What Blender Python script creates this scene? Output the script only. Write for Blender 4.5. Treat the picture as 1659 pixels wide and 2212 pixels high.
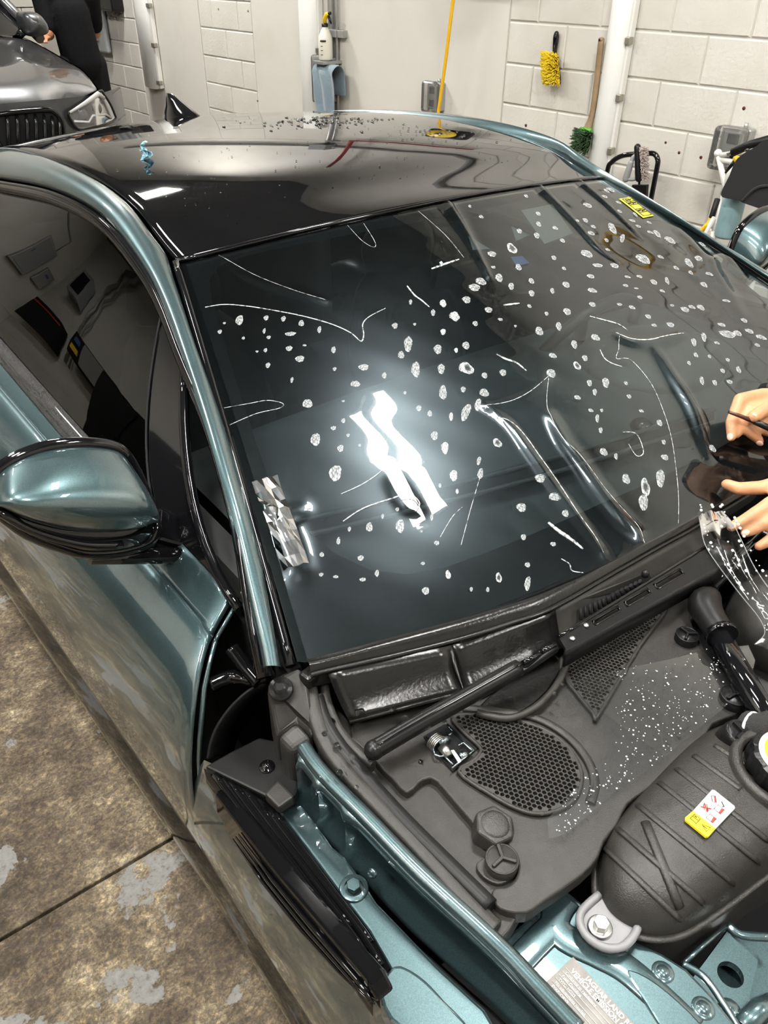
import bpy, bmesh, math, random
from mathutils import Vector, Matrix
random.seed(7)
for o in list(bpy.data.objects): bpy.data.objects.remove(o)
SC = bpy.context.scene
COL = SC.collection
PI = math.pi
V = Vector

# ---------------------------------------------------------------- camera
W, H, FPX = 1659.0, 2212.0, 1690.0
CAM = V((-1.12, -0.64, 1.65))
YAW, PITCH, ROLL = math.radians(37.72), math.radians(35.12), math.radians(0.70)
_f = V((math.sin(YAW)*math.cos(PITCH), math.cos(YAW)*math.cos(PITCH), -math.sin(PITCH)))
_r = V((math.cos(YAW), -math.sin(YAW), 0)); _u = _r.cross(_f)
CR = _r*math.cos(ROLL) + _u*math.sin(ROLL)
CU = _u*math.cos(ROLL) - _r*math.sin(ROLL)
CF = _f
cd = bpy.data.cameras.new('camera'); cam = bpy.data.objects.new('camera', cd); COL.objects.link(cam)
cd.sensor_fit = 'VERTICAL'; cd.sensor_height = 24.0; cd.lens = 24.0*FPX/H
cd.clip_start = 0.02; cd.clip_end = 100
cam.matrix_world = Matrix(((CR.x, CU.x, -CF.x, CAM.x), (CR.y, CU.y, -CF.y, CAM.y), (CR.z, CU.z, -CF.z, CAM.z), (0, 0, 0, 1)))
SC.camera = cam

# ---------------------------------------------------------------- exposure and world
vs = SC.view_settings
vs.view_transform = 'Standard'; vs.look = 'None'; vs.gamma = 1.0; vs.exposure = 0.24; vs.use_curve_mapping = False
cy = SC.cycles
cy.max_bounces = 6; cy.diffuse_bounces = 2; cy.glossy_bounces = 3; cy.transmission_bounces = 4; cy.transparent_max_bounces = 14
cy.caustics_reflective = False; cy.caustics_refractive = False; cy.sample_clamp_indirect = 8.0; cy.use_adaptive_sampling = True; cy.adaptive_threshold = 0.08; cy.adaptive_min_samples = 12; cy.use_light_tree = False
TUBE_POWER = 92.0
PANEL_POWER = 130.0
wd = bpy.data.worlds.new('world'); SC.world = wd; wd.use_nodes = True
wd.node_tree.nodes['Background'].inputs[0].default_value = (0.9, 0.95, 1.0, 1)
wd.node_tree.nodes['Background'].inputs[1].default_value = 0.02

# ---------------------------------------------------------------- locating helpers (pixel of the photograph + a known plane -> point)
def ray(px, py):
    return CR*(px-W/2) - CU*(py-H/2) + CF*FPX
def PN(px, py, n, d):
    r = ray(px, py); n = V(n); return CAM + r*((d - n.dot(CAM))/n.dot(r))
def PX(px, py, x): return PN(px, py, (1, 0, 0), x)
def PY(px, py, y): return PN(px, py, (0, 1, 0), y)
def PZ(px, py, z): return PN(px, py, (0, 0, 1), z)
def PD(px, py, d):
    r = ray(px, py); return CAM + r.normalized()*d
DW = math.radians(-3.2)
WN = V((math.cos(DW), -math.sin(DW), 0)); WT = V((math.sin(DW), math.cos(DW), 0)); WD = 2.65
def PW(px, py, off=0.0): return PN(px, py, WN, WD-off)      # on the long block wall, off metres in front of it
def wall_pt(s, z, off=0.0): return WN*(WD-off) + WT*s + V((0, 0, z))
def wall_s(p): return p.dot(WT)

# ---------------------------------------------------------------- mesh helpers
def link(o, parent=None):
    COL.objects.link(o)
    if parent is not None:
        o.parent = parent
        if parent.type == 'EMPTY': o.matrix_parent_inverse = Matrix.Translation(parent.location).inverted()
    return o
def tag(o, label=None, cat=None, group=None, kind=None):
    if label: o['label'] = label
    if cat: o['category'] = cat
    if group: o['group'] = group
    if kind: o['kind'] = kind
    return o
def empty(name, loc, label=None, cat=None, group=None):
    o = bpy.data.objects.new(name, None); o.location = loc; o.empty_display_size = 0.1
    COL.objects.link(o); return tag(o, label, cat, group)
def catmull(pts, n=6, closed=False):
    pts = [V(p) for p in pts]; out = []; N = len(pts)
    rng = range(N if closed else N-1)
    for i in rng:
        if closed: a, b, c, d = pts[(i-1) % N], pts[i], pts[(i+1) % N], pts[(i+2) % N]
        else: a, b, c, d = pts[max(i-1, 0)], pts[i], pts[i+1], pts[min(i+2, N-1)]
        for k in range(n):
            t = k/n
            out.append(0.5*((2*b) + (c-a)*t + (2*a-5*b+4*c-d)*t*t + (3*b-a-3*c+d)*t**3))
    if not closed: out.append(pts[-1])
    return out
def frame(ax):
    ax = V(ax).normalized(); h = V((0, 0, 1)) if abs(ax.z) < 0.9 else V((1, 0, 0))
    u = h.cross(ax).normalized(); return u, ax.cross(u), ax
class MB:
    def __init__(s): s.v = []; s.f = []; s.sm = []; s.mi = []; s.m = 0
    def add(s, vs, fs, smooth=False):
        b = len(s.v); s.v += [tuple(p) for p in vs]
        for f in fs: s.f.append([b+i for i in f]); s.sm.append(smooth); s.mi.append(s.m)
        return s
    def box(s, c, size, R=None):
        c = V(c); hx, hy, hz = size[0]/2, size[1]/2, size[2]/2
        vs = []
        for x in (-hx, hx):
            for y in (-hy, hy):
                for z in (-hz, hz):
                    p = V((x, y, z)); p = (R @ p) if R is not None else p; vs.append(c+p)
        return s.add(vs, [(0, 1, 3, 2), (4, 6, 7, 5), (0, 4, 5, 1), (2, 3, 7, 6), (0, 2, 6, 4), (1, 5, 7, 3)])
    def prism(s, pts, vec, smooth=False):
        pts = [V(p) for p in pts]; vec = V(vec); n = len(pts)
        nn = V((0, 0, 0))
        for i in range(n): nn += pts[i].cross(pts[(i+1) % n])
        if nn.dot(vec) > 0: pts = pts[::-1]
        vs = pts + [p+vec for p in pts]
        fs = [list(range(n)), list(range(2*n-1, n-1, -1))]
        s.add(vs, fs)
        b = len(s.v)-2*n
        for i in range(n):
            j = (i+1) % n; s.f.append([b+j, b+i, b+n+i, b+n+j]); s.sm.append(smooth); s.mi.append(s.m)
        return s
    def grid(s, rows, smooth=True, closed=False):
        nr, nc = len(rows), len(rows[0]); vs = [p for r in rows for p in r]; fs = []
        for i in range(nr-1):
            for j in range(nc if closed else nc-1):
                k = (j+1) % nc
                fs.append((i*nc+j, i*nc+k, (i+1)*nc+k, (i+1)*nc+j))
        return s.add(vs, fs, smooth)
    def tube(s, pts, r, seg=10, closed=False, cap=True, flat=1.0, up=None):
        pts = [V(p) for p in pts]; n = len(pts)
        rr = r if isinstance(r, (list, tuple)) else [r]*n
        tang = []
        for i in range(n):
            a = pts[(i-1) % n] if closed or i > 0 else pts[i]
            b = pts[(i+1) % n] if closed or i < n-1 else pts[i]
            t = (b-a); tang.append(t.normalized() if t.length > 1e-9 else V((0, 0, 1)))
        u, w, _ = frame(tang[0])
        if up is not None:
            w = (V(up) - tang[0]*V(up).dot(tang[0])).normalized(); u = w.cross(tang[0])
        rows = []
        for i in range(n):
            if i > 0:
                u = u - tang[i]*u.dot(tang[i]); u.normalize(); w = tang[i].cross(u)
                if up is not None:
                    w = V(up) - tang[i]*V(up).dot(tang[i]); w.normalize(); u = w.cross(tang[i])
            rows.append([pts[i] + (u*math.cos(2*PI*k/seg) + w*math.sin(2*PI*k/seg)*flat)*rr[i] for k in range(seg)])
        if closed: rows.append(rows[0])
        b = len(s.v); s.grid(rows, True, True)
        if cap and not closed:
            s.f.append([b+k for k in range(seg)][::-1]); s.sm.append(False); s.mi.append(s.m)
            e = b+(n-1)*seg; s.f.append([e+k for k in range(seg)]); s.sm.append(False); s.mi.append(s.m)
        return s
    def lathe(s, prof, o, ax, seg=24, smooth=True, flat=False):
        o = V(o); u, w, a = frame(ax)
        rows = [[o + a*h + (u*math.cos(2*PI*k/seg) + w*math.sin(2*PI*k/seg))*max(r, 1e-5) for k in range(seg)] for r, h in prof]
        return s.grid(rows, smooth and not flat, True)
    def ball(s, c, r, seg=14, rings=8, R=None):
        c = V(c); r = V(r) if not isinstance(r, (int, float)) else V((r, r, r)); rows = []
        for i in range(rings+1):
            th = PI*i/rings; row = []
            for k in range(seg):
                ph = 2*PI*k/seg
                p = V((r.x*math.sin(th)*math.cos(ph), r.y*math.sin(th)*math.sin(ph), r.z*math.cos(th)))
                row.append(c + ((R @ p) if R is not None else p))
            rows.append(row)
        return s.grid(rows, True, True)
    def capsule(s, a, b, ra, rb, seg=12):
        a, b = V(a), V(b); ax = (b-a); L = ax.length
        if L < 1e-6: return s.ball(a, ra)
        u, w, t = frame(ax); rows = []
        prof = []
        for i in range(5):
            th = PI/2*(i/4); prof.append((ra*math.sin(th), -ra*math.cos(th)))
        for i in range(5):
            th = PI/2*(i/4); prof.append((rb*math.cos(th), L + rb*math.sin(th)))
        return s.lathe(prof, a, ax, seg)
    def build(s, name, mat, parent=None, bevel=0, seg=2, solid=0, soff=-1, sub=0, remesh=0, smooth_it=0, auto=False):
        me = bpy.data.meshes.new(name); me.from_pydata(s.v, [], s.f)
        me.polygons.foreach_set('use_smooth', s.sm)
        mats = mat if isinstance(mat, (list, tuple)) else [mat]
        for m in mats: me.materials.append(m)
        if len(mats) > 1: me.polygons.foreach_set('material_index', s.mi)
        me.update()
        o = bpy.data.objects.new(name, me); link(o, parent)
        if solid:
            m = o.modifiers.new('solid', 'SOLIDIFY'); m.thickness = solid; m.offset = soff
        if remesh:
            m = o.modifiers.new('remesh', 'REMESH'); m.mode = 'VOXEL'; m.voxel_size = remesh; m.use_smooth_shade = True
            if smooth_it:
                m = o.modifiers.new('smooth', 'SMOOTH'); m.iterations = smooth_it; m.factor = 0.5
        if bevel:
            m = o.modifiers.new('bevel', 'BEVEL'); m.width = bevel; m.segments = seg; m.limit_method = 'ANGLE'; m.angle_limit = math.radians(32)
            m.harden_normals = False
        if sub:
            m = o.modifiers.new('sub', 'SUBSURF'); m.levels = sub; m.render_levels = sub
        return o
def ZZ(pts, z):            # pixels -> points on the level z (or each its own z)
    return [PZ(p[0], p[1], p[2] if len(p) > 2 else z) for p in pts]
def slab(name, pts, mat, parent, z=None, t=0.01, bevel=0.002, vec=None, seg=2):
    P = ZZ(pts, z) if z is not None or len(pts[0]) == 3 and not isinstance(pts[0], Vector) else pts
    b = MB(); b.prism(P, vec if vec is not None else V((0, 0, -t))); return b.build(name, mat, parent, bevel=bevel, seg=seg)
def copyobj(o, parent=None, name=None):
    c = o.copy(); COL.objects.link(c)
    if parent is not None: c.parent = parent; c.matrix_parent_inverse = o.matrix_parent_inverse.copy()
    return c

# ---------------------------------------------------------------- materials
def mat(name, col, rough=0.5, metal=0.0, spec=0.5, coat=0.0, crough=0.03, noise=None, bump=None, trans=0.0, emit=None, alpha=1.0, sheen=0, ior=1.5):
    m = bpy.data.materials.new(name); m.use_nodes = True; nt = m.node_tree; b = nt.nodes['Principled BSDF']
    I = b.inputs
    I['Base Color'].default_value = (*col, 1); I['Roughness'].default_value = rough; I['Metallic'].default_value = metal
    I['Specular IOR Level'].default_value = spec; I['Coat Weight'].default_value = coat; I['Coat Roughness'].default_value = crough
    I['Transmission Weight'].default_value = trans; I['Alpha'].default_value = alpha; I['IOR'].default_value = ior
    if sheen: I['Sheen Weight'].default_value = sheen
    if emit: I['Emission Color'].default_value = (*emit[0], 1); I['Emission Strength'].default_value = emit[1]
    tc = nt.nodes.new('ShaderNodeTexCoord')
    if noise:   # (scale, col2, lo, hi)
        n = nt.nodes.new('ShaderNodeTexNoise'); n.inputs['Scale'].default_value = noise[0]; n.inputs['Detail'].default_value = 6
        r = nt.nodes.new('ShaderNodeValToRGB'); r.color_ramp.elements[0].position = noise[2]; r.color_ramp.elements[1].position = noise[3]
        r.color_ramp.elements[0].color = (*col, 1); r.color_ramp.elements[1].color = (*noise[1], 1)
        nt.links.new(tc.outputs['Object'], n.inputs['Vector']); nt.links.new(n.outputs['Fac'], r.inputs['Fac']); nt.links.new(r.outputs['Color'], I['Base Color'])
    if bump:    # (scale, strength, distance)
        n = nt.nodes.new('ShaderNodeTexNoise'); n.inputs['Scale'].default_value = bump[0]; n.inputs['Detail'].default_value = 3
        k = nt.nodes.new('ShaderNodeBump'); k.inputs['Strength'].default_value = bump[1]; k.inputs['Distance'].default_value = bump[2]
        nt.links.new(tc.outputs['Object'], n.inputs['Vector']); nt.links.new(n.outputs['Fac'], k.inputs['Height']); nt.links.new(k.outputs['Normal'], I['Normal'])
    return m
def thin_glass(name, tint, ior=1.5, rough=0.0, haze=0.0, haze_rough=0.35, haze_col=(1, 1, 1), diffuse=0.0, dcol=(1, 1, 1), bump=None):
    m = bpy.data.materials.new(name); m.use_nodes = True; nt = m.node_tree; N = nt.nodes; L = nt.links
    N.remove(N['Principled BSDF']); out = N['Material Output']
    tr = N.new('ShaderNodeBsdfTransparent'); tr.inputs[0].default_value = (*tint, 1)
    gl = N.new('ShaderNodeBsdfGlossy'); gl.inputs['Roughness'].default_value = rough
    fr = N.new('ShaderNodeFresnel'); fr.inputs['IOR'].default_value = ior
    mx = N.new('ShaderNodeMixShader'); L.new(fr.outputs[0], mx.inputs[0])
    base = tr.outputs[0]
    if diffuse > 0:
        df = N.new('ShaderNodeBsdfDiffuse'); df.inputs[0].default_value = (*dcol, 1)
        m0 = N.new('ShaderNodeMixShader'); m0.inputs[0].default_value = diffuse; L.new(base, m0.inputs[1]); L.new(df.outputs[0], m0.inputs[2]); base = m0.outputs[0]
    if haze > 0:
        g2 = N.new('ShaderNodeBsdfGlossy'); g2.inputs['Roughness'].default_value = haze_rough; g2.inputs['Color'].default_value = (*haze_col, 1)
        m2 = N.new('ShaderNodeMixShader'); m2.inputs[0].default_value = haze; L.new(base, m2.inputs[1]); L.new(g2.outputs[0], m2.inputs[2]); base = m2.outputs[0]
    L.new(base, mx.inputs[1]); L.new(gl.outputs[0], mx.inputs[2]); L.new(mx.outputs[0], out.inputs[0])
    if bump:
        tc = N.new('ShaderNodeTexCoord'); n = N.new('ShaderNodeTexNoise'); n.inputs['Scale'].default_value = bump[0]; n.inputs['Detail'].default_value = 2
        k = N.new('ShaderNodeBump'); k.inputs['Strength'].default_value = bump[1]; k.inputs['Distance'].default_value = bump[2]
        L.new(tc.outputs['Object'], n.inputs['Vector']); L.new(n.outputs['Fac'], k.inputs['Height'])
        L.new(k.outputs['Normal'], gl.inputs['Normal']); L.new(k.outputs['Normal'], fr.inputs['Normal'])
    return m
M = {}
M['wall'] = mat('painted_block', (0.68, 0.655, 0.60), 0.6, noise=(3.0, (0.62, 0.59, 0.525), 0.45, 0.75), bump=(60, 0.5, 0.004))
M['plaster'] = mat('painted_plaster', (0.68, 0.655, 0.60), 0.55, noise=(2.2, (0.60, 0.57, 0.50), 0.5, 0.8), bump=(18, 0.35, 0.004))
M['mortar'] = mat('painted_mortar', (0.66, 0.62, 0.54), 0.8)
M['ceiling'] = mat('ceiling_paint', (0.14, 0.145, 0.15), 0.8, noise=(1.5, (0.11, 0.115, 0.12), 0.4, 0.7))
M['white_pl'] = mat('white_plastic', (0.78, 0.77, 0.73), 0.35)
M['grey_metal'] = mat('grey_metal', (0.42, 0.42, 0.41), 0.4, 0.6)
M['grey_paint'] = mat('grey_enamel', (0.30, 0.31, 0.31), 0.4)
M['steel'] = mat('steel', (0.65, 0.65, 0.63), 0.28, 1.0)
M['chrome'] = mat('chrome', (0.85, 0.85, 0.84), 0.08, 1.0)
M['black_pl'] = mat('black_plastic', (0.007, 0.007, 0.0075), 0.30, spec=0.35, bump=(350, 0.25, 0.0008))
M['black_mat'] = mat('matte_black', (0.007, 0.007, 0.008), 0.7, spec=0.25)
M['black_gl'] = mat('gloss_black', (0.005, 0.005, 0.006), 0.07, spec=0.45, coat=0.25)
M['roof_glass'] = mat('black_roof_glass', (0.004, 0.004, 0.0045), 0.03, spec=0.5, coat=0.3)
M['seal_gl'] = mat('gloss_seal', (0.004, 0.004, 0.0045), 0.06, spec=0.35)
M['rubber'] = mat('black_rubber', (0.009, 0.009, 0.009), 0.42, spec=0.3)
M['cowl'] = mat('grained_cowl_plastic', (0.026, 0.0245, 0.0225), 0.42, spec=0.40, noise=(60, (0.034, 0.032, 0.0295), 0.4, 0.7), bump=(900, 0.35, 0.0006))
M['cowl_wet'] = mat('wet_cowl_plastic', (0.009, 0.0087, 0.0084), 0.24, spec=0.4, coat=0.15, crough=0.14, bump=(240, 0.3, 0.0012))
M['tank'] = mat('grained_tank_plastic', (0.026, 0.0245, 0.0225), 0.34, noise=(40, (0.036, 0.034, 0.031), 0.4, 0.7), bump=(700, 0.5, 0.0010))
M['yellow'] = mat('yellow_plastic', (0.86, 0.58, 0.02), 0.4)
M['white'] = mat('white_print', (0.88, 0.88, 0.86), 0.45)
M['black_ink'] = mat('black_ink', (0.01, 0.01, 0.01), 0.6)
M['red_ink'] = mat('red_ink', (0.75, 0.04, 0.03), 0.5)
M['yel_ink'] = mat('yellow_print', (0.93, 0.72, 0.02), 0.45)

def paint(name, col, flake=0.25, cior=1.85):
    m = mat(name, col, 0.34, 0.70, 0.5, 1.0, 0.02); m.node_tree.nodes['Principled BSDF'].inputs['Coat IOR'].default_value = cior; nt = m.node_tree; b = nt.nodes['Principled BSDF']
    tc = nt.nodes.new('ShaderNodeTexCoord'); n = nt.nodes.new('ShaderNodeTexVoronoi'); n.inputs['Scale'].default_value = 1400
    r = nt.nodes.new('ShaderNodeMix'); r.data_type = 'RGBA'; r.inputs[6].default_value = (*[c*(1-flake) for c in col], 1); r.inputs[7].default_value = (*[min(1, c*(1+flake*1.2)) for c in col], 1)
    nt.links.new(tc.outputs['Object'], n.inputs['Vector']); nt.links.new(n.outputs['Color'], r.inputs[0]); nt.links.new(r.outputs[2], b.inputs['Base Color'])
    return m
M['teal'] = paint('metallic_teal_paint', (0.066, 0.112, 0.121))
M['suv_grey'] = paint('metallic_grey_paint', (0.075, 0.077, 0.080), 0.12, 1.4)
M['glass_ws'] = thin_glass('windscreen_glass', (0.56, 0.64, 0.65), 1.50)
M['glass_side'] = thin_glass('tinted_side_glass', (0.05, 0.06, 0.06), 1.55)
M['film'] = thin_glass('clear_film', (0.97, 0.98, 0.985), 1.66, rough=0.012, haze=0.030, haze_rough=0.25, haze_col=(0.72, 0.90, 1.0))
M['film_fold'] = thin_glass('clear_film_fold', (0.93, 0.94, 0.95), 1.5, rough=0.06, haze=0.05, haze_rough=0.35, diffuse=0.05)
M['film_loose'] = thin_glass('clear_film_loose', (0.95, 0.96, 0.96), 1.28, rough=0.02, haze=0.008, haze_rough=0.3)
M['drop'] = mat('water_drop', (0.9, 0.95, 0.95), 0.02, trans=1.0, ior=1.33)
# ================================================================ the room
def floor_material():
    m = bpy.data.materials.new('stained_concrete'); m.use_nodes = True; nt = m.node_tree; N = nt.nodes; L = nt.links; b = N['Principled BSDF']
    tc = N.new('ShaderNodeTexCoord')
    def noise(sc, det=8, ro=0.6, dist=0.0):
        n = N.new('ShaderNodeTexNoise'); n.inputs['Scale'].default_value = sc; n.inputs['Detail'].default_value = det; n.inputs['Roughness'].default_value = ro; n.inputs['Distortion'].default_value = dist
        L.new(tc.outputs['Object'], n.inputs['Vector']); return n
    def ramp(src, stops):
        r = N.new('ShaderNodeValToRGB'); e = r.color_ramp.elements
        e[0].position, e[0].color = stops[0][0], (*stops[0][1], 1); e[1].position, e[1].color = stops[-1][0], (*stops[-1][1], 1)
        for p, c in stops[1:-1]:
            k = e.new(p); k.color = (*c, 1)
        L.new(src, r.inputs[0]); return r
    def mix(f, a, c):
        x = N.new('ShaderNodeMix'); x.data_type = 'RGBA'; L.new(f, x.inputs[0]); L.new(a, x.inputs[6])
        if isinstance(c, tuple): x.inputs[7].default_value = (*c, 1)
        else: L.new(c, x.inputs[7])
        return x.outputs[2]
    base = ramp(noise(3.2, 12, 0.80).outputs['Fac'], [(0.38, (0.060, 0.046, 0.034)), (0.47, (0.130, 0.103, 0.075)), (0.53, (0.215, 0.178, 0.128)), (0.60, (0.46, 0.40, 0.295))])
    fine = ramp(noise(75, 10, 0.82, 0.5).outputs['Fac'], [(0.38, (0.45, 0.42, 0.38)), (0.50, (0.90, 0.88, 0.84)), (0.60, (1.9, 1.75, 1.4))])
    mul = N.new('ShaderNodeMix'); mul.data_type = 'RGBA'; mul.blend_type = 'MULTIPLY'; mul.inputs[0].default_value = 1.0
    L.new(base.outputs[0], mul.inputs[6]); L.new(fine.outputs[0], mul.inputs[7])
    # combed trowel lines
    wv = N.new('ShaderNodeTexWave'); wv.inputs['Scale'].default_value = 26; wv.inputs['Distortion'].default_value = 14; wv.inputs['Detail'].default_value = 3; wv.inputs['Detail Scale'].default_value = 1.5
    mp = N.new('ShaderNodeMapping'); mp.inputs['Rotation'].default_value = (0, 0, math.radians(78)); L.new(tc.outputs['Object'], mp.inputs[0]); L.new(mp.outputs[0], wv.inputs['Vector'])
    wr = ramp(wv.outputs['Fac'], [(0.15, (0.72, 0.70, 0.66)), (0.5, (1.0, 1.0, 1.0))])
    mul2 = N.new('ShaderNodeMix'); mul2.data_type = 'RGBA'; mul2.blend_type = 'MULTIPLY'; mul2.inputs[0].default_value = 0.8
    L.new(mul.outputs[2], mul2.inputs[6]); L.new(wr.outputs[0], mul2.inputs[7])
    # patches of worn grey coating
    pm = ramp(noise(3.4, 10, 0.64, 0.2).outputs['Fac'], [(0.562, (0, 0, 0)), (0.570, (1, 1, 1))])
    gsp = ramp(noise(70, 5, 0.7).outputs['Fac'], [(0.36, (0.17, 0.155, 0.13)), (0.46, (0.27, 0.265, 0.25)), (0.7, (0.34, 0.34, 0.325))])
    c = mix(pm.outputs[0], mul2.outputs[2], gsp.outputs[0])
    L.new(c, b.inputs['Base Color']); b.inputs['Roughness'].default_value = 0.42
    rr = ramp(noise(5, 6).outputs['Fac'], [(0.35, (0.30, 0.30, 0.30)), (0.65, (0.6, 0.6, 0.6))]); L.new(rr.outputs[0], b.inputs['Roughness'])
    bp = N.new('ShaderNodeBump'); bp.inputs['Strength'].default_value = 0.45; bp.inputs['Distance'].default_value = 0.0018
    L.new(fine.outputs[0], bp.inputs['Height']); L.new(bp.outputs[0], b.inputs['Normal'])
    return m
M['floor'] = floor_material()
fl = MB(); fl.box((-0.6, 2.8, -0.16), (9.0, 16.5, 0.2)).build('floor', M['mortar']); FLOOR = bpy.data.objects['floor']; tag(FLOOR, kind='structure')
for y0, y1 in ((-5.3, 0.467), (0.475, 5.4), (5.408, 11.0)):
    MB().box((-0.6, (y0+y1)/2, -0.03), (9.0, y1-y0, 0.06)).build('slab', M['floor'], FLOOR, bevel=0.003)
# the long block wall beside the car
wm = MB()
R3 = Matrix(((WN.x, WT.x, 0), (WN.y, WT.y, 0), (0, 0, 1)))
ZC = 4.6
wm.box(WN*(WD+0.105) + WT*3.0 + V((0, 0, ZC/2)), (0.2, 15.4, ZC), R3)
WALL = wm.build('wall_right', M['wall']); tag(WALL, kind='structure')
def block_mesh(L, Hh, D=0.07, ch=0.006):
    b = MB(); rows = []
    for d, i in ((0, 0), (-D+ch, 0), (-D, ch)):
        rows.append([WN*d + WT*x + V((0, 0, z)) for x, z in ((-L/2+i, -Hh/2+i), (L/2-i, -Hh/2+i), (L/2-i, Hh/2-i), (-L/2+i, Hh/2-i))])
    b.grid(rows, False, True); n = len(b.v); b.f.append([n-4, n-3, n-2, n-1]); b.sm.append(False); b.mi.append(0)
    o = b.build('block', M['wall']); me = o.data; bpy.data.objects.remove(o); return me
BM = block_mesh(0.394, 0.193); BH = block_mesh(0.194, 0.193)
def blocks(s0, s1, z0, z1):
    k = int(math.floor(z0/0.2))
    while k*0.2-0.008 < z1-0.05:
        zc = k*0.2 - 0.008 + 0.1
        s = 2.01 + (0.2 if k % 2 else 0.0)
        s += 0.4*math.floor((s0-s)/0.4)
        while s < s1-0.05:
            a, e = s, s+0.4
            me, c = BM, s+0.2
            if a < s0-0.01: me, c = BH, s+0.3
            elif e > s1+0.01: me, c = BH, s+0.1
            o = bpy.data.objects.new('block', me); link(o, WALL)
            o.location = WN*(WD+0.066+random.uniform(-0.002, 0.002)) + WT*c + V((0, 0, zc)); s += 0.4
        k += 1
blocks(-0.6, 2.81, 0.01, 2.4); blocks(5.41, 6.21, 0.21, 2.0); blocks(7.41, 9.41, 0.21, 2.0)
def panel(s0, s1, z0, z1, m='plaster', t=0.072):
    b = MB(); b.box(WN*(WD+0.066-t/2) + WT*(s0+s1)/2 + V((0, 0, (z0+z1)/2)), (t, s1-s0, z1-z0), R3); b.build('plaster_panel', M[m], WALL, bevel=0.004)
panel(2.815, 5.405, 0.0, 2.42); panel(6.215, 7.405, 0.0, 2.42); panel(5.41, 6.21, 2.0, 2.42); panel(7.41, 9.41, 2.0, 2.42)
panel(-4.6, -0.61, 0.0, ZC); panel(-0.6, 10.4, 2.425, ZC); panel(9.415, 10.4, 0, 2.42)
# other walls and ceiling
b = MB(); b.box((-0.6, 10.2, ZC/2), (9.2, 0.2, ZC)); WREAR = tag(b.build('wall_rear', M['mortar']), kind='structure')
k = 0
for iz in range(3, 9):
    for ix in range(0, 7):
        MB().box((0.35+ix*0.4+(0.2 if iz % 2 else 0), 10.085, iz*0.2+0.09), (0.392, 0.06, 0.191)).build('block', M['wall'], WREAR, bevel=0.005, seg=1)
for c_, d_ in (((-0.6, 10.085, 0.3), (8.9, 0.05, 0.58)), ((-0.6, 10.085, 3.2), (8.9, 0.05, 2.8)), ((-2.5, 10.085, 1.2), (5.2, 0.05, 1.2))): MB().box(c_, d_).build('plaster_panel', M['plaster'], WREAR)
b = MB(); b.box((-4.6, 2.8, ZC/2), (0.2, 16.4, ZC)); tag(b.build('wall_left', M['plaster']), kind='structure')
b = MB(); b.box((-0.6, -5.0, ZC/2), (9.2, 0.2, ZC)); tag(b.build('wall_front', M['plaster']), kind='structure')
b = MB(); b.box((-0.6, 2.6, ZC+0.06), (9.4, 16.8, 0.12)); tag(b.build('ceiling', M['ceiling']), kind='structure')

# ceiling fixtures: twin tube battens running along the cars
M['tube_on'] = mat('lit_tube', (1, 1, 1), 0.4, emit=((1.0, 0.975, 0.93), TUBE_POWER))
M['panel_on'] = mat('lit_panel', (1, 1, 1), 0.4, emit=((1.0, 0.975, 0.93), PANEL_POWER))
ZL = 4.30
def batten(x, y, where, L=1.05):
    e = empty('ceiling_light', (x, y, ZL+0.12), 'white twin strip ceiling light hanging ' + where, 'light', 'twin strip lights under the ceiling')
    for yy in (-L/3, L/3): MB().box((x, y+yy, ZL+0.06), (0.36, 0.05, 0.02)).build('cross_bar', M['grey_paint'], e)
    for dx in (-0.105, 0.105):
        MB().box((x+dx, y, ZL), (0.13, L, 0.03)).build('lit_strip', M['tube_on'], e, bevel=0.008)
        MB().box((x+dx, y, ZL+0.033), (0.15, L+0.04, 0.035)).build('housing', M['white_pl'], e, bevel=0.006)
        for yy in (-L/2-0.012, L/2+0.012): MB().box((x+dx, y+yy, ZL+0.01), (0.14, 0.024, 0.05)).build('end_cap', M['white_pl'], e, bevel=0.004)
    for yy in (-L/3, L/3): MB().tube([(x, y+yy, ZL+0.09), (x, y+yy, ZC)], 0.004, 6).build('hanger', M['steel'], e)
batten(0.67, 0.37, 'over the windscreen of the teal car')
batten(-1.55, 0.2, 'over the floor beside the teal car')
batten(-1.3, -2.0, 'over the floor in front of the teal car')
batten(1.5, -2.6, 'out of view near the long wall, added to brighten it')  # unseen lamp, put in to lighten the upper part of the long wall
batten(-1.75, 3.0, 'over the floor by the rear of the teal car')
batten(-1.6, 6.0, 'beside the dark grey car')
batten(-3.6, 0.6, 'by the far wall of the room')
x, y = 1.3, 6.3
e = empty('ceiling_light', (x, y, ZL+0.1), 'white square panel ceiling light hanging over the dark grey car', 'light')
MB().box((x, y, ZL+0.06), (0.66, 0.66, 0.06)).build('housing', M['white_pl'], e, bevel=0.006)
MB().box((x, y, ZL+0.026), (0.60, 0.60, 0.012)).build('diffuser', M['panel_on'], e)
for dx in (-0.25, 0.25): MB().tube([(x+dx, y, ZL+0.08), (x+dx, y, ZC)], 0.004, 6).build('hanger', M['steel'], e)
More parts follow.
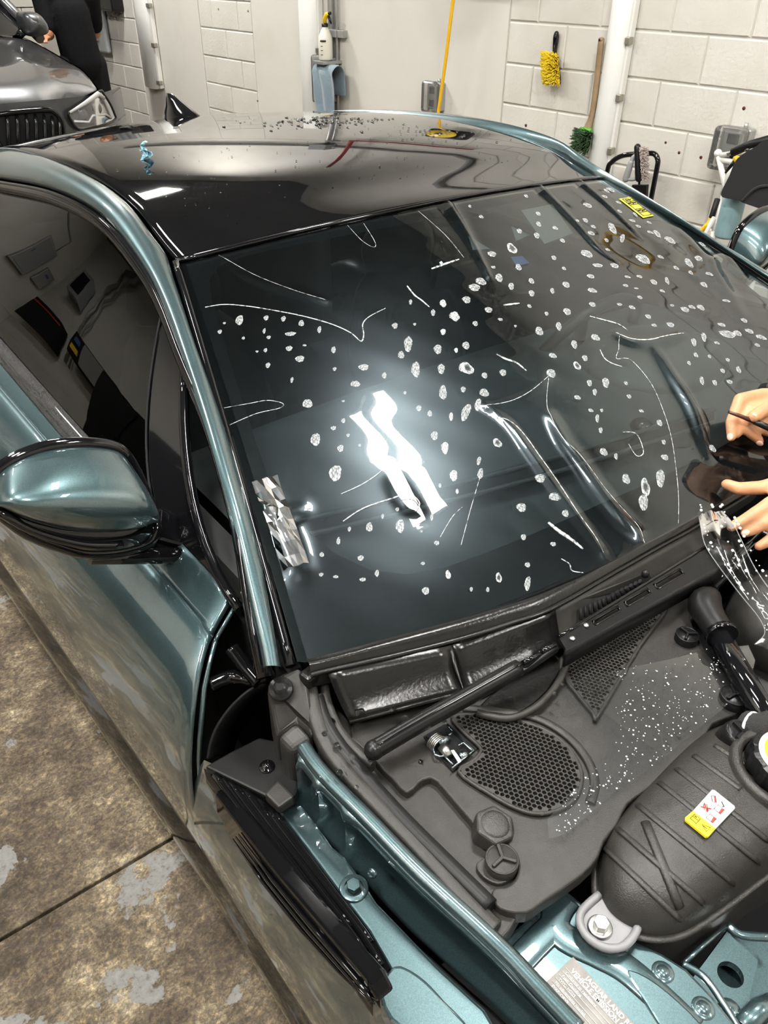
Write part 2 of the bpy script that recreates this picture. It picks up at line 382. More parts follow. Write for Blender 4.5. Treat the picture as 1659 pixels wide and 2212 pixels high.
# ================================================================ the teal sports car
CAR = empty('sports_car', (0, 0.8, 0), 'metallic teal sports car with black roof and open engine bay, wet windscreen', 'car')
def lerp(a, b, t): return a + (b-a)*t
def interp(tab, x):
    if x <= tab[0][0]: return tab[0][1]
    for i in range(len(tab)-1):
        if x <= tab[i+1][0]:
            t = (x-tab[i][0])/(tab[i+1][0]-tab[i][0])
            y0 = tab[max(i-1, 0)]; y1 = tab[i]; y2 = tab[i+1]; y3 = tab[min(i+2, len(tab)-1)]
            m1 = (y2[1]-y0[1])/max(1e-6, y2[0]-y0[0])*(y2[0]-y1[0]); m2 = (y3[1]-y1[1])/max(1e-6, y3[0]-y1[0])*(y2[0]-y1[0])
            return (2*t**3-3*t*t+1)*y1[1] + (t**3-2*t*t+t)*m1 + (-2*t**3+3*t*t)*y2[1] + (t**3-t*t)*m2
    return tab[-1][1]
def hdr(u): return V((0.012+0.575*u, 0.61+0.07*u*u, 1.25-0.04*u*u))
def ws(u, v):
    b = V((0.775*u, -0.135+0.115*abs(u)**2.5, 0.935-0.018*u*u)); h = hdr(u)
    p = b + (h-b)*v
    return p + V((0, -0.3, 0.95))*(0.12*v*(1-v)*(1-0.3*u*u))*0.55
def wsn(u, v):
    a = ws(u+1e-3, v)-ws(u-1e-3, v); b = ws(u, v+1e-3)-ws(u, v-1e-3); return a.cross(b).normalized()
def hit(px, py):
    r = ray(px, py).normalized(); u, v, t = -0.2, 0.4, 1.4
    for _ in range(25):
        F = CAM + r*t - ws(u, v); e = 1e-4
        du = -(ws(u+e, v)-ws(u, v))/e; dv = -(ws(u, v+e)-ws(u, v))/e
        J = Matrix((du, dv, r)).transposed()
        d = J.inverted() @ F; u -= d.x; v -= d.y; t -= d.z
    return u, v
def WS(px, py, off=0.0):
    u, v = hit(px, py); return ws(u, v) + wsn(u, v)*off
# ---- windscreen glass with its printed border
nu, nv = 41, 25
b = MB(); b.grid([[ws(-1+2*i/(nu-1), j/(nv-1)) for i in range(nu)] for j in range(nv)])
WSO = b.build('windscreen', M['glass_ws'], CAR)
M['frit'] = mat('printed_border', (0.006, 0.006, 0.007), 0.25)
fr_px = [(899, 477), (635, 526), (520, 552), (472, 570), (452, 600), (456, 640), (500, 790), (552, 950), (585, 1045), (640, 1122), (720, 1190), (800, 1228), (880, 1238), (960, 1224), (1100, 1172), (1300, 1085), (1500, 995)]
inner = [hit(*p) for p in fr_px]
inner = [(u, v) for u, v in inner if u < -0.01]
top_v = inner[0][1]
inner = [(-0.0, top_v)] + inner + [(-0.0, inner[-1][1]-0.01)]
full = inner + [(-u, v) for u, v in inner[::-1]][1:-1]
fullc = []
for i in range(len(full)):
    a, c = full[i], full[(i+1) % len(full)]
    for k in range(4): fullc.append((lerp(a[0], c[0], k/4), lerp(a[1], c[1], k/4)))
def outer_uv(u, v):
    du, dv = u, v-0.5
    s = min(1/abs(du) if abs(du) > 1e-6 else 1e9, 0.5/abs(dv) if abs(dv) > 1e-6 else 1e9)
    return du*s, 0.5+dv*s
b = MB(); rows = []
for t in [0, 0.2, 0.4, 0.6, 0.8, 1.0]:
    row = []
    for u, v in fullc:
        ou, ov = outer_uv(u, v); uu, vv = lerp(ou, u, t), lerp(ov, v, t); row.append(ws(uu, vv)-wsn(uu, vv)*0.004)
    row.append(row[0]); rows.append(row)
b.grid(rows); b.build('printed_border', M['frit'], WSO)
# sensor patch behind the mirror, camera cover, rear-view mirror
def uvpatch(name, uvs, off, m, parent, n=1):
    b = MB(); b.add([ws(u, v)-wsn(u, v)*off for u, v in uvs], [list(range(len(uvs)))]); return b.build(name, m, parent)
uvpatch('sensor_patch', [(-0.15, 0.93), (-0.10, 0.80), (-0.12, 0.70), (-0.09, 0.64), (0.0, 0.62), (0.09, 0.64), (0.12, 0.70), (0.10, 0.80), (0.15, 0.93)], 0.005, M['frit'], WSO)
M['sensor_glass'] = mat('sensor_window', (0.16, 0.17, 0.17), 0.2); M['sensor_blue'] = mat('blue_sensor_window', (0.06, 0.12, 0.26), 0.15)
for pxs, m in (([(1012, 506), (1060, 535), (1022, 537)], 'sensor_glass'), ([(1105, 485), (1145, 505), (1116, 518)], 'sensor_glass'), ([(1104, 552), (1130, 550), (1145, 565), (1117, 572)], 'sensor_blue')):
    uvpatch('sensor_window', [hit(*p) for p in pxs], 0.003, M[m], WSO)
M['grey_patch'] = mat('flat_grey', (0.20, 0.20, 0.17), 0.4); M['visor'] = mat('pale_visor', (0.26, 0.27, 0.24), 0.6)
uvpatch('glass_patch', [hit(*p) for p in ((1127, 450), (1195, 437), (1240, 500), (1178, 523))], 0.0042, M['grey_patch'], WSO)  # plain grey four-sided patch just under the glass
# rubber trims around the glass
b = MB(); b.tube([ws(-1.012, j/24)+wsn(-1, j/24)*0.002 for j in range(25)], 0.007, 8); b.build('side_trim', M['black_gl'], CAR)
b = MB(); b.tube([ws(1.012, j/24)+wsn(1, j/24)*0.002 for j in range(25)], 0.007, 8); b.build('side_trim', M['black_gl'], CAR)
b = MB(); b.tube([ws(-1+i/20, 1.006)+V((0, 0, 0.001)) for i in range(41)], 0.0045, 8); b.build('header_trim', M['black_gl'], CAR)

# ---- roof: black glass panel between painted rails
ZE = [(0.60, 1.196), (0.66, 1.212), (0.75, 1.238), (0.85, 1.262), (1.0, 1.277), (1.2, 1.280), (1.4, 1.272), (1.7, 1.243), (2.0, 1.195), (2.3, 1.125), (2.6, 1.04), (2.9, 0.96)]
XH = [(0.60, 0.588), (0.68, 0.575), (0.80, 0.560), (1.0, 0.550), (1.4, 0.552), (2.0, 0.52), (2.6, 0.46), (2.9, 0.44)]
def roofz(x, y):
    u = x/interp(XH, y); return interp(ZE, y) + 0.032*(1-u*u)
rows = []
for j in range(41):
    w = (j/40)**1.25; row = []
    for i in range(41):
        u = -1+i/20; h = hdr(u)+V((0, 0.008, 0.001)); y = lerp(h.y, 2.05, w); x = u*interp(XH, y)
        s = min(1, (y-h.y)/0.16); s = s*s*(3-2*s)
        x = lerp(h.x, x, s); z = lerp(h.z + (y-h.y)*0.26, roofz(x, y), s); row.append(V((x, y, z)))
    rows.append(row)
b = MB(); b.grid(rows); ROOF = b.build('roof_panel', M['roof_glass'], CAR, solid=0.006)
roof_l = [r[0] for r in rows]; roof_r = [r[-1] for r in rows]
# wet patches and beads on the roof panel
# ---- painted pillar and roof rail (passenger side): section lofted between the glass edge and the window edge
outer_px = [(566, 1440, -0.818), (540, 1300, -0.795), (505, 1090, -0.752), (446, 890, -0.705), (388, 750, -0.672), (345, 640, -0.645), (300, 560, -0.630), (215, 460, -0.620), (110, 405, -0.622), (0, 384, -0.632)]
OC = catmull([PX(a, c, x) for a, c, x in outer_px] + [V((-0.645, 1.75, 1.185)), V((-0.66, 2.1, 1.11)), V((-0.66, 2.4, 1.02))], 6)
IC = [ws(-1.022, j/20)+V((-0.004, 0, 0.002)) for j in range(21)] + [p+V((-0.008, 0, 0.003)) for p in roof_l[1:]] + [V((-0.50, 2.4, 1.10))]
def resample_y(curve, ys):
    out = []
    for y in ys:
        for i in range(len(curve)-1):
            if curve[i].y <= y <= curve[i+1].y or i == len(curve)-2:
                t = (y-curve[i].y)/max(1e-6, curve[i+1].y-curve[i].y); out.append(lerp(curve[i], curve[i+1], t)); break
    return out
ICy = IC
def arc(curve, n):
    L = [0.0]
    for i in range(1, len(curve)): L.append(L[-1] + (curve[i]-curve[i-1]).length)
    out = []; k = 0
    for j in range(n):
        s = L[-1]*j/(n-1)
        while k < len(L)-2 and L[k+1] < s: k += 1
        t = (s-L[k])/max(1e-9, L[k+1]-L[k]); out.append(lerp(curve[k], curve[k+1], t))
    return out
ysta = [OC[0].y + (2.38-OC[0].y)*(j/59)**1.0 for j in range(60)]
OCs = resample_y(OC, ysta); ICs = resample_y(ICy, [max(y-0.02, IC[0].y) for y in ysta])
def rail(OCs, ICs, side):
    rows = []
    for j in range(len(OCs)):
        a, c = ICs[j], OCs[j]
        t = (OCs[min(j+1, len(OCs)-1)]-OCs[max(j-1, 0)]).normalized()
        ch = c-a; n = ch.cross(t)*side
        if n.length < 1e-9: n = V((-0.5, -0.3, 0.8))
        n.normalize()
        if n.z < 0: n = -n
        row = [a - n*0.014]
        for k in range(9):
            q = k/8; bul = 0.015*(1-(2*q-1)**2)**0.8
            row.append(lerp(a, c, q) + n*bul)
        row.append(c - n*0.02 + V((0.012*(1 if side > 0 else -1), 0, 0))); rows.append(row)
    return rows
b = MB(); b.grid(rail(OCs, ICs, 1)); b.build('roof_rail', M['teal'], CAR, sub=1)
mir = lambda p: V((-p.x, p.y, p.z))
b = MB(); b.grid([[p for p in r] for r in rail([lerp(mir(p), mir(q), 0.60) for p, q in zip(OCs, ICs)], [mir(p)+V((0.012, 0, 0)) if j > 20 else mir(p) for j, p in enumerate(ICs)], -1)]); b.build('roof_rail', M['teal'], CAR, sub=1)
# dark seal and bright bead following the window edge
b = MB(); b.tube([p + V((0.004, 0, -0.022)) for p in OCs], 0.013, 10); b.build('window_seal', M['black_gl'], CAR)
b = MB(); b.tube([p + V((-0.002, 0, -0.010)) for p in OCs], 0.004, 8); b.build('window_bead', M['black_gl'], CAR)
# ---- side glass, sail panel, belt
BELT = [V((-0.785, 0.06, 0.935)), V((-0.795, 0.4, 0.945)), V((-0.80, 0.9, 0.955)), V((-0.80, 1.5, 0.97)), V((-0.78, 2.0, 0.985)), V((-0.72, 2.4, 1.0))]
BELT = catmull(BELT, 8)
def side(y, t):
    top = resample_y(OC, [y])[0] + V((0.006, 0, -0.03)); bot = resample_y(BELT, [y])[0]
    p = lerp(bot, top, t); return p + V((-0.02*4*t*(1-t)*max(0.2, (top-bot).length/0.3)*0.7, 0, 0))
def ysplit(t): return lerp(0.36, 0.60, t)
rows = [[side(lerp(ysplit(t/10), 2.3, k/30), t/10) for t in range(11)] for k in range(31)]
b = MB(); b.grid(rows); b.build('side_window', M['glass_side'], CAR)
b = MB(); b.grid([[mir(side(lerp(0.2+0.3*(t/10), 2.3, k/30), t/10)) for t in range(11)] for k in range(31)]); b.build('side_window', M['glass_side'], CAR)
rows = [[side(lerp(0.10+0.36*(t/10), ysplit(t/10)-0.006, k/10), t/10) for t in range(11)] for k in range(11)]
b = MB(); b.grid(rows); b.build('sail_panel', M['black_gl'], CAR)
b = MB(); b.tube([side(0.10+0.36*(t/10), t/10)+V((-0.006, -0.004, 0)) for t in range(11)], 0.008, 8); b.build('sail_bead', M['black_gl'], CAR)
b = MB(); b.tube([side(ysplit(t/10), t/10)+V((-0.002, 0, 0)) for t in range(11)], 0.0022, 6); b.build('glass_edge', M['black_mat'], CAR)
M['wet_seal'] = mat('wet_belt_seal', (0.02, 0.02, 0.021), 0.25, coat=0.5, bump=(420, 1.0, 0.003))
bl = [p for p in BELT if p.y > 0.38]
b = MB(); b.grid([[p+V((0.012, 0, 0.004)), p+V((-0.006, 0, 0.004)), p+V((-0.020, 0, -0.004)), p+V((-0.026, 0, -0.018))] for p in bl]); b.build('belt_seal', M['wet_seal'], CAR)

# ---- door skin: profile from belt to sill; front edge read from the photograph
prof = [((512, 1298), ('z', 0.925), 0.0), ((510, 1303), ('z', 0.9235), 0.0), ((467, 1377), ('z', 0.8965), 0.02), ((463, 1384), ('z', 0.8935), 0.02), ((461, 1389), ('x', -0.8365), 0.02), ((459, 1397), ('x', -0.8405), 0.02), ((450, 1430), ('x', -0.853), 0.03), ((437, 1490), ('x', -0.876), 0.04), ((427, 1600), ('x', -0.900), 0.05),
        ((425, 1650), ('x', -0.907), 0.05), ((427, 1702), ('x', -0.910), 0.05), ((432, 1750), ('x', -0.908), 0.05), ((451, 1822), ('x', -0.896), 0.05), ((480, 1880), ('x', -0.884), 0.05)]
fe = []
for (px, py), (ax, val), g in prof:
    p = PZ(px, py, val) if ax == 'z' else PX(px, py, val); fe.append((p, g))

def skin_rows(front, y1, n):
    rows = []
    for k in range(n):
        row = []
        for p, g in front:
            y = lerp(p.y, y1, k/(n-1)); d = max(0, y-p.y)
            row.append(V((p.x - g*d + 0.02*g*d*d, y, p.z + 0.012*min(d, 1.2)*(1 if p.z > 0.85 else 0))))
        rows.append(row)
    return rows
dr = skin_rows(fe, 1.75, 24)
M['teal_side'] = M['teal']
b = MB(); b.grid(dr); DOOR = b.build('door', M['teal'], CAR, sub=1, solid=0.012, soff=1 if False else -1)
for p in DOOR.data.polygons: pass
# hem along the door's front edge
b = MB(); b.tube([p+V((0.004, 0.002, 0)) for p, g in fe], 0.0035, 6); b.build('door_edge', M['teal'], CAR)
# quarter panel behind the door and sill below
qr = []
last = dr[-1]
for k in range(14):
    y = 1.757 + (3.0-1.757)*k/13; q = k/13
    qr.append([V((p.x - 0.02*math.sin(q*PI) + 0.18*q**3, y, p.z - 0.02*q)) for p in last])
b = MB(); b.grid(qr); b.build('quarter_panel', M['teal'], CAR, sub=1)
lowz = 0.30
sr = []
lows = [r[-1] for r in dr]
f0 = fe[-1][0]
sy = [-0.50, -0.30, -0.1] + [r[-1].y for r in dr]
for y in sy:
    x = -0.884 - 0.05*max(0, y-f0.y) + 0.02*0.05*max(0, y-f0.y)**2
    sr.append([V((x, y, f0.z)), V((x-0.012, y, f0.z-0.05)), V((x-0.018, y, f0.z-0.09)), V((x-0.010, y, max(0.14, f0.z-0.15))), V((x+0.05, y, 0.13))])
b = MB(); b.grid(sr); b.build('sill', M['black_gl'], CAR, sub=1)

# ---- rest of the shell: far side skin, tail, floor pan, wheels
fr = [[mir(p) for p in r] for r in dr]; b = MB(); b.grid(fr); b.build('door', M['teal'], CAR, sub=1)
fq = [[mir(p) for p in r] for r in qr]; b = MB(); b.grid(fq); b.build('quarter_panel', M['teal'], CAR, sub=1)
b = MB(); b.grid([[mir(p) for p in r] for r in sr]); b.build('sill', M['teal'], CAR)
rg = []
for k in range(16):
    y = 2.05 + 0.95*k/15; row = []
    for i in range(17):
        u = -1+i/8; xx = u*lerp(interp(XH, y), 0.72, (k/15)); zz = lerp(roofz(u*interp(XH, y), y), 0.93, (k/15)**1.4); row.append(V((xx, y, zz)))
    rg.append(row)
b = MB(); b.grid(rg); b.build('rear_window', M['black_gl'], CAR)
b = MB(); b.grid([[V((x, 3.0+0.12*(1-abs(x)/0.9)*s, lerp(0.94, 0.35, t))) for x in [-0.72, -0.4, 0, 0.4, 0.72]] for t, s in ((0, 1), (0.4, 1.4), (0.8, 1.2), (1, 0.8))]); b.build('tail_panel', M['teal'], CAR, sub=1)
b = MB(); b.box((0, 1.3, 0.17), (1.62, 3.4, 0.06)); b.build('floor_pan', M['black_mat'], CAR)
M['alloy'] = mat('dark_alloy', (0.05, 0.05, 0.055), 0.3, 0.8)
for sx in (-1, 1):
    for wy in (-0.72, 1.90):
        c = V((sx*0.775, wy, 0.335)); b = MB()
        b.lathe([(0.21, -0.12), (0.315, -0.12), (0.333, -0.095), (0.335, 0), (0.333, 0.095), (0.315, 0.12), (0.21, 0.12), (0.21, -0.12)], c, (1, 0, 0), 36)
        w = b.build('wheel', M['rubber'], CAR)
        b = MB(); b.lathe([(0.21, -0.10), (0.20, 0.0), (0.21, 0.10)], c, (1, 0, 0), 36)
        for k in range(10):
            a = 2*PI*k/10; b.box(c+V((sx*0.05, math.cos(a)*0.12, math.sin(a)*0.12)), (0.03, 0.20, 0.035), Matrix.Rotation(a, 3, 'X'))
        b.lathe([(0, -0.06*1), (0.05, -0.06), (0.055, 0.0), (0.05, 0.075), (0, 0.08)], c, (1, 0, 0), 20); b.build('rim', M['alloy'], w)

# ---- cabin
M['dash'] = mat('grey_dash_leather', (0.062, 0.066, 0.067), 0.5, bump=(500, 0.3, 0.0008))
M['seat'] = mat('black_seat_leather', (0.022, 0.022, 0.023), 0.45)
M['cabin'] = mat('cabin_lining', (0.035, 0.036, 0.037), 0.8)
rows = []
for j in range(12):
    q = j/11; y = lerp(0.0, 0.56, q); row = []
    for i in range(21):
        u = -1+i/10; x = u*0.69; z = 0.895 + 0.035*math.sin(q*2.2) - 0.02*u*u
        row.append(V((x, y - 0.07*(1-u*u)*(1-q), z)))
    rows.append(row)
rows.append([p+V((0, 0.03, -0.06)) for p in rows[-1]]); rows.append([p+V((0, 0.0, -0.3)) for p in rows[-1]])
b = MB(); b.grid(rows); DASH = b.build('dashboard', M['dash'], CAR)
va = [PZ(*p) for p in ((640, 1172, 0.92), (900, 1110, 0.925), (1200, 1030, 0.93), (1540, 922, 0.93))]
vb = [PZ(*p) for p in ((640, 1140, 0.925), (900, 1080, 0.93), (1200, 1000, 0.935), (1540, 895, 0.935))]
va, vb = catmull(va, 6), catmull(vb, 6)
b = MB(); b.grid([[a+V((0, 0, 0.010)), c+V((0, 0, 0.010))] for a, c in zip(va, vb)]); b.build('demister_slot', M['black_mat'], DASH)
b = MB(); b.tube([a+V((0, 0, 0.010)) for a in va], 0.004, 6); b.tube([c+V((0, 0, 0.012)) for c in vb], 0.005, 6); b.build('slot_rim', M['dash'], DASH)
p = PZ(1386, 920, 0.945); b = MB(); b.ball(p, (0.022, 0.022, 0.014)); b.build('light_sensor', M['black_gl'], DASH)
for sx in (-1, 1):
    b = MB(); b.ball((sx*0.36, 0.85, 0.38), (0.22, 0.28, 0.09)); ST = b.build('seat', M['seat'], CAR)
    b = MB(); b.ball((sx*0.36, 1.15, 0.62), (0.22, 0.12, 0.34), R=Matrix.Rotation(-0.25, 3, 'X')); b.build('backrest', M['seat'], ST)
    b = MB(); b.ball((sx*0.36, 1.22, 0.95), (0.13, 0.07, 0.11)); b.build('headrest', M['seat'], ST)
c = V((0.36, 0.50, 0.86)); ax = V((0, -0.9, -0.42)); u, w, a = frame(ax)
b = MB(); b.tube([c + (u*math.cos(2*PI*k/28)+w*math.sin(2*PI*k/28))*0.175 for k in range(28)], 0.015, 8, closed=True)
for k in (0, 2.1, 4.2): b.tube([c, c+(u*math.cos(k)+w*math.sin(k))*0.172], 0.014, 8)
b.ball(c, (0.06, 0.03, 0.05)); b.tube([c, c+V((0, -0.2, 0.0))], 0.03, 8); b.build('steering_wheel', M['seat'], CAR)
b = MB(); b.ball((0.36, 0.30, 0.915), (0.20, 0.16, 0.055)); b.build('instrument_hood', M['dash'], DASH)
b = MB(); b.box((0, 1.25, 0.30), (1.5, 1.9, 0.05)); b.box((0, 2.05, 0.62), (1.3, 0.06, 0.7)); b.box((0.755, 1.1, 0.64), (0.05, 2.1, 0.68)); b.box((-0.745, 1.1, 0.63), (0.04, 2.0, 0.62)); b.build('cabin_tub', M['cabin'], CAR)
mo = ws(0, 0.80) + V((0, 0.07, -0.06))
b = MB(); b.box(mo, (0.22, 0.03, 0.065), Matrix.Rotation(0.2, 3, 'X')); b.build('rear_view_mirror', M['black_gl'], CAR, bevel=0.012, seg=3)

# ---- door mirrors
FMX, FMY = -0.03, 0.12
def mirror(side):
    e = None
    yb = 0.30
    def mp(px, py, y): return PY(px, py, y)
    # outline of the cap in the plane y = yb, inflated forwards
    top = [(-8, 1022), (30, 992), (90, 968), (160, 958), (225, 961), (262, 975), (290, 1015), (315, 1070), (331, 1112)]
    bot = [(-8, 1092), (40, 1115), (100, 1135), (170, 1148), (250, 1150), (300, 1142), (322, 1132), (330, 1124), (331, 1116)]
    nT = len(top); envf = lambda q: max(0.0, 1-abs(2*q-1)**2.8)**0.5
    T = [mp(x, y, yb) for x, y in top]; B = [mp(x, y, yb-0.060*envf((i+1)/nT)) for i, (x, y) in enumerate(bot)]
    T = [T[0]+V((-0.03, 0.0, -0.03))] + T; B = [T[0]+V((0, 0, -0.012))] + B
    T, B = catmull(T, 3), catmull(B, 3); n = len(T)
    rows = []
    for i in range(n):
        q = i/(n-1); env = envf(q); row = []
        for k in range(13):
            t = k/12; row.append(lerp(T[i], B[i], t) + V((0, -0.055*env*math.sin(PI*t)**0.75, 0.012*env*math.sin(PI*t))))
        rows.append(row)
    if side < 0: rows = [[V((-p.x+FMX, p.y+FMY, p.z)) for p in r] for r in rows]
    mx = (lambda p: p) if side > 0 else (lambda p: V((-p.x+FMX, p.y+FMY, p.z)))
    b = MB(); b.grid(rows); CAP = b.build('mirror_cap', M['teal'], CAR, sub=1)
    # black lower shell, continuing under the cap
    b2px = [(-8, 1104), (60, 1152), (140, 1182), (190, 1194), (260, 1190), (320, 1172), (338, 1140)]
    B2 = [mp(x, y, yb-0.035*envf((i+1)/8)) for i, (x, y) in enumerate(b2px)]
    B2 = [B[0]+V((0, 0, -0.02))] + B2; B2 = catmull(B2, 4)
    Bm = arc(B, len(B2)); rows2 = []
    for i in range(len(B2)):
        q = i/(len(B2)-1); env = envf(q); row = []
        for k in range(9):
            t = k/8; row.append(mx(lerp(Bm[i]+V((0, 0.004, 0)), B2[i], t) + V((0, -0.012*env*math.sin(PI*t)**0.7, 0))))
        row += [mx(B2[i]+V((0, 0.03*env, -0.002))), mx(lerp(B2[i], T[int((n-1)*q)], 0.25)+V((0, 0.05*env, 0)))]
        rows2.append(row)
    b = MB(); b.grid(rows2); b.build('lower_shell', M['black_gl'], CAP, sub=1)
    ind = [mx(lerp(Bm[i], B2[i], 0.45)+V((0, -0.010, 0))) for i in range(3, len(B2)-9)]
    b = MB(); b.tube(ind, 0.006, 8); b.build('indicator_lens', M['black_gl'], CAP)
    # glass at the back with a black rim
    rim = [mx(p) for p in T] + [mx(p) for p in B2[::-1]]
    b = MB(); b.tube(rim, 0.009, 8, closed=True); b.build('mirror_rim', M['black_gl'], CAP)
    cc = V((0, 0, 0))
    for p in rim: cc += p
    cc /= len(rim); b = MB(); rr = [lerp(p, cc, 0.04)+V((0, 0.004, 0)) for p in rim]; b.add(rr+[cc], [(i, (i+1) % len(rr), len(rr)) for i in range(len(rr))]); b.build('mirror_glass', M['chrome'], CAP)
    # arm to the door
    tp_ = [((318, 1104), 0.31), ((350, 1090), 0.315), ((400, 1118), 0.30), ((446, 1160), 0.275), ((448, 1184), 0.265), ((390, 1176), 0.275), ((322, 1158), 0.285)]
    A = [mx(mp(x, y, yy)) for (x, y), yy in tp_]
    b = MB(); b.prism(A, V((0, 0.012, -0.030))); b.build('mirror_arm', M['black_gl'], CAP, bevel=0.008, seg=3)
    b = MB(); b.tube([mx(mp(x, y, yy)+V((0, 0, -0.012))) for (x, y), yy in (((190, 1190), 0.275), ((270, 1186), 0.275), ((360, 1186), 0.272), ((446, 1188), 0.268))], [0.010, 0.013, 0.013, 0.012], 10); b.build('arm_foot', M['black_gl'], CAP)
mirror(1); mirror(-1)
# shark fin aerial
fy, fz = 1.82, roofz(0, 1.82)
rows = []
for k, (z, y0, y1, w) in enumerate([(-0.03, -0.12, 0.13, 0.045), (0.006, -0.10, 0.125, 0.036), (0.022, -0.05, 0.118, 0.024), (0.040, 0.02, 0.112, 0.016), (0.055, 0.065, 0.108, 0.008)]):
    row = []
    for i in range(16):
        a = 2*PI*i/16; yc = (y0+y1)/2; yr = (y1-y0)/2; row.append(V((math.cos(a)*w, fy+yc+math.sin(a)*yr, fz+z)))
    rows.append(row)
b = MB(); b.grid(rows, True, True); b.f.append([len(b.v)-16+i for i in range(16)]); b.sm.append(True); b.mi.append(0); b.build('shark_fin_aerial', M['black_gl'], CAR)
# ================================================================ cowl, wipers and engine bay
def inside(p, poly):
    c = False; n = len(poly); j = n-1
    for i in range(n):
        a, d = poly[i], poly[j]
        if (a.y > p.y) != (d.y > p.y) and p.x < (d.x-a.x)*(p.y-a.y)/(d.y-a.y)+a.x: c = not c
        j = i
    return c
def edge_dist(p, poly):
    m = 9.0; n = len(poly)
    for i in range(n):
        a, d = poly[i], poly[(i+1) % n]; ab = (d-a).xy; t = max(0, min(1, (p-a).xy.dot(ab)/max(1e-12, ab.dot(ab)))); m = min(m, ((p-a).xy-ab*t).length)
    return m
ZP = 0.845
# black tray that closes the bay from below
b = MB(); b.box((0, -0.78, 0.60), (1.60, 1.30, 0.04)); b.box((-0.795, -0.60, 0.66), (0.03, 1.05, 0.14)); b.box((0, -0.02, 0.74), (1.52, 0.03, 0.32)); b.build('bay_tray', M['black_mat'], CAR)
# ---- cowl lower level
low = [(655, 1450), (720, 1520), (800, 1600), (1000, 1560), (1200, 1700), (1130, 1960), (1100, 2010), (1082, 2030), (1000, 1955), (905, 1862), (800, 1750), (735, 1690), (690, 1640), (672, 1560)]
COWL = slab('cowl_panel', low, M['cowl'], CAR, ZP-0.012, 0.03, 0.003)
plat = [(757, 1560), (800, 1632), (846, 1680), (879, 1713), (905, 1690), (922, 1682), (945, 1688), (1022, 1778), (1034, 1766), (1050, 1756), (1072, 1752), (1096, 1762), (1106, 1785), (1103, 1806), (1094, 1820), (1112, 1842), (1120, 1872), (1112, 1900), (1092, 1915), (1068, 1917), (1062, 1935), (1072, 1955), (1095, 1968), (1138, 1971), (1172, 1949), (1258, 1889), (1292, 1851), (1305, 1817), (1335, 1778), (1356, 1735), (1399, 1705), (1463, 1663), (1523, 1590), (1540, 1562), (1572, 1549), (1604, 1532), (1606, 1506), (1590, 1478), (1560, 1448), (1528, 1412), (1512, 1380), (1492, 1338), (1520, 1300), (1556, 1262), (1540, 1215), (1440, 1270), (1330, 1330), (1215, 1395), (1120, 1462), (1040, 1510), (1000, 1497)]
P = ZZ(plat, ZP); Ps = catmull(P, 2, True)
slab('cowl_plateau', Ps, M['cowl'], COWL, None, 0.022, 0.004, seg=3)
pad = [(1028, 1868), (1050, 1848), (1080, 1836), (1104, 1848), (1112, 1875), (1100, 1900), (1075, 1909), (1045, 1895)]
slab('fastener_pad', catmull(ZZ(pad, ZP-0.006), 3, True), M['cowl'], COWL, None, 0.01, 0.002)
# ---- honeycomb grilles
def grille(name, px, z, pitch=0.0064, blocked=None):
    poly = catmull(ZZ(px, z), 3, True) if len(px) > 5 else ZZ(px, z)
    slab('grille_backing', [p+V((0, 0, 0.0012)) for p in poly], M['black_mat'], COWL, None, 0.004, 0)
    b = MB(); x0, x1 = min(p.x for p in poly), max(p.x for p in poly); y0, y1 = min(p.y for p in poly), max(p.y for p in poly)
    rr = pitch/math.sqrt(3); ri = rr*0.76; j = 0; yy = y0
    while yy < y1:
        xx = x0 + (pitch/2 if j % 2 else 0)
        while xx < x1:
            c = V((xx, yy, z+0.0055))
            if inside(c, poly):
                d = edge_dist(c, poly); fill = d < pitch*0.62
                ang = [PI/6+PI/3*k for k in range(6)]
                o = [c+V((math.cos(t)*rr, math.sin(t)*rr, 0)) for t in ang]; i1 = [c+V((math.cos(t)*ri, math.sin(t)*ri, 0.0003)) for t in ang]
                if fill: b.add(o, [(0, 1, 2, 3, 4, 5)])
                else:
                    i2 = [q+V((0, 0, -0.0045)) for q in i1]
                    b.add(o+i1+i2, [(k, (k+1) % 6, 6+(k+1) % 6, 6+k) for k in range(6)] + [(6+k, 6+(k+1) % 6, 12+(k+1) % 6, 12+k) for k in range(6)])
            xx += pitch
        yy += rr*1.5; j += 1
    g = b.build(name, M['cowl'], COWL); tag(g, kind='stuff')
    b = MB(); b.tube([p+V((0, 0, 0.004)) for p in poly], 0.0028, 6, closed=True); b.build('grille_rim', M['cowl'], COWL)
grille('honeycomb_grille', [(978, 1552), (1045, 1548), (1112, 1558), (1189, 1588), (1232, 1627), (1255, 1676), (1247, 1720), (1215, 1750), (1164, 1763), (1112, 1750), (1050, 1715), (990, 1672), (1022, 1648), (1038, 1628), (1030, 1612), (1000, 1585)], ZP)
grille('honeycomb_grille', [(1245, 1383), (1345, 1340), (1443, 1308), (1380, 1400), (1292, 1548), (1280, 1545), (1210, 1448)], ZP)
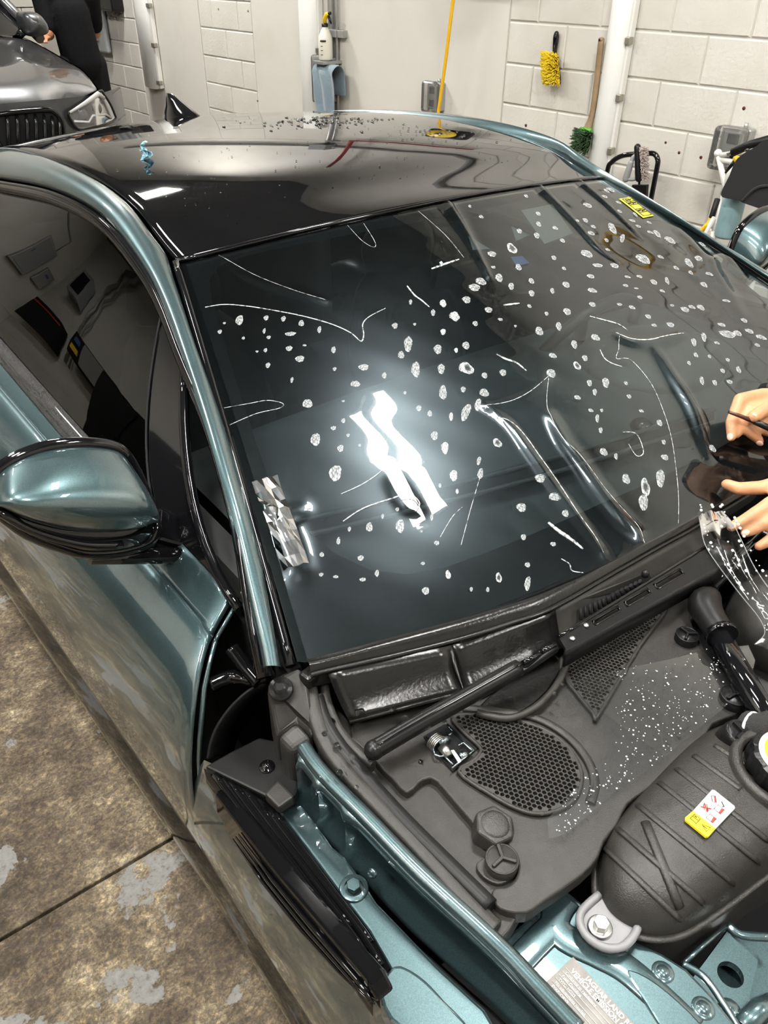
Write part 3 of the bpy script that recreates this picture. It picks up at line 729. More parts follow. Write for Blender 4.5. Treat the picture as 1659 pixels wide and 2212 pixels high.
# raised lip around the large grille and sculpted bowl lip under the wiper joint
b = MB(); b.tube(catmull(ZZ([(1000, 1530), (1075, 1536), (1160, 1552), (1225, 1590), (1268, 1640), (1285, 1690), (1275, 1735)], ZP+0.002), 6), 0.006, 8, flat=0.6, up=(0, 0, 1)); b.build('cowl_swage', M['cowl'], COWL)
bowl = [(1035, 1532), (1085, 1545), (1135, 1530), (1180, 1492), (1212, 1448), (1220, 1405), (1200, 1395), (1125, 1455), (1060, 1500)]
slab('wiper_well', catmull(ZZ(bowl, ZP+0.004), 3, True), M['cowl_wet'], COWL, None, 0.012, 0.003)
b = MB(); b.tube(catmull(ZZ([(1030, 1540), (1095, 1552), (1150, 1532), (1195, 1490), (1222, 1440), (1226, 1405)], ZP+0.012), 5), 0.005, 8); b.build('well_lip', M['cowl'], COWL)
# ---- trim along the glass base and the sloping rear panels
tr_px = [(668, 1438), (705, 1432), (850, 1392), (1000, 1350), (1100, 1318), (1189, 1285), (1322, 1208), (1416, 1155), (1505, 1104), (1620, 1030)]
A = [PZ(x, y, 0.922) for x, y in tr_px]; lowr = [(672, 1462), (708, 1452), (852, 1420), (1002, 1382), (1102, 1350), (1192, 1318), (1328, 1240), (1422, 1186), (1512, 1136), (1640, 1058)]
Bq = [PZ(x, y, 0.912) for x, y in lowr]
A, Bq = catmull(A, 4), catmull(Bq, 4)
b = MB(); b.grid([[a+V((0, 0.01, 0.004)), a+V((0, 0, 0.006)), lerp(a, c, 0.35)+V((0, 0, 0.006)), lerp(a, c, 0.7)+V((0, 0, 0.002)), c, c+V((0, 0.0, -0.02))] for a, c in zip(A, Bq)]); b.build('glass_base_trim', M['cowl_wet'], CAR, sub=1)
b = MB(); b.tube([c+V((0, 0, 0.003)) for c in Bq], 0.0035, 8); b.build('trim_bead', M['cowl_wet'], CAR)
def quadpatch(name, quad, m, parent, nx=8, ny=6, sag=0.0, t=0.004, bevel=0):
    q = [PZ(*p) for p in quad]; rows = []
    for j in range(ny+1):
        row = []
        for i in range(nx+1):
            a = lerp(lerp(q[0], q[1], i/nx), lerp(q[3], q[2], i/nx), j/ny); a = a + V((0, 0, -sag*math.sin(PI*j/ny))); row.append(a)
        rows.append(row)
    b = MB(); b.grid(rows); return b.build(name, m, parent, solid=t)
quadpatch('rear_cowl_cover', [(706, 1450, 0.912), (972, 1394, 0.912), (1002, 1495, 0.872), (755, 1560, 0.862)], M['cowl_wet'], COWL, sag=0.006)
b = MB(); b.tube(ZZ([(755, 1560, 0.864), (1002, 1495, 0.874), (984, 1440, 0.895), (972, 1394, 0.912)], None), 0.003, 6); b.build('cover_edge', M['cowl_wet'], COWL)
quadpatch('rear_cowl_slope', [(975, 1392, 0.910), (1196, 1312, 0.910), (1214, 1400, 0.868), (1002, 1500, 0.862)], M['cowl_wet'], COWL, sag=0.008)
quadpatch('rear_cowl_slope', [(1196, 1312, 0.910), (1520, 1130, 0.910), (1560, 1190, 0.870), (1214, 1400, 0.864)], M['cowl'], COWL, sag=0.004)
# ---- louvred box beside the wiper
vb = [(1198, 1306, 0.908), (1245, 1290, 0.910), (1400, 1232, 0.910), (1420, 1255, 0.885), (1215, 1366, 0.878)]
LB = slab('louvre_box', [PZ(*p) for p in vb], M['cowl'], COWL, None, 0.03, 0.006)
for k in range(14):
    q = k/13; top = PZ(lerp(1254, 1382, q), lerp(1314, 1255, q), 0.905); bt = PZ(lerp(1254, 1386, q)+1, lerp(1340, 1262, q), 0.893)
    b = MB(); b.tube([top, bt], 0.0024, 6, flat=1.6); b.build('louvre_slot', M['black_mat'], LB)
# ---- wiper
bl = [PZ(808, 1620, 0.880), PZ(900, 1566, 0.885), PZ(1000, 1510, 0.890), PZ(1120, 1442, 0.897)]
b = MB(); b.tube(catmull(bl, 6), 0.0115, 12); WIP = b.build('wiper_blade', M['black_pl'], CAR)
tip = PZ(808, 1620, 0.880); b = MB(); b.ball(tip, (0.0125, 0.0125, 0.0125)); b.build('blade_tip', M['black_pl'], WIP)
b = MB(); b.tube([p+V((0.004, -0.004, 0.010)) for p in catmull(bl, 6)], 0.0022, 6); b.build('blade_spine', M['black_gl'], WIP)
link1 = [(1098, 1446, 0.899), (1118, 1430, 0.904), (1200, 1384, 0.908), (1210, 1398, 0.902), (1140, 1444, 0.899), (1108, 1466, 0.893)]
slab('blade_clip', [PZ(*p) for p in link1], M['black_pl'], WIP, None, 0.010, 0.003)
for q in ((1130, 1432, 1165, 1413), (1170, 1408, 1200, 1392)):
    b = MB(); b.tube([PZ(q[0], q[1], 0.908), PZ(q[2], q[3], 0.909)], 0.004, 6); b.build('clip_rib', M['black_gl'], WIP)
def ap(u, w):    # along / across the pressed wiper arm
    a = PZ(lerp(1207, 1530, u), lerp(1376, 1178, u), 0.912); c = PZ(lerp(1222, 1562, u), lerp(1402, 1212, u), 0.905); return lerp(a, c, w)
top = [ap(0, 0), ap(0.3, 0), ap(0.7, 0), ap(1.0, 0), ap(1.04, 0.4), ap(1.0, 1.0), ap(0.7, 1.15), ap(0.3, 1.1), ap(0, 1)]
# arm plate with three long slots: built as strips around the openings
b = MB(); us = [0.0, 0.205, 0.38, 0.415, 0.575, 0.61, 0.79, 1.0]
for i in range(7):
    u0, u1 = us[i], us[i+1]
    strips = ((0.0, 0.22), (0.62, 1.12)) if i in (1, 3, 5) else ((0.0, 1.12),)
    for w0, w1 in strips: b.prism([ap(u0, w0), ap(u1, w0), ap(u1, w1), ap(u0, w1)], V((0, 0, -0.006)))
ARM = b.build('wiper_arm', M['black_pl'], CAR)
b = MB(); b.tube([ap(u/10, 0.0)+V((0, 0, 0.0005)) for u in range(11)], 0.0025, 6); b.build('arm_edge', M['black_gl'], ARM)
for i in (1, 3, 5):
    u0, u1 = us[i]+0.01, us[i+1]-0.01; b = MB(); b.tube([ap(u0, 0.26), ap(u1, 0.26), ap(u1+0.006, 0.45), ap(u1, 0.60), ap(u0, 0.60), ap(u0-0.006, 0.42)], 0.0013, 5, closed=True); b.build('slot_edge', M['black_gl'], ARM)
b = MB(); b.grid([[ap(u/12, 1.12), ap(u/12, 1.2)+V((0, 0, -0.012)), ap(u/12, 1.2)+V((0, 0, -0.03))] for u in range(13)]); b.build('arm_flange', M['black_pl'], ARM, solid=0.003)
for u, w in ((0.06, 0.6), (0.165, 0.3)): b = MB(); b.ball(ap(u, w)+V((0, 0, 0.001)), (0.0042, 0.0042, 0.0025)); b.build('rivet', M['steel'], ARM)
b = MB(); b.lathe([(0, 0.012), (0.018, 0.010), (0.022, 0.0), (0.022, -0.03)], ap(1.02, 0.5), (0, 0, 1)); b.build('arm_pivot', M['black_pl'], ARM)
b = MB(); b.ball(PZ(1394, 1240, 0.918), (0.006, 0.006, 0.007)); b.build('washer_jet', M['black_pl'], LB)
# ---- bonnet latch well
lw = [(914, 1590), (966, 1560), (1032, 1616), (978, 1668)]
LQ = ZZ(lw, ZP+0.002); slab('latch_well', LQ, M['black_mat'], COWL, None, 0.006, 0.001)
M['latch_steel'] = mat('blued_steel', (0.30, 0.36, 0.38), 0.25, 1.0)
LW = bpy.data.objects['latch_well']
def lp(cx, cy, z=0.006): return PZ(880+cx/6.146, 1540+cy/6.144, ZP+z)
for pts, r in (([(525, 155), (880, 505), (590, 735)], 0.0016), ([(245, 320), (360, 440), (345, 500), (365, 555), (430, 580), (490, 570), (605, 690)], 0.0014), ([(600, 260), (545, 300)], 0.0011), ([(675, 435), (745, 395), (860, 505)], 0.0013), ([(525, 160), (600, 240)], 0.0011)):
    b = MB(); b.tube([lp(x, y, 0.008) for x, y in pts], r, 6); b.build('latch_plate', M['latch_steel'], LW)
b = MB(); b.tube([lp(340, 370), lp(400, 420)], 0.010, 12); b.tube([lp(400, 410), lp(540, 330)], 0.0065, 10); b.build('latch_spring', M['latch_steel'], LW)
b = MB()
for k in range(5): t = k/4; c = lp(lerp(345, 420, t), lerp(365, 430, t)); ax = lp(420, 430)-lp(345, 365); u, w, a = frame(ax); b.tube([c+(u*math.cos(2*PI*i/14)+w*math.sin(2*PI*i/14))*0.0105 for i in range(14)], 0.0012, 5, closed=True)
b.build('spring_coil', M['steel'], LW)
b = MB(); b.tube([lp(470, 440, 0.012), lp(550, 580, 0.008)], [0.0075, 0.005], 10); b.build('latch_pawl', M['steel'], LW)
b = MB(); b.prism([lp(565, 490, 0.012), lp(620, 480, 0.012), lp(720, 620, 0.01), lp(670, 655, 0.01)], V((0, 0, -0.008))); b.build('latch_lever', M['latch_steel'], LW, bevel=0.001)
b = MB(); b.tube([lp(690, 600), lp(790, 540)], 0.006, 10); b.build('latch_pin', M['latch_steel'], LW)
# ---- knob and turn fasteners
kc = PZ(1070, 1780, ZP+0.012); u, w, a = frame((0.06, -0.15, 1)); hexp = [kc + (u*math.cos(PI/3*k+0.35)+w*math.sin(PI/3*k+0.35))*0.0245 for k in range(6)]
KN = slab('hex_knob', hexp, M['tank'], COWL, None, vec=a*-0.028, bevel=0.004, seg=3)
b = MB(); b.lathe([(0.020, -0.01), (0.022, -0.026), (0.022, -0.045)], kc, (0, 0, 1), 20); b.build('knob_stem', M['black_pl'], KN)
b = MB(); b.lathe([(0, 0.0022), (0.012, 0.0022), (0.016, 0.001), (0.017, -0.001)], kc, a, 24); b.build('knob_dish', M['tank'], KN)
def fastener(px, py, z, r=0.0165, rot=0.0, m='cowl', tilt=(0, 0, 1), parent=None):
    c = PZ(px, py, z); u, w, a = frame(tilt)
    b = MB(); b.lathe([(0, 0.010), (r*0.9, 0.010), (r, 0.008), (r, -0.004)], c, a, 28); f = b.build('turn_fastener', M[m], parent or COWL)
    for k in range(3):
        t = rot + 2*PI*k/3; d = u*math.cos(t)+w*math.sin(t); b = MB(); b.box(c+d*r*0.42+a*0.0115, (r*0.86, 0.0042, 0.006), Matrix((d, a.cross(d), a)).transposed()); b.build('fastener_rib', M[m], f, bevel=0.0012)
    b = MB(); b.tube([c+(u*math.cos(2*PI*k/28)+w*math.sin(2*PI*k/28))*r*0.94+a*0.0095 for k in range(28)], 0.0013, 5, closed=True); b.build('fastener_rim', M[m], f)
fastener(1083, 1866, ZP-0.004, 0.0185, 0.6)
fastener(1482, 1381, ZP+0.002, 0.0165, 0.9, 'black_pl')
fastener(1584, 1512, ZP+0.004, 0.0190, 0.4, 'black_pl')
# ---- long seal lip and bars at the passenger edge of the cowl
def barpx(name, px, z, w, h, m, parent, n=6, flat=None):
    pts = catmull([PZ(*(p if len(p) == 3 else (p[0], p[1], z))) for p in px], n); b = MB(); rows = []
    for i, p in enumerate(pts):
        t = (pts[min(i+1, len(pts)-1)]-pts[max(i-1, 0)]).normalized(); s = t.cross(V((0, 0, 1))).normalized()
        rows.append([p+s*w/2+V((0, 0, -h)), p+s*w/2+V((0, 0, -h*0.2)), p+s*w*0.36, p-s*w*0.36, p-s*w/2+V((0, 0, -h*0.2)), p-s*w/2+V((0, 0, -h))])
    b.grid(rows); n0 = len(rows)
    b.f.append([0, 1, 2, 3, 4, 5]); b.sm.append(False); b.mi.append(0); e = (n0-1)*6; b.f.append([e+5-k for k in range(6)]); b.sm.append(False); b.mi.append(0)
    return b.build(name, m, parent)
barpx('seal_lip', [(684, 1500, 0.885), (700, 1548, 0.878), (735, 1606, 0.868), (790, 1672, 0.860), (870, 1760, 0.856), (960, 1850, 0.854), (1062, 1950, 0.852)], 0, 0.018, 0.024, M['rubber'], COWL)
barpx('seal_channel', [(664, 1462, 0.895), (676, 1520, 0.885), (700, 1590, 0.872), (745, 1655, 0.862), (830, 1745, 0.856), (930, 1850, 0.852), (1035, 1965, 0.848), (1072, 2000, 0.847)], 0, 0.020, 0.018, M['cowl'], COWL)
barpx('seal_lip', [(700, 1470, 0.885), (708, 1515, 0.876), (735, 1575, 0.868), (780, 1625, 0.862), (806, 1646, 0.858)], 0, 0.012, 0.018, M['cowl'], COWL)
b = MB(); b.box(PZ(685, 1450, 0.905), (0.05, 0.02, 0.02), Matrix.Rotation(0.2, 3, 'Z')); b.build('corner_clip', M['cowl_wet'], COWL, bevel=0.005)
# ---- cover at the pillar foot, block below it, clip
cv = [(574, 1478, 0.900), (612, 1452, 0.912), (648, 1438, 0.915), (664, 1470, 0.905), (678, 1560, 0.875), (674, 1592, 0.865), (640, 1560, 0.862), (597, 1592, 0.850), (585, 1530, 0.875)]
PC = slab('pillar_foot_cover', [PZ(*p) for p in cv], M['cowl'], CAR, None, 0.09, 0.006, seg=3)
bk = [(597, 1590, 0.868), (640, 1556, 0.876), (676, 1594, 0.868), (630, 1624, 0.862)]
slab('cover_block', [PZ(*p) for p in bk], M['cowl'], PC, None, 0.095, 0.008, seg=3)
c = PZ(606, 1487, 0.905); b = MB(); b.lathe([(0, 0.006), (0.009, 0.006), (0.0095, 0.0), (0.0145, 0.002), (0.016, -0.003)], c, (-0.25, -0.35, 0.9), 24); b.build('trim_clip', M['black_pl'], PC)
b = MB(); b.lathe([(0, 0.0068), (0.0045, 0.0066)], c, (-0.25, -0.35, 0.9), 12); b.build('clip_head', M['black_mat'], PC)
# ---- dark hinge recess behind the door edge
b = MB(); b.prism([V((-0.885, 0.02, 0.55)), V((-0.885, 0.20, 0.55)), V((-0.78, 0.24, 0.55)), V((-0.74, 0.02, 0.55))], V((0, 0, 0.02)))
b.box((-0.775, 0.12, 0.72), (0.02, 0.26, 0.36)); b.build('hinge_recess', M['black_mat'], CAR)
arch = [PZ(*p) for p in ((452, 1640, 0.775), (458, 1605, 0.795), (472, 1570, 0.815), (502, 1528, 0.838), (540, 1494, 0.858), (574, 1478, 0.872))]
inn = [p + V((0.06, 0.07, -0.12)) for p in arch]
b = MB(); b.grid([[a, lerp(a, c, 0.5)+V((0, 0, 0.008)), c] for a, c in zip(catmull(arch, 4), catmull(inn, 4))]); b.build('hinge_shield', M['rubber'], CAR, solid=0.004)
b = MB(); b.tube(catmull([PZ(*p) for p in ((455, 1480, 0.86), (500, 1462, 0.865), (540, 1470, 0.87), (580, 1462, 0.88))], 5), [0.010]*8+[0.007]*8, 10); b.tube(catmull([PZ(*p) for p in ((500, 1400, 0.90), (530, 1440, 0.885), (560, 1475, 0.875))], 5), 0.010, 10); b.build('door_hinge', M['seal_gl'], CAR)
# ---- fender flange: black ridged strip, plate and pad
so = [(440, 1660), (500, 1742), (580, 1855), (660, 1965), (740, 2075), (806, 2168)]
si = [(600, 1752), (630, 1790), (662, 1832), (727, 1919), (797, 2010), (843, 2090)]
ZF = 0.80
O_, I_ = catmull(ZZ(so, ZF-0.012), 4), catmull(ZZ(si, ZF-0.004), 4)
b = MB(); b.grid([[a+V((0, 0, -0.03)), a, lerp(a, c, 0.2)+V((0, 0, 0.006)), lerp(a, c, 0.6)+V((0, 0, 0.006)), c, c+V((0, 0, -0.03))] for a, c in zip(O_, I_)]); FS = b.build('fender_seal', M['seal_gl'], CAR)
for k in range(8):
    q = 0.06 + 0.80*(k/7)**0.9
    s0 = PZ(lerp(452, 585, q), lerp(1655, 1735, q)-10*math.sin(PI*q), ZF+0.004)
    pts = [lerp(O_[i], I_[i], q*0.9+0.05)+V((0, 0, 0.0085)) for i in range(1 if k < 5 else 3, len(O_)-1-(k % 3)*2)]
    b = MB(); b.tube(pts, 0.0030 if k % 2 else 0.0042, 6); b.build('seal_ridge', M['seal_gl'], FS)
pl = [(442, 1655), (500, 1622), (560, 1592), (600, 1600), (645, 1690), (640, 1715), (600, 1752), (575, 1720)]
slab('flange_plate', ZZ(pl, ZF+0.001), M['rubber'], FS, None, 0.02, 0.003)
slab('rubber_pad', ZZ([(571, 1713), (601, 1683), (636, 1720), (602, 1744)], ZF+0.014), M['cowl'], FS, None, 0.016, 0.003)
c = PZ(577, 1655, ZF+0.003); b = MB(); b.lathe([(0, 0.005), (0.006, 0.005), (0.0065, 0), (0.010, 0.0005), (0.0105, -0.002)], c, (0, 0, 1), 14); b.build('plate_bolt', M['black_gl'], FS)
# outer skin of the fender below the flange
def fside(y, k):
    xs = [(-0.898, 0.785), (-0.912, 0.70), (-0.918, 0.60), (-0.912, 0.50), (-0.898, 0.40), (-0.884, fe[-1][0].z)]
    return V((xs[k][0] + 0.02*max(0, -y-0.1), y, xs[k][1]))
rows = []
def yf(k): return [0.035, 0.06, 0.085, 0.105, 0.13, fe[-1][0].y-0.01][k]
for j in range(16):
    q = j/15; rows.append([V((fside(lerp(yf(k), -0.62, q), k))) for k in range(6)])
rows = [[O_[0].lerp(O_[-1], 0)*0 + p for p in r] for r in rows]
b = MB(); b.grid(rows); FEN = b.build('fender', M['teal'], CAR, sub=1)
vent = [PX(x, y, -0.9185) for x, y in ((462, 1712), (525, 1795), (605, 1897), (705, 2015), (795, 2122), (818, 2168), (798, 2158), (720, 2090), (640, 2004), (560, 1905), (500, 1815), (466, 1750))]
VT = slab('side_gill', vent, M['seal_gl'], FEN, None, vec=V((0.02, 0, 0)), bevel=0.004)
for k in range(3):
    q = 0.25+0.25*k; b = MB(); b.tube([lerp(vent[i], vent[11-i], q)+V((-0.002, 0, 0)) for i in range(1, 6)], [0.001, 0.0025, 0.003, 0.0025, 0.001], 6); b.build('gill_blade', M['black_gl'], FEN)
# ---- teal ledge, inner wing wall with pressings, rounded rail
le = [(600, 1752), (662, 1832), (727, 1919), (797, 2010), (843, 2090), (880, 2160), (905, 2225), (1075, 2225), (1048, 2180), (944, 2084), (857, 1993), (814, 1949), (784, 1902), (745, 1850), (718, 1828), (675, 1767), (649, 1735), (625, 1742)]
LED = slab('wing_ledge', ZZ(le, ZF-0.02), M['teal'], CAR, None, 0.012, 0.004, seg=3)
c = PZ(764, 1918, ZF-0.018); b = MB(); b.lathe([(0.017, -0.002), (0.0165, 0.001), (0.011, 0.0015)], c, (0, 0, 1), 24)
hx = [c+V((math.cos(PI/3*k)*0.0085, math.sin(PI/3*k)*0.0085, 0.001)) for k in range(6)]; b.prism(hx, V((0, 0, 0.008))); b.build('flange_bolt', M['teal'], LED, bevel=0.001)
hm = [(820, 2148, 0.792), (850, 2085, 0.792), (905, 2105, 0.792), (960, 2160, 0.792), (1010, 2225, 0.792), (870, 2225, 0.792)]
slab('wing_bracket', catmull([PZ(*p) for p in hm], 3, True), M['teal'], LED, None, 0.03, 0.008, seg=3)
rl = [(655, 1612, 0.858), (680, 1650, 0.856), (718, 1693, 0.853), (792, 1767, 0.850), (901, 1880, 0.846), (1031, 2000, 0.842), (1100, 2066, 0.838), (1160, 2130, 0.834), (1250, 2225, 0.828)]
RL = catmull([PZ(*p) for p in rl], 6); b = MB(); b.tube(RL, 0.0095, 12); RAIL = b.build('wing_rail', M['teal'], CAR)
rows = []; nR = len(RL)
for i, p in enumerate(RL):
    q = i/(nR-1); rib = 0.0
    for c0, wd_ in ((0.06, 0.014), (0.20, 0.014), (0.34, 0.014)): rib += math.exp(-((q-c0)/wd_)**2)
    t = (RL[min(i+1, nR-1)]-RL[max(i-1, 0)]).normalized(); s = t.cross(V((0, 0, 1))).normalized()
    if s.x > 0: s = -s
    drop = 0.075 if q < 0.5 else lerp(0.075, 0.045, (q-0.5)*2)
    rows.append([p+s*0.008, p+s*(0.012+0.006*rib)+V((0, 0, -0.012)), p+s*(-0.004+0.022*rib)+V((0, 0, -0.024)), p+s*(-0.004+0.022*rib)+V((0, 0, -drop)), p+s*(0.014+0.016*rib)+V((0, 0, -drop-0.012)), p+s*(0.016+0.016*rib)+V((0, 0, -drop-0.03))])
b = MB(); b.grid(rows); b.build('inner_wing_wall', M['teal'], RAIL, solid=0.002)
b = MB(); c = PZ(806, 1885, 0.80); b.lathe([(0, 0.004), (0.005, 0.004), (0.006, 0)], c, (-1, -0.3, 0.2), 12); b.build('wall_bolt', M['teal'], RAIL)
# ---- teal shelf with pressings and information label
ZS = 0.800
sh = [(1078, 2036), (1217, 1917), (1268, 1957), (1320, 1998), (1377, 2034), (1430, 2058), (1484, 2092), (1540, 2150), (1600, 2225), (1235, 2225), (1150, 2120), (1100, 2062)]
SH = slab('bay_shelf', ZZ(sh, ZS), M['teal'], CAR, None, 0.03, 0.004, seg=2)
ridge = catmull(ZZ([(1225, 1938), (1206, 1965), (1200, 1995), (1222, 2025), (1290, 2058), (1350, 2090), (1420, 2150), (1500, 2228)], ZS+0.001), 6)
b = MB(); b.tube(ridge, 0.016, 12, flat=0.16, up=(0, 0, 1)); b.build('shelf_swage', M['teal'], SH)
b = MB(); b.tube(catmull(ZZ([(1122, 2075), (1160, 2035), (1196, 2000)], ZS+0.001), 6), 0.015, 12, flat=0.16, up=(0, 0, 1)); b.build('shelf_swage', M['teal'], SH)
raised = [(1352, 2095), (1400, 2110), (1470, 2165), (1520, 2225), (1440, 2225), (1395, 2165)]
slab('shelf_pressing', catmull(ZZ(raised, ZS+0.004), 3, True), M['teal'], SH, None, 0.01, 0.003)
for px, py in ((1432, 2100), (1519, 2178)):
    b = MB(); b.lathe([(0.0, 0.0035), (0.0055, 0.0035), (0.0065, 0.0018), (0.0075, 0.0015), (0.0105, 0.0012), (0.0115, 0)], PZ(px, py, ZS), (0, 0, 1), 24); b.build('rivet', M['teal'], SH)
# label
M['label'] = mat('worn_grey_label', (0.20, 0.185, 0.17), 0.5, 0.0, noise=(45, (0.28, 0.26, 0.24), 0.4, 0.7)); M['label_ink'] = mat('silver_label_print', (0.80, 0.80, 0.76), 0.4)
zl = ZS+0.0012
L0, L1 = PZ(1176, 2135, zl), PZ(1238, 2067, zl); tx = (PZ(1357, 2197, zl)-PZ(1262, 2093, zl)).normalized(); up = (L1-L0); hgt = up.length; up = (up - tx*up.dot(tx)).normalized()
L0 = L1 - up*hgt
LAB = slab('emission_label', [L1, L1+tx*0.16, L0+tx*0.16, L0], M['label'], SH, None, 0.001, 0)
def text(body, o, size, tx, up, m, parent, name='lettering', ext=0.0002, sx=1.0, bold=0.0):
    cu = bpy.data.curves.new(name, 'FONT'); cu.body = body; cu.size = size; cu.extrude = ext; cu.space_character = 1.0; cu.offset = bold
    ob = bpy.data.objects.new(name, cu); COL.objects.link(ob)
    nrm = tx.cross(up).normalized()
    mw = Matrix(((tx.x*sx, up.x, nrm.x, o.x), (tx.y*sx, up.y, nrm.y, o.y), (tx.z*sx, up.z, nrm.z, o.z), (0, 0, 0, 1)))
    dg = bpy.context.evaluated_depsgraph_get(); me = bpy.data.meshes.new_from_object(ob.evaluated_get(dg)); bpy.data.objects.remove(ob)
    me.transform(mw); me.materials.clear(); me.materials.append(m); o2 = bpy.data.objects.new(name, me); link(o2, parent); return o2
hz = V((0, 0, 0.0006))
lines = [('JAGUAR LAND ROVER LIMITED', 0.0072, 0.022, 0.97), ('VEHICLE EMISSION CONTROL INFORMATION', 0.0072, 0.008, 0.83), ('Conforms to regulations', 0.0055, 0.004, 0.69), ('Fuel: Gasoline', 0.006, 0.004, 0.58), ('No adjustments needed', 0.005, 0.004, 0.47), ('Group: evaporative', 0.005, 0.004, 0.36), ('OBD: CA II', 0.006, 0.004, 0.24), ('HX53-9C485-AA', 0.006, 0.02, 0.10)]
M['label_ink2'] = M['label_ink']
for s_, sz, dx, fr_ in lines[:2]: text(s_, L0+up*hgt*fr_-up*sz*0.8+tx*dx+hz, sz, tx, up, M['label_ink'], SH, bold=0.0002)
for s_, sz, dx, fr_ in (('Conforms to regulations', 0.0040, 0.006, 0.66), ('Fuel: Gasoline', 0.0044, 0.006, 0.55), ('TWC, HO2S', 0.0040, 0.006, 0.44), ('No adjustments needed.', 0.0040, 0.006, 0.33), ('EVAP, ORVR', 0.0040, 0.006, 0.22), ('HX53 9C485 AA', 0.0044, 0.014, 0.10)):
    text(s_, L0+up*hgt*fr_-up*sz*0.8+tx*dx+hz, sz, tx, up, M['label_ink'], SH)
for fr_ in (0.69, 0.58, 0.47, 0.36, 0.25, 0.13):
    a0 = L0+up*hgt*fr_+tx*0.003+hz; b = MB(); b.tube([a0, a0+tx*0.09], 0.00035, 4); b.build('label_rule', M['label_ink'], SH)
cc = L0+up*hgt*0.14+tx*0.062+hz; b = MB(); b.tube([cc+tx*math.cos(2*PI*k/24)*0.010+up*math.sin(2*PI*k/24)*0.0055 for k in range(24)], 0.00035, 4, closed=True); b.build('label_oval', M['black_ink'], SH)
d0 = PZ(1152, 1994, ZS+0.0008); d1 = PZ(1206, 1946, ZS+0.0008); dx = (d1-d0).normalized(); du = V((0, 0, 1)).cross(dx)
text('G190.18:15:17  B', d0, 0.009, dx, du, M['black_ink'], SH, sx=(d1-d0).length/0.066)
# ---- plastic bracket with bolt that holds the tank
M['grey_nylon'] = mat('grey_nylon', (0.22, 0.22, 0.23), 0.4)
br = [(1294, 1932), (1336, 1966), (1378, 2002), (1366, 2028), (1340, 2048), (1306, 2046), (1272, 2026), (1252, 1996), (1260, 1962)]
BR = slab('tank_bracket', catmull(ZZ(br, ZS+0.016), 2, True), M['grey_nylon'], SH, None, 0.014, 0.004, seg=3)
b = MB(); b.tube(catmull(ZZ([(1294, 1932), (1258, 1966), (1253, 1996), (1272, 2026), (1306, 2046), (1342, 2046), (1366, 2026), (1378, 2003)], ZS+0.018), 4), 0.0045, 8); b.build('bracket_lip', M['grey_nylon'], BR)
c = PZ(1296, 2003, ZS+0.017); b = MB(); b.lathe([(0.0, 0.003), (0.0125, 0.003), (0.0135, 0)], c, (0, 0, 1), 24); hx = [c+V((math.cos(PI/3*k+0.2)*0.0085, math.sin(PI/3*k+0.2)*0.0085, 0.003)) for k in range(6)]; b.prism(hx, V((0, 0, 0.009))); b.build('bracket_bolt', M['steel'], BR, bevel=0.001)
# ---- coolant tank
out = [(1298, 1822), (1290, 1870), (1292, 1925), (1312, 1972), (1352, 2004), (1400, 2020), (1450, 2020), (1500, 2000), (1580, 1945), (1660, 1885), (1740, 1830), (1800, 1740), (1790, 1640), (1720, 1570), (1620, 1566), (1530, 1590), (1470, 1632), (1400, 1702), (1345, 1762)]
TO = catmull(ZZ(out, 0.812), 3, True); tc_ = V((0, 0, 0))
for p in TO: tc_ += p
tc_ /= len(TO)
def tank_at(px, py, off=0.0):
    z = 0.87
    for _ in range(12):
        p = PZ(px, py, z); d = (p-tc_).xy; best = 1.0
        # ratio to outline in this direction
        ang = math.atan2(d.y, d.x); rb = None
        for i in range(len(TO)):
            a, c = (TO[i]-tc_).xy, (TO[(i+1) % len(TO)]-tc_).xy
            den = a.x*c.y-a.y*c.x
            cr1 = a.x*d.y-a.y*d.x; cr2 = d.x*c.y-d.y*c.x
            if den*cr1 >= 0 and den*cr2 >= 0 and (a.dot(d) > 0 or c.dot(d) > 0):
                e = c-a; dd = d.x*e.y-d.y*e.x
                if abs(dd) > 1e-12: rb = (a.x*e.y-a.y*e.x)/dd; break
        r = 1.0/rb if rb and rb > 0 else 0.5
        z = 0.7*z + 0.3*(0.812 + TH*max(0.0, 1-min(1.0, r)**3.2)**0.5)
    return PZ(px, py, z)+V((0, 0, off))
TH = 0.062
rows = []
for k in range(13):
    r = 1-(k/12); r = 1-(1-r)**1.6; z = TH*max(0.0, 1-r**3.2)**0.5; rows.append([lerp(tc_, p, r)+V((0, 0, z)) for p in TO])
b = MB(); b.grid([[p+V((0, 0, -0.09)) for p in TO], [p+V((0, 0, -0.006)) for p in TO]] + rows, True, True); TANK = b.build('coolant_tank', M['tank'], CAR, sub=1)
b = MB(); b.tube([tc_+(p-tc_)*1.02+V((0, 0, -0.002)) for p in TO], 0.0045, 8, closed=True, flat=0.7); b.build('tank_seam', M['tank'], TANK)
for a, c in (((1308, 1832), (1470, 1985)), ((1335, 1790), (1520, 1950)), ((1378, 1738), (1585, 1908)), ((1425, 1690), (1640, 1862)), ((1462, 1660), (1659, 1815)), ((1500, 1632), (1600, 1705)), ((1545, 1610), (1610, 1652))):
    pts = [tank_at(lerp(a[0], c[0], t/14), lerp(a[1], c[1], t/14), -0.0005) for t in range(15)]
    b = MB(); b.tube(pts, 0.0042, 8, flat=0.6, up=(0, 0, 1)); b.build('tank_rib', M['tank'], TANK)
b = MB(); b.tube([tank_at(lerp(1395, 1470, t/8), lerp(1775, 1960, t/8), -0.001) for t in range(9)], 0.006, 8, flat=0.6, up=(0, 0, 1)); b.build('tank_rib', M['tank'], TANK)
cc = tank_at(1690, 1668, 0.006); cax = V((0.02, -0.05, 1)).normalized(); u, w, a = frame(cax)
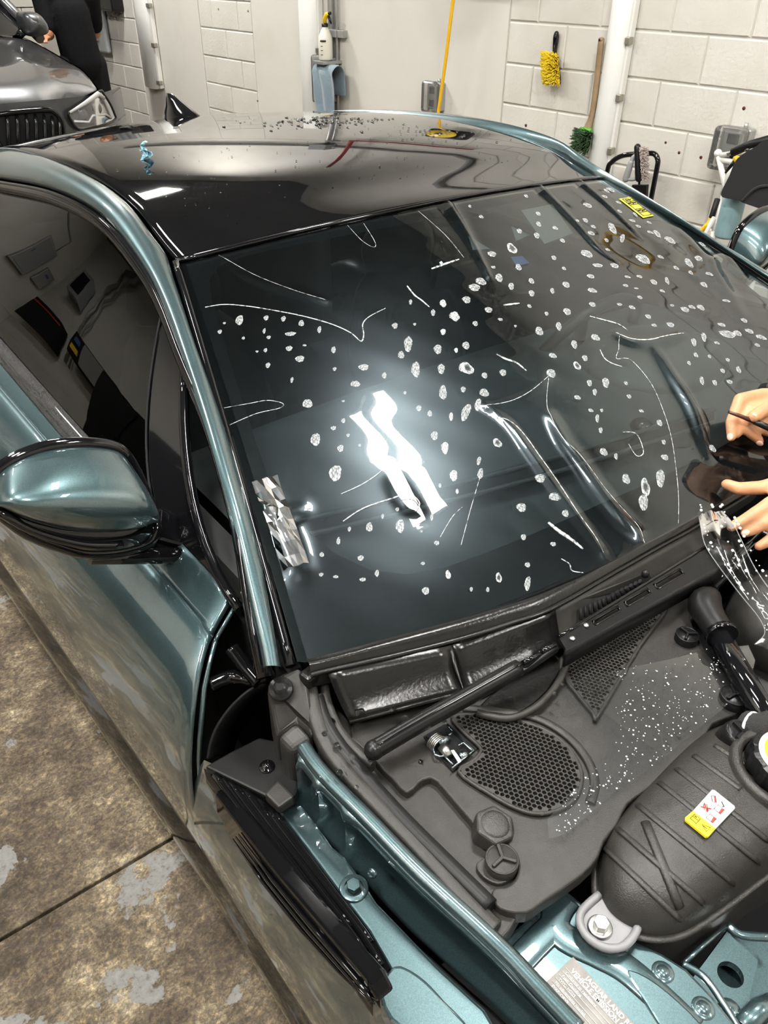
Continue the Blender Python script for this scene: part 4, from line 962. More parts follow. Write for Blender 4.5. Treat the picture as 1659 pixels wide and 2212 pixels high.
b = MB(); b.lathe([(0.062, -0.03), (0.060, 0.0), (0.056, 0.004), (0.050, 0.004), (0.047, 0.0)], cc, cax, 40); CAP = b.build('filler_neck', M['tank'], TANK)
b = MB(); rows = []
for h, r in ((0, 0.043), (0.016, 0.042), (0.022, 0.040), (0.024, 0.034), (0.024, 0.0001)):
    rows.append([cc+cax*h+(u*math.cos(2*PI*k/72)+w*math.sin(2*PI*k/72))*(r*(1+(0.05 if (k//3) % 2 else 0)) if r > 0.039 else r) for k in range(72)])
b.grid(rows, False, True); b.build('filler_cap', M['black_pl'], TANK)
b = MB(); b.lathe([(0, 0.0252), (0.036, 0.0252), (0.036, 0.024)], cc, cax, 40); b.build('cap_disc', M['white'], TANK)
b = MB(); b.lathe([(0, 0.0258), (0.030, 0.0258), (0.030, 0.025)], cc, cax, 40); b.build('cap_warning', M['yel_ink'], TANK)
b = MB(); tt = [cc+cax*0.0262+(u*math.cos(t)+w*math.sin(t))*0.012 for t in (PI/2+0.3, PI/2+0.3+2*PI/3, PI/2+0.3+4*PI/3)]; b.tube(tt, 0.0009, 4, closed=True); b.build('cap_symbol', M['black_ink'], TANK)
c2 = PZ(1597, 1590, 0.872); b = MB(); b.lathe([(0, 0.008), (0.0165, 0.008), (0.020, 0.006), (0.021, 0.0), (0.021, -0.02)], c2, (0.1, -0.3, 1), 28); BC = b.build('bleed_cap', M['black_pl'], TANK)
b = MB(); u2, w2, a2 = frame((0.1, -0.3, 1)); b.box(c2+a2*0.009, (0.032, 0.004, 0.005), Matrix((u2, w2, a2)).transposed()); b.box(c2+a2*0.009, (0.004, 0.032, 0.005), Matrix((u2, w2, a2)).transposed()); b.build('cap_cross', M['black_mat'], BC)
b = MB(); b.tube(catmull([PZ(1612, 1570, 0.865), PZ(1640, 1578, 0.872), PZ(1680, 1570, 0.87), PZ(1740, 1575, 0.85)], 5), 0.021, 14); b.build('coolant_hose', mat('braided_hose', (0.02, 0.02, 0.02), 0.7, bump=(900, 1.0, 0.002)), TANK)
b = MB(); hp = PZ(1623, 1577, 0.867); hd = (PZ(1640, 1578, 0.872)-PZ(1612, 1570, 0.865)).normalized(); u3, w3, _ = frame(hd); b.tube([hp+(u3*math.cos(2*PI*k/20)+w3*math.sin(2*PI*k/20))*0.0215 for k in range(20)], 0.0022, 6, closed=True); b.build('hose_band', M['white'], TANK)
# sticker: white field, yellow field, symbols
def st(cx, cy, off=0.0012): return tank_at(1459+cx/7.375, 1540+cy/7.373, off)
Q = [st(600, 1215), st(955, 1495), st(530, 1975), st(150, 1665)]
n_ = (Q[1]-Q[0]).cross(Q[3]-Q[0]).normalized()
if n_.z < 0: n_ = -n_
base = max((q-Q[0]).dot(n_) for q in Q)
ex = (Q[1]-Q[0]).normalized(); ey = n_.cross(ex)
cen = (Q[0]+Q[1]+Q[2]+Q[3])/4 + n_*0.004
def stq(cx, cy, h=0.0):     # sticker plane: project pixel on to it
    px, py = 1459+cx/7.375, 1540+cy/7.373; return PN(px, py, n_, n_.dot(cen)) + n_*h
SW = slab('sticker', [stq(*p) for p in ((585, 1222), (625, 1232), (940, 1482), (948, 1515), (640, 1838), (285, 1555))], M['white'], TANK, None, vec=n_*-0.003, bevel=0)
slab('sticker_warning_field', [stq(*p) for p in ((285, 1555), (640, 1838), (530, 1965), (485, 1970), (160, 1705), (155, 1665))], M['yel_ink'], TANK, None, vec=n_*-0.003, bevel=0)
def sl(pts, m='black_ink', r=0.00045, closed=True):
    b = MB(); b.tube([stq(x, y, 0.0003) for x, y in pts], r, 4, closed=closed); b.build('sticker_line', M[m], TANK)
def sf(pts, m): slab('sticker_mark', [stq(*p, 0.0004) for p in pts], M[m], TANK, None, vec=n_*-0.0006, bevel=0)
sl([(570, 1325), (635, 1325), (650, 1430), (590, 1415)]); sf([(612, 1328), (636, 1328), (652, 1432), (625, 1425)], 'red_ink')
sl([(680, 1465), (780, 1545), (715, 1612), (612, 1530)]); sf([(735, 1520), (780, 1550), (715, 1612), (685, 1590)], 'red_ink')
sl([(555, 1608), (650, 1690), (590, 1752), (485, 1668)]); sf([(608, 1655), (650, 1690), (590, 1752), (560, 1732)], 'red_ink')
sl([(445, 1460), (500, 1460), (520, 1560), (460, 1545)]); sl([(405, 1495), (570, 1530)], 'red_ink', 0.0009, False); sl([(460, 1440), (510, 1580)], 'red_ink', 0.0009, False)
sl([(735, 1415), (775, 1495), (745, 1495)], 'black_ink', 0.0006, False)
sl([(425, 1780), (555, 1825), (490, 1890)]); sl([(445, 1800), (500, 1845)], 'black_ink', 0.0004, False)
sl([(235, 1680), (305, 1615), (395, 1690), (330, 1765)]); sl([(280, 1650), (360, 1715)], 'black_ink', 0.0004, False); sl([(305, 1640), (340, 1668)], 'black_ink', 0.0006, False)
sl([(665, 1305), (850, 1450)], 'grey_paint', 0.0004, False)
# ---- strut brace, engine cover, strut tower plate
b = MB(); pA, pB = PZ(1520, 1318, 0.872), PZ(1700, 1628, 0.868); b.tube([pA, pB], 0.0165, 16); BRC = b.build('strut_brace', M['black_gl'], CAR)
b = MB(); b.tube(catmull([PZ(1540, 1285, 0.872), PZ(1522, 1305, 0.876), PZ(1535, 1335, 0.876), PZ(1556, 1368, 0.874)], 4), [0.012, 0.016, 0.020, 0.023, 0.024, 0.024, 0.023, 0.022, 0.021, 0.021, 0.0205, 0.020, 0.020], 14); b.build('brace_boot', M['rubber'], BRC)
b = MB(); b.tube([PZ(1555, 1366, 0.874), PZ(1561, 1376, 0.874)], 0.0225, 16); b.build('boot_collar', M['black_gl'], BRC)
b = MB(); b.ball(PZ(1690, 1345, 0.80), (0.105, 0.085, 0.085)); b.build('intake_dome', M['cowl'], CAR)
b = MB(); b.box((0.30, -0.55, 0.70), (1.0, 0.55, 0.14)); b.build('engine_cover', M['rubber'], CAR, bevel=0.04, seg=4)
b = MB(); b.tube([PZ(1535, 1268, 0.865), PZ(1625, 1180, 0.88)], 0.010, 10); b.tube([PZ(1545, 1245, 0.88), PZ(1650, 1140, 0.89)], 0.004, 8); b.build('fuel_rail', M['black_gl'], CAR)
tp = [(1570, 2013), (1638, 2074), (1622, 2140), (1604, 2225), (1570, 2225), (1497, 2112)]
TP = ZZ(tp, 0.775); hc = PZ(1578, 2105, 0.775)
b = MB(); ring_o = [];
N_ = 24; hole = [hc+V((math.cos(2*PI*k/N_)*0.0135, math.sin(2*PI*k/N_)*0.0135, 0)) for k in range(N_)]
def ray_poly(c, d, poly):
    best = None
    for i in range(len(poly)):
        a, e = poly[i], poly[(i+1) % len(poly)]; s = e-a; den = d.x*s.y-d.y*s.x
        if abs(den) < 1e-12: continue
        t = ((a.x-c.x)*s.y-(a.y-c.y)*s.x)/den; q = ((a.x-c.x)*d.y-(a.y-c.y)*d.x)/den
        if t > 0 and -1e-6 <= q <= 1+1e-6 and (best is None or t < best): best = t
    return c + d*best
angs = sorted([2*PI*k/N_ for k in range(N_)] + [math.atan2(p.y-hc.y, p.x-hc.x) % (2*PI) for p in TP])
rows = [[], [], [], []]
for t in angs:
    d = V((math.cos(t), math.sin(t), 0)); rp = ray_poly(hc, d, TP)
    rows[0].append(hc+d*0.0135+V((0, 0, -0.01))); rows[1].append(hc+d*0.0135); rows[2].append(rp); rows[3].append(rp+V((0, 0, -0.03)))
b.grid(rows, False, True); b.build('tower_plate', M['teal'], CAR)
b = MB(); b.prism(ZZ([(1490, 2118), (1572, 2004), (1662, 2012), (1700, 2080), (1660, 2225), (1560, 2225)], 0.745), V((0, 0, -0.02))); b.build('tower_base', M['teal'], CAR, bevel=0.004)
b = MB(); b.tube(catmull(ZZ([(1474, 2082), (1520, 2110), (1560, 2165), (1600, 2230)], 0.79), 5), 0.004, 8); b.tube(ZZ([(1475, 2084), (1515, 2045), (1572, 1998)], 0.775), 0.003, 6); b.tube(catmull(ZZ([(1572, 1998), (1600, 2020), (1660, 2025)], 0.775), 4), 0.005, 8); b.build('tower_flange', M['teal'], CAR)
b = MB(); b.ball(PZ(1575, 2182, 0.778), (0.012, 0.012, 0.006)); b.build('tower_stud', M['teal'], CAR)
b = MB(); b.tube(ZZ([(1600, 2225), (1637, 2185), (1665, 2170)], 0.78), 0.012, 8); b.build('tower_flange', M['teal'], CAR)
# ---- the same wing on the driver's side, and the cowl there
def mirror_copy(nm, parent):
    src = bpy.data.objects[nm]; me = src.data.copy(); me.transform(Matrix.Scale(-1, 4, V((1, 0, 0)))); me.flip_normals()
    o = bpy.data.objects.new(nm, me); link(o, parent)
    for m in src.modifiers:
        k = o.modifiers.new(m.name, m.type)
        for a_ in ('width', 'segments', 'limit_method', 'angle_limit', 'thickness', 'offset', 'levels', 'render_levels'):
            if hasattr(m, a_):
                try: setattr(k, a_, getattr(m, a_))
                except Exception: pass
    return o
for nm in ('fender', 'fender_seal', 'wing_ledge'): mirror_copy(nm, CAR)
r2 = mirror_copy('wing_rail', CAR); mirror_copy('inner_wing_wall', r2); mirror_copy('pillar_foot_cover', CAR)
b = MB(); b.prism([V((0.07, -0.13, 0.845)), V((0.40, -0.115, 0.845)), V((0.74, -0.02, 0.845)), V((0.765, -0.36, 0.835)), V((0.50, -0.34, 0.835)), V((0.10, -0.30, 0.835))], V((0, 0, -0.03))); b.build('cowl_panel', M['black_pl'], CAR, bevel=0.004)
# ================================================================ protective film on the windscreen
def dseg(p, a, c):
    ab = c-a; t = max(0, min(1, (p-a).dot(ab)/max(1e-12, ab.dot(ab)))); return (p-a-ab*t).length, t
folds_px = [([(1248, 397), (1300, 440), (1350, 486), (1382, 517)], 0.010, 0.011, 1), ([(1160, 406), (1195, 440), (1235, 480), (1290, 540), (1332, 570)], 0.010, 0.012, 1), ([(965, 446), (995, 490), (1025, 540), (1057, 605)], 0.010, 0.012, 1),
            ([(1335, 730), (1360, 742), (1395, 745), (1440, 735), (1473, 724)], 0.006, 0.010, 0), ([(1420, 762), (1455, 822), (1488, 876), (1505, 915), (1530, 985)], 0.008, 0.014, 0), ([(1189, 905), (1215, 955), (1249, 1000), (1292, 1064), (1340, 1120), (1372, 1150)], 0.010, 0.011, 0),
            ([(548, 1075), (575, 1110), (610, 1165), (640, 1230)], 0.012, 0.020, 0), ([(560, 1130), (610, 1120), (650, 1105)], 0.008, 0.014, 0), ([(476, 556), (540, 600), (620, 630), (700, 652)], 0.003, 0.008, 0),
            ([(1050, 880), (1100, 920), (1140, 975), (1200, 1060), (1260, 1140), (1298, 1195)], 0.004, 0.007, 0), ([(1045, 880), (1100, 872), (1150, 850), (1183, 818)], 0.003, 0.008, 0),
            ([(850, 1040), (880, 1085), (900, 1100)], 0.005, 0.012, 0), ([(1500, 600), (1560, 560), (1600, 600)], 0.010, 0.02, 0), ([(1470, 500), (1540, 590), (1600, 690)], 0.006, 0.025, 0)]
folds = []
for pl_, h_, w_, taper in folds_px:
    uv = [hit(*p) for p in pl_]; pts = [ws(u, v) for u, v in uv]; folds.append((catmull(pts, 4), h_, w_, taper))
boxes = [(min(p.x for p in f[0])-0.06, max(p.x for p in f[0])+0.06, min(p.y for p in f[0])-0.06, max(p.y for p in f[0])+0.06) for f in folds]
def film_h(p):
    h = 0.0022 + 0.00025*math.sin(p.x*23+p.y*9) + 0.0002*math.sin(p.x*11-p.y*31+1.3) + 0.00010*math.sin(p.x*71+p.y*53)
    for (pts, hh, w, taper), bx in zip(folds, boxes):
        if not (bx[0] < p.x < bx[1] and bx[2] < p.y < bx[3]): continue
        best, bt = 9, 0
        for i in range(len(pts)-1):
            d, t = dseg(p, pts[i], pts[i+1])
            if d < best: best, bt = d, (i+t)/(len(pts)-1)
        ww = w*(1.15-0.85*bt) if taper else w
        amp = hh*(1.0-0.6*bt) if taper else hh*math.sin(PI*(0.15+0.7*bt))
        h += amp*math.exp(-(best/ww)**2)
    return h
def film_pt(u, v, extra=0.0):
    p = ws(u, v); return p + wsn(u, v)*(film_h(p)+extra)
nu, nv = 230, 150
rows = []
for j in range(nv+1):
    v = lerp(-0.008, 0.985, j/nv); rows.append([film_pt(lerp(-0.985, 0.985, i/nu), v) for i in range(nu+1)])
b = MB(); b.grid(rows); FILM = b.build('protective_film', M['film'])
tag(FILM, 'clear protective film laid over the windscreen, full of trapped water bubbles', 'film')
# trapped bubbles
def bubble_material(name, a0, a1, nsc=3.2, lo=0.35):
    m = mat(name, (0.80, 0.84, 0.85), 0.45); nt = m.node_tree; N = nt.nodes; L = nt.links; b = N['Principled BSDF']
    tc = N.new('ShaderNodeTexCoord'); ln = N.new('ShaderNodeVectorMath'); ln.operation = 'LENGTH'; sp = N.new('ShaderNodeVectorMath'); sp.operation = 'MULTIPLY'; sp.inputs[1].default_value = (1, 1, 0)
    L.new(tc.outputs['Object'], sp.inputs[0]); L.new(sp.outputs[0], ln.inputs[0])
    r = N.new('ShaderNodeValToRGB'); r.color_ramp.elements[0].position = 0.35; r.color_ramp.elements[0].color = (a0, a0, a0, 1); r.color_ramp.elements[1].position = 0.8; r.color_ramp.elements[1].color = (a1, a1, a1, 1)
    L.new(ln.outputs['Value'], r.inputs[0])
    ob = N.new('ShaderNodeObjectInfo'); ad = N.new('ShaderNodeVectorMath'); ad.operation = 'ADD'; L.new(tc.outputs['Object'], ad.inputs[0]); L.new(ob.outputs['Location'], ad.inputs[1])
    n = N.new('ShaderNodeTexNoise'); n.inputs['Scale'].default_value = nsc; n.inputs['Detail'].default_value = 5; L.new(ad.outputs[0], n.inputs['Vector'])
    r2 = N.new('ShaderNodeValToRGB'); r2.color_ramp.elements[0].position = 0.38; r2.color_ramp.elements[0].color = (lo, lo, lo, 1); r2.color_ramp.elements[1].position = 0.6; r2.color_ramp.elements[1].color = (1.25, 1.25, 1.25, 1); L.new(n.outputs['Fac'], r2.inputs[0])
    mu = N.new('ShaderNodeMath'); mu.operation = 'MULTIPLY'; L.new(r.outputs[0], mu.inputs[0]); L.new(r2.outputs[0], mu.inputs[1]); L.new(mu.outputs[0], b.inputs['Alpha'])
    return m
M['bubble'] = bubble_material('bubble_foam', 0.30, 0.38); M['bubble_ring'] = bubble_material('bubble_ring', 0.05, 0.55)
def bubble_mesh(seed, m):
    rnd = random.Random(seed); b = MB(); seg = 14; ph = [rnd.uniform(0, 6.28) for _ in range(3)]
    rows = []
    for r, z in ((1.0, 0.0), (0.86, 0.08), (0.6, 0.14), (0.28, 0.17)):
        row = []
        for k in range(seg):
            t = 2*PI*k/seg; q = 1+0.10*math.sin(2*t+ph[0])+0.07*math.sin(3*t+ph[1])+0.05*math.sin(5*t+ph[2]); row.append(V((math.cos(t)*r*q, math.sin(t)*r*q, z)))
        rows.append(row)
    b.grid(rows, True, True); b.f.append([3*seg+k for k in range(seg)]); b.sm.append(True); b.mi.append(0)
    o = b.build('bubble', M[m]); me = o.data; bpy.data.objects.remove(o); return me
BMS = [bubble_mesh(s, 'bubble') for s in range(4)] + [bubble_mesh(9, 'bubble_ring')]
c4 = [(412,722,42,48),(553,711,24,28),(645,716,24,28),(740,740,26,36),(835,774,22,34),(308,784,20,24),(332,738,10,12),(433,818,14,18),(543,780,16,26),(567,814,20,20),(682,796,60,20),(243,862,22,16),(550,883,20,20),(505,890,14,12),(675,873,36,26),(757,856,18,12),(910,880,26,32),(732,928,44,36),(563,963,24,28),(259,950,26,18),(319,1046,24,28),(1070,972,50,36),(916,981,20,20),(1026,1061,46,34),(1179,1016,26,30),(1235,753,28,34),(1305,850,44,80),(1268,908,30,44),(1345,985,48,76),(1462,878,38,54),(1480,982,38,52),(1490,1106,36,84),(1552,703,46,48),(1491,783,26,30),(1437,683,24,34),(1490,632,32,38),(1560,883,18,24),(1340,745,10,16),(1318,626,18,26),(773,1166,48,50),(962,1257,22,24),(910,1296,26,24),(987,1334,18,18),(1098,1298,32,34),(815,1357,54,62),(947,1404,30,40),(1112,1466,24,32),(1173,1406,36,36),(1048,1387,12,14),(920,1535,60,90),(1362,1190,28,30),(1420,1218,22,36),(1533,1233,22,40),(1445,1335,34,50),(1500,1398,40,60),(1546,1546,34,60),(1473,1600,16,22),(1248,1727,18,22),(1170,1763,14,26),(1100,1820,32,54),(1262,1815,48,66),(1430,1768,14,40),(994,1830,18,26),(936,1893,18,44),(1375,1843,12,12),(1456,1905,26,26),(1054,1984,34,28),(848,1966,22,28),(1140,2065,24,34),(1065,2098,32,22),(845,2072,24,20),(922,2083,26,18),(1383,2013,24,16),(1398,2158,36,44),(1515,2075,20,36),(1565,1630,14,24),(1288,1108,18,16),(962,1152,12,12),(690,1040,12,30),(1590,975,30,50)]
c5 = [(15,650,32,36),(133,632,40,38),(244,683,40,28),(72,714,48,44),(177,752,30,24),(304,731,24,16),(380,764,14,12),(500,790,36,48),(598,766,30,40),(640,692,36,38),(537,702,20,20),(450,664,20,20),(130,863,40,36),(80,888,18,26),(14,795,26,30),(136,978,64,60),(224,1014,32,28),(317,1000,32,36),(116,1085,26,28),(222,1102,44,44),(190,1162,30,60),(130,1200,30,100),(55,1222,20,40),(288,1355,44,44),(25,1380,30,60),(68,1520,36,60),(195,1445,20,44),(203,1510,24,60),(85,1600,16,24),(410,1680,46,48),(505,1533,52,40),(578,1627,52,42),(632,1710,36,32),(570,1865,28,24),(420,1830,28,30),(824,1400,36,42),(886,1423,20,30),(1133,1427,34,32),(1127,1350,22,24),(937,1537,36,56),(1034,1578,44,90),(1024,1655,44,90),(1110,1533,44,90),(1368,1387,34,40),(440,1970,30,24),(295,2035,30,50),(40,2020,26,44),(240,2095,14,30),(440,2065,30,70),(157,2093,14,26),
 (261,401,46,28),(395,468,28,36),(362,372,48,50),(268,468,22,16),(173,570,60,36),(205,540,50,40),(297,522,40,40),(358,565,26,40),(461,600,30,32),(460,537,26,32),(566,586,22,28),(636,555,34,34),(487,308,28,30),(580,270,24,20),(497,250,26,24),(495,197,22,22),(400,285,26,24),(207,212,22,18),(150,160,16,14),(434,107,18,18),(574,420,24,24),(625,473,18,20),(617,334,26,20),(760,513,34,24),(795,458,50,20),(768,584,42,26),(740,400,60,36),(692,232,18,14),(733,230,24,22),(763,295,30,22),(773,262,24,16),(745,155,36,24),(840,330,20,20),(845,378,20,14),(870,270,40,50),(920,320,20,50),(880,460,40,26),(945,517,26,14),(1005,515,30,14),(1025,425,60,50),(1078,543,32,26),(1112,415,24,18),(1145,535,22,34),(1160,330,40,34),(1095,298,30,34),(1190,470,22,20),(1255,447,36,40),(1320,350,24,20),(1300,430,30,24),(1350,510,30,16),(1260,500,20,18),(1330,555,30,26),(985,200,18,20),(960,120,14,20),(840,80,22,16),(860,75,30,20),(830,110,24,14),(900,140,20,14),(905,185,20,14),(970,232,24,14),(1000,260,24,14),(1060,290,24,14),(1055,240,20,12),(768,655,30,26),(905,655,26,14),(968,670,28,22),(1007,620,26,16),(1050,716,26,24),(1163,757,36,24),(783,823,40,36),(676,858,32,40),(730,927,26,32),(690,965,36,40),(568,914,36,28),(560,1003,50,40),(753,1052,24,36),(780,1097,22,34),(692,1125,30,24),(937,1053,20,18),(953,1120,22,22),(835,1050,36,50),(760,1190,24,20),(793,1230,20,40),(815,1190,14,20),(810,1290,20,30),(1015,1193,22,16),(1106,1253,30,30),(1280,845,24,44),(1330,820,26,44),(1290,910,20,26),(1255,950,20,20),(1358,918,16,20),(1235,680,40,26),(1270,668,30,20),(1315,670,36,26),(1420,758,34,20),(1450,805,80,36),(1395,850,24,16),(1500,800,40,26),(1560,790,36,24),(1530,740,30,20),(1620,820,44,26),(1600,860,26,16),(1425,990,22,24),(1450,935,20,18),(1505,985,22,36),(1320,1040,24,40),(1385,1050,22,30),(1460,1045,30,20),(1120,588,22,16),(935,560,28,14),(990,575,20,10),(1170,660,20,12),(1440,640,30,14),(1080,760,30,14)]
bub = [(350+x/2.458, 400+y/2.458, w/2.458, h/2.458) for x, y, w, h in c4] + [(950+x/2.34, 380+y/2.34, w/2.34, h/2.34) for x, y, w, h in c5]
rings = {(136, 978), (288, 1355), (362, 372), (40, 2020), (295, 2035), (690, 965)}
for i, (px, py, w, h) in enumerate(bub):
    def F(x, y):
        u, v = hit(x, y); return film_pt(u, v, 0.0006)
    try: c = F(px, py)
    except Exception: continue
    u0, v0 = hit(px, py)
    if abs(u0) > 0.985 or not (0.0 < v0 < 0.985): continue
    skew = 0.35 if px > 1000 else 0.12          # long axis leans the way the water ran
    ax = (F(px+max(w, 6)/2, py+skew*h*0.3)-c); ay = (F(px-skew*w*0.3, py-h/2)-c)
    n = wsn(u0, v0); az = n*0.5*min(ax.length, ay.length)
    me = BMS[4] if (i >= len(c4) and tuple(c5[i-len(c4)][:2]) in rings) or (w*h > 600 and i % 5 == 0) else BMS[i % 4]
    o = bpy.data.objects.new('bubble', me); link(o, FILM)
    o.matrix_basis = Matrix(((ax.x, ay.x, az.x, c.x), (ax.y, ay.y, az.y, c.y), (ax.z, ay.z, az.z, c.z), (0, 0, 0, 1)))
# bright creases where the film has let go
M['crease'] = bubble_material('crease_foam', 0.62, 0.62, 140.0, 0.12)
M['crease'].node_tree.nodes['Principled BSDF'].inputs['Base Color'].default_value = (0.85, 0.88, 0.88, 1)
def q4(x, y): return 350+x/2.458, 400+y/2.458
def q5(x, y): return 950+x/2.34, 380+y/2.34
cre = [([q4(*p) for p in ((230,655),(330,640),(450,648),(600,672),(760,705),(900,745),(1000,790),(1055,835),(1070,800),(1065,745),(1100,705),(1185,660))], 4.0), ([q4(*p) for p in ((360,1280),(500,1220),(625,1190),(640,1165),(560,1150),(470,1165),(330,1190))], 2.4),
       ([q4(*p) for p in ((950,1645),(1050,1600),(1130,1550),(1200,1490))], 3.0), ([q4(*p) for p in ((960,1790),(1050,1730),(1150,1690),(1260,1660),(1330,1660),(1365,1700),(1340,1740))], 4.5), ([q4(*p) for p in ((1300,540),(1340,590),(1380,620),(1420,655))], 6.0), ([q4(*p) for p in ((1430,450),(1500,425),(1575,400))], 7.0),
       ([q5(*p) for p in ((240,1215),(350,1250),(420,1310),(500,1420),(600,1560),(700,1720),(780,1830),(820,1910))], 3.4), ([q5(*p) for p in ((230,1170),(350,1150),(450,1100),(545,1020))], 2.0), ([q5(*p) for p in ((545,1030),(540,1180),(600,1330),(700,1440),(850,1620),(980,1760),(1030,1860))], 1.6),
       ([q5(*p) for p in ((900,820),(900,880),(890,930),(960,935),(1060,1050),(1120,1180),(1170,1350),(1200,1600),(1200,1760))], 1.8), ([q5(*p) for p in ((885,800),(950,830),(1050,840),(1130,820),(1225,805))], 4.0), ([q5(*p) for p in ((755,715),(830,735),(900,755),(945,785))], 5.0), ([q5(*p) for p in ((805,885),(830,930),(870,955),(920,970))], 4.0),
       ([q5(*p) for p in ((545,1755),(600,1800),(660,1840),(720,1890))], 13.0), ([q5(*p) for p in ((920,1300),(990,1310),(1025,1400),(990,1420),(950,1360))], 2.6), ([q5(*p) for p in ((285,905),(330,930),(385,950),(435,990))], 8.0), ([q5(*p) for p in ((320,660),(400,650))], 7.0), ([q5(*p) for p in ((610,1940),(650,1965),(665,2000),(720,2010))], 4.0),
       ([q4(*p) for p in ((300,380),(480,480),(700,570),(870,620))], 0.8), ([q4(*p) for p in ((985,220),(1060,300),(1120,335),(1130,310),(1070,210))], 0.8), ([q4(*p) for p in ((1360,145),(1500,270),(1600,390))], 0.9), ([q5(*p) for p in ((0,1830),(60,1730),(110,1680))], 1.4), ([q5(*p) for p in ((105,1870),(150,1700),(200,1530))], 1.6)]
for pts, wpx in cre:
    W3 = catmull([V((x, y, 0)) for x, y in pts], 7); P3 = []; R3_ = []
    for i, p in enumerate(W3):
        u, v = hit(p.x, p.y); q = film_pt(u, v, 0.0008); P3.append(q); tt = i/(len(W3)-1)
        R3_.append(max(0.0004, wpx*0.38*(q-CAM).length/FPX*(0.45+0.55*math.sin(PI*min(1, tt*0.9+0.1))+0.12*math.sin(i*2.7))))
    b = MB(); b.tube(P3, R3_, 7, flat=0.35, up=(0, -0.35, 0.93)); b.build('crease', M['crease'], FILM)
# crumpled corner at the pillar: facets of film standing up and catching the lamps
cr = random.Random(5)
corner = [(548, 1060), (575, 1105), (600, 1150), (625, 1195), (612, 1240), (590, 1190), (562, 1130), (650, 1180), (640, 1215)]
g = []
for i in range(9):
    row = []
    for j in range(6):
        px = lerp(545, 612, i/8) + j*11; py = lerp(1050, 1238, i/8) - j*3
        u, v = hit(px, py); row.append(film_pt(u, v, 0.004 + cr.uniform(-0.0035, 0.0065)))
    g.append(row)
b = MB(); b.grid(g, False); b.build('crumpled_corner', M['film_fold'], FILM)
# loose tab of film hanging over the wiper pivot
Lft = [(1508, 1104, 0.930), (1514, 1140, 0.938), (1524, 1178, 0.935), (1552, 1222, 0.925), (1600, 1285, 0.915), (1640, 1335, 0.905), (1652, 1368, 0.893), (1630, 1392, 0.88)]
Rgt = [(1560, 1104, 0.945), (1584, 1132, 0.950), (1604, 1172, 0.946), (1630, 1225, 0.938), (1668, 1280, 0.928), (1715, 1335, 0.915), (1740, 1380, 0.900), (1740, 1430, 0.885)]
A_, B_ = catmull([PZ(*p) for p in Lft], 5), catmull([PZ(*p) for p in Rgt], 5)
b = MB(); b.grid([[lerp(a, c, k/8)+V((0, 0, 0.003*math.sin(k*1.9+i*0.35)*math.sin(PI*k/8))) for k in range(9)] for i, (a, c) in enumerate(zip(A_, B_))]); b.build('loose_tab', M['film_loose'], FILM)
b = MB(); b.tube(A_, 0.0008, 5); b.tube(B_, 0.0008, 5); b.build('tab_edge', M['bubble'], FILM)
# offcut of film lying on the cowl
flap = [(1207, 1472), (1320, 1450), (1446, 1423), (1527, 1402), (1617, 1393), (1632, 1425), (1622, 1465), (1585, 1512), (1500, 1580), (1420, 1648), (1326, 1712), (1226, 1800), (1186, 1812), (1182, 1770), (1300, 1640), (1310, 1590)]
FP = [PZ(x, y, ZP+0.011) for x, y in flap]
OFF = slab('film_offcut', FP, M['film_loose'], None, None, 0.0006, 0); tag(OFF, 'wet clear film offcut lying on the black cowl panel', 'film')
# water: beads on film, cowl and roof, too many to count
def bead_field(name, parent, pts, m='drop'):
    b = MB()
    for p, n, r, el in pts:
        u, w, a = frame(n); rows = []
        for rr, hh in ((1.0, 0.0), (0.85, 0.3), (0.5, 0.48), (0.02, 0.55)):
            rows.append([p + (u*math.cos(2*PI*k/7)*el + w*math.sin(2*PI*k/7))*r*rr + a*r*hh for k in range(7)])
        b.grid(rows, True, True)
    o = b.build(name, M[m], parent); tag(o, kind='stuff'); return o
rnd = random.Random(11); pts = []
M['bead'] = mat('sparkle_bead', (0.75, 0.78, 0.78), 0.08, coat=1.0)  # sparkle of the wet beads put into an even near-white colour
while len(pts) < 320:
    x, y = rnd.uniform(1180, 1640), rnd.uniform(1395, 1815); p = PZ(x, y, ZP+0.0118)
    if not inside(p, FP) or not inside(p, Ps): continue
    if x < 1330 and y < 1640: continue
    pts.append((p, V((0, 0, 1)), rnd.choice((0.0005, 0.0006, 0.0007, 0.0009, 0.0013)), 1.0))
bead_field('water_beads', OFF, pts, 'bead')
pts = []
for i in range(70):
    t = rnd.random(); k = int(t*(len(A_)-2)); e = rnd.choice((0.02, 0.04, 0.98, 0.5, 0.8, rnd.random())); p = lerp(A_[k], B_[k], e); pts.append((p+V((0, 0, 0.012)), V((-0.4, -0.5, 0.8)), rnd.choice((0.001, 0.0015, 0.0024)), 1.0))
bead_field('water_beads', FILM, pts, 'bead')
pts = []
for (x, y) in [(909, 1645), (1296, 1473), (1478, 1552), (864, 1554), (1200, 1500), (1215, 1480), (740, 1660), (728, 1610), (760, 1635), (700, 1585), (690, 1680), (770, 1700), (733, 1668)] + [(rnd.uniform(700, 1000), rnd.uniform(1440, 1560)) for _ in range(12)]:
    z = ZP+0.001 if y > 1560 and x > 800 else 0.872
    pts.append((PZ(x, y, z), V((0, 0, 1)), rnd.uniform(0.002, 0.005), 1.2))
bead_field('water_drops', COWL, pts)
pts = []
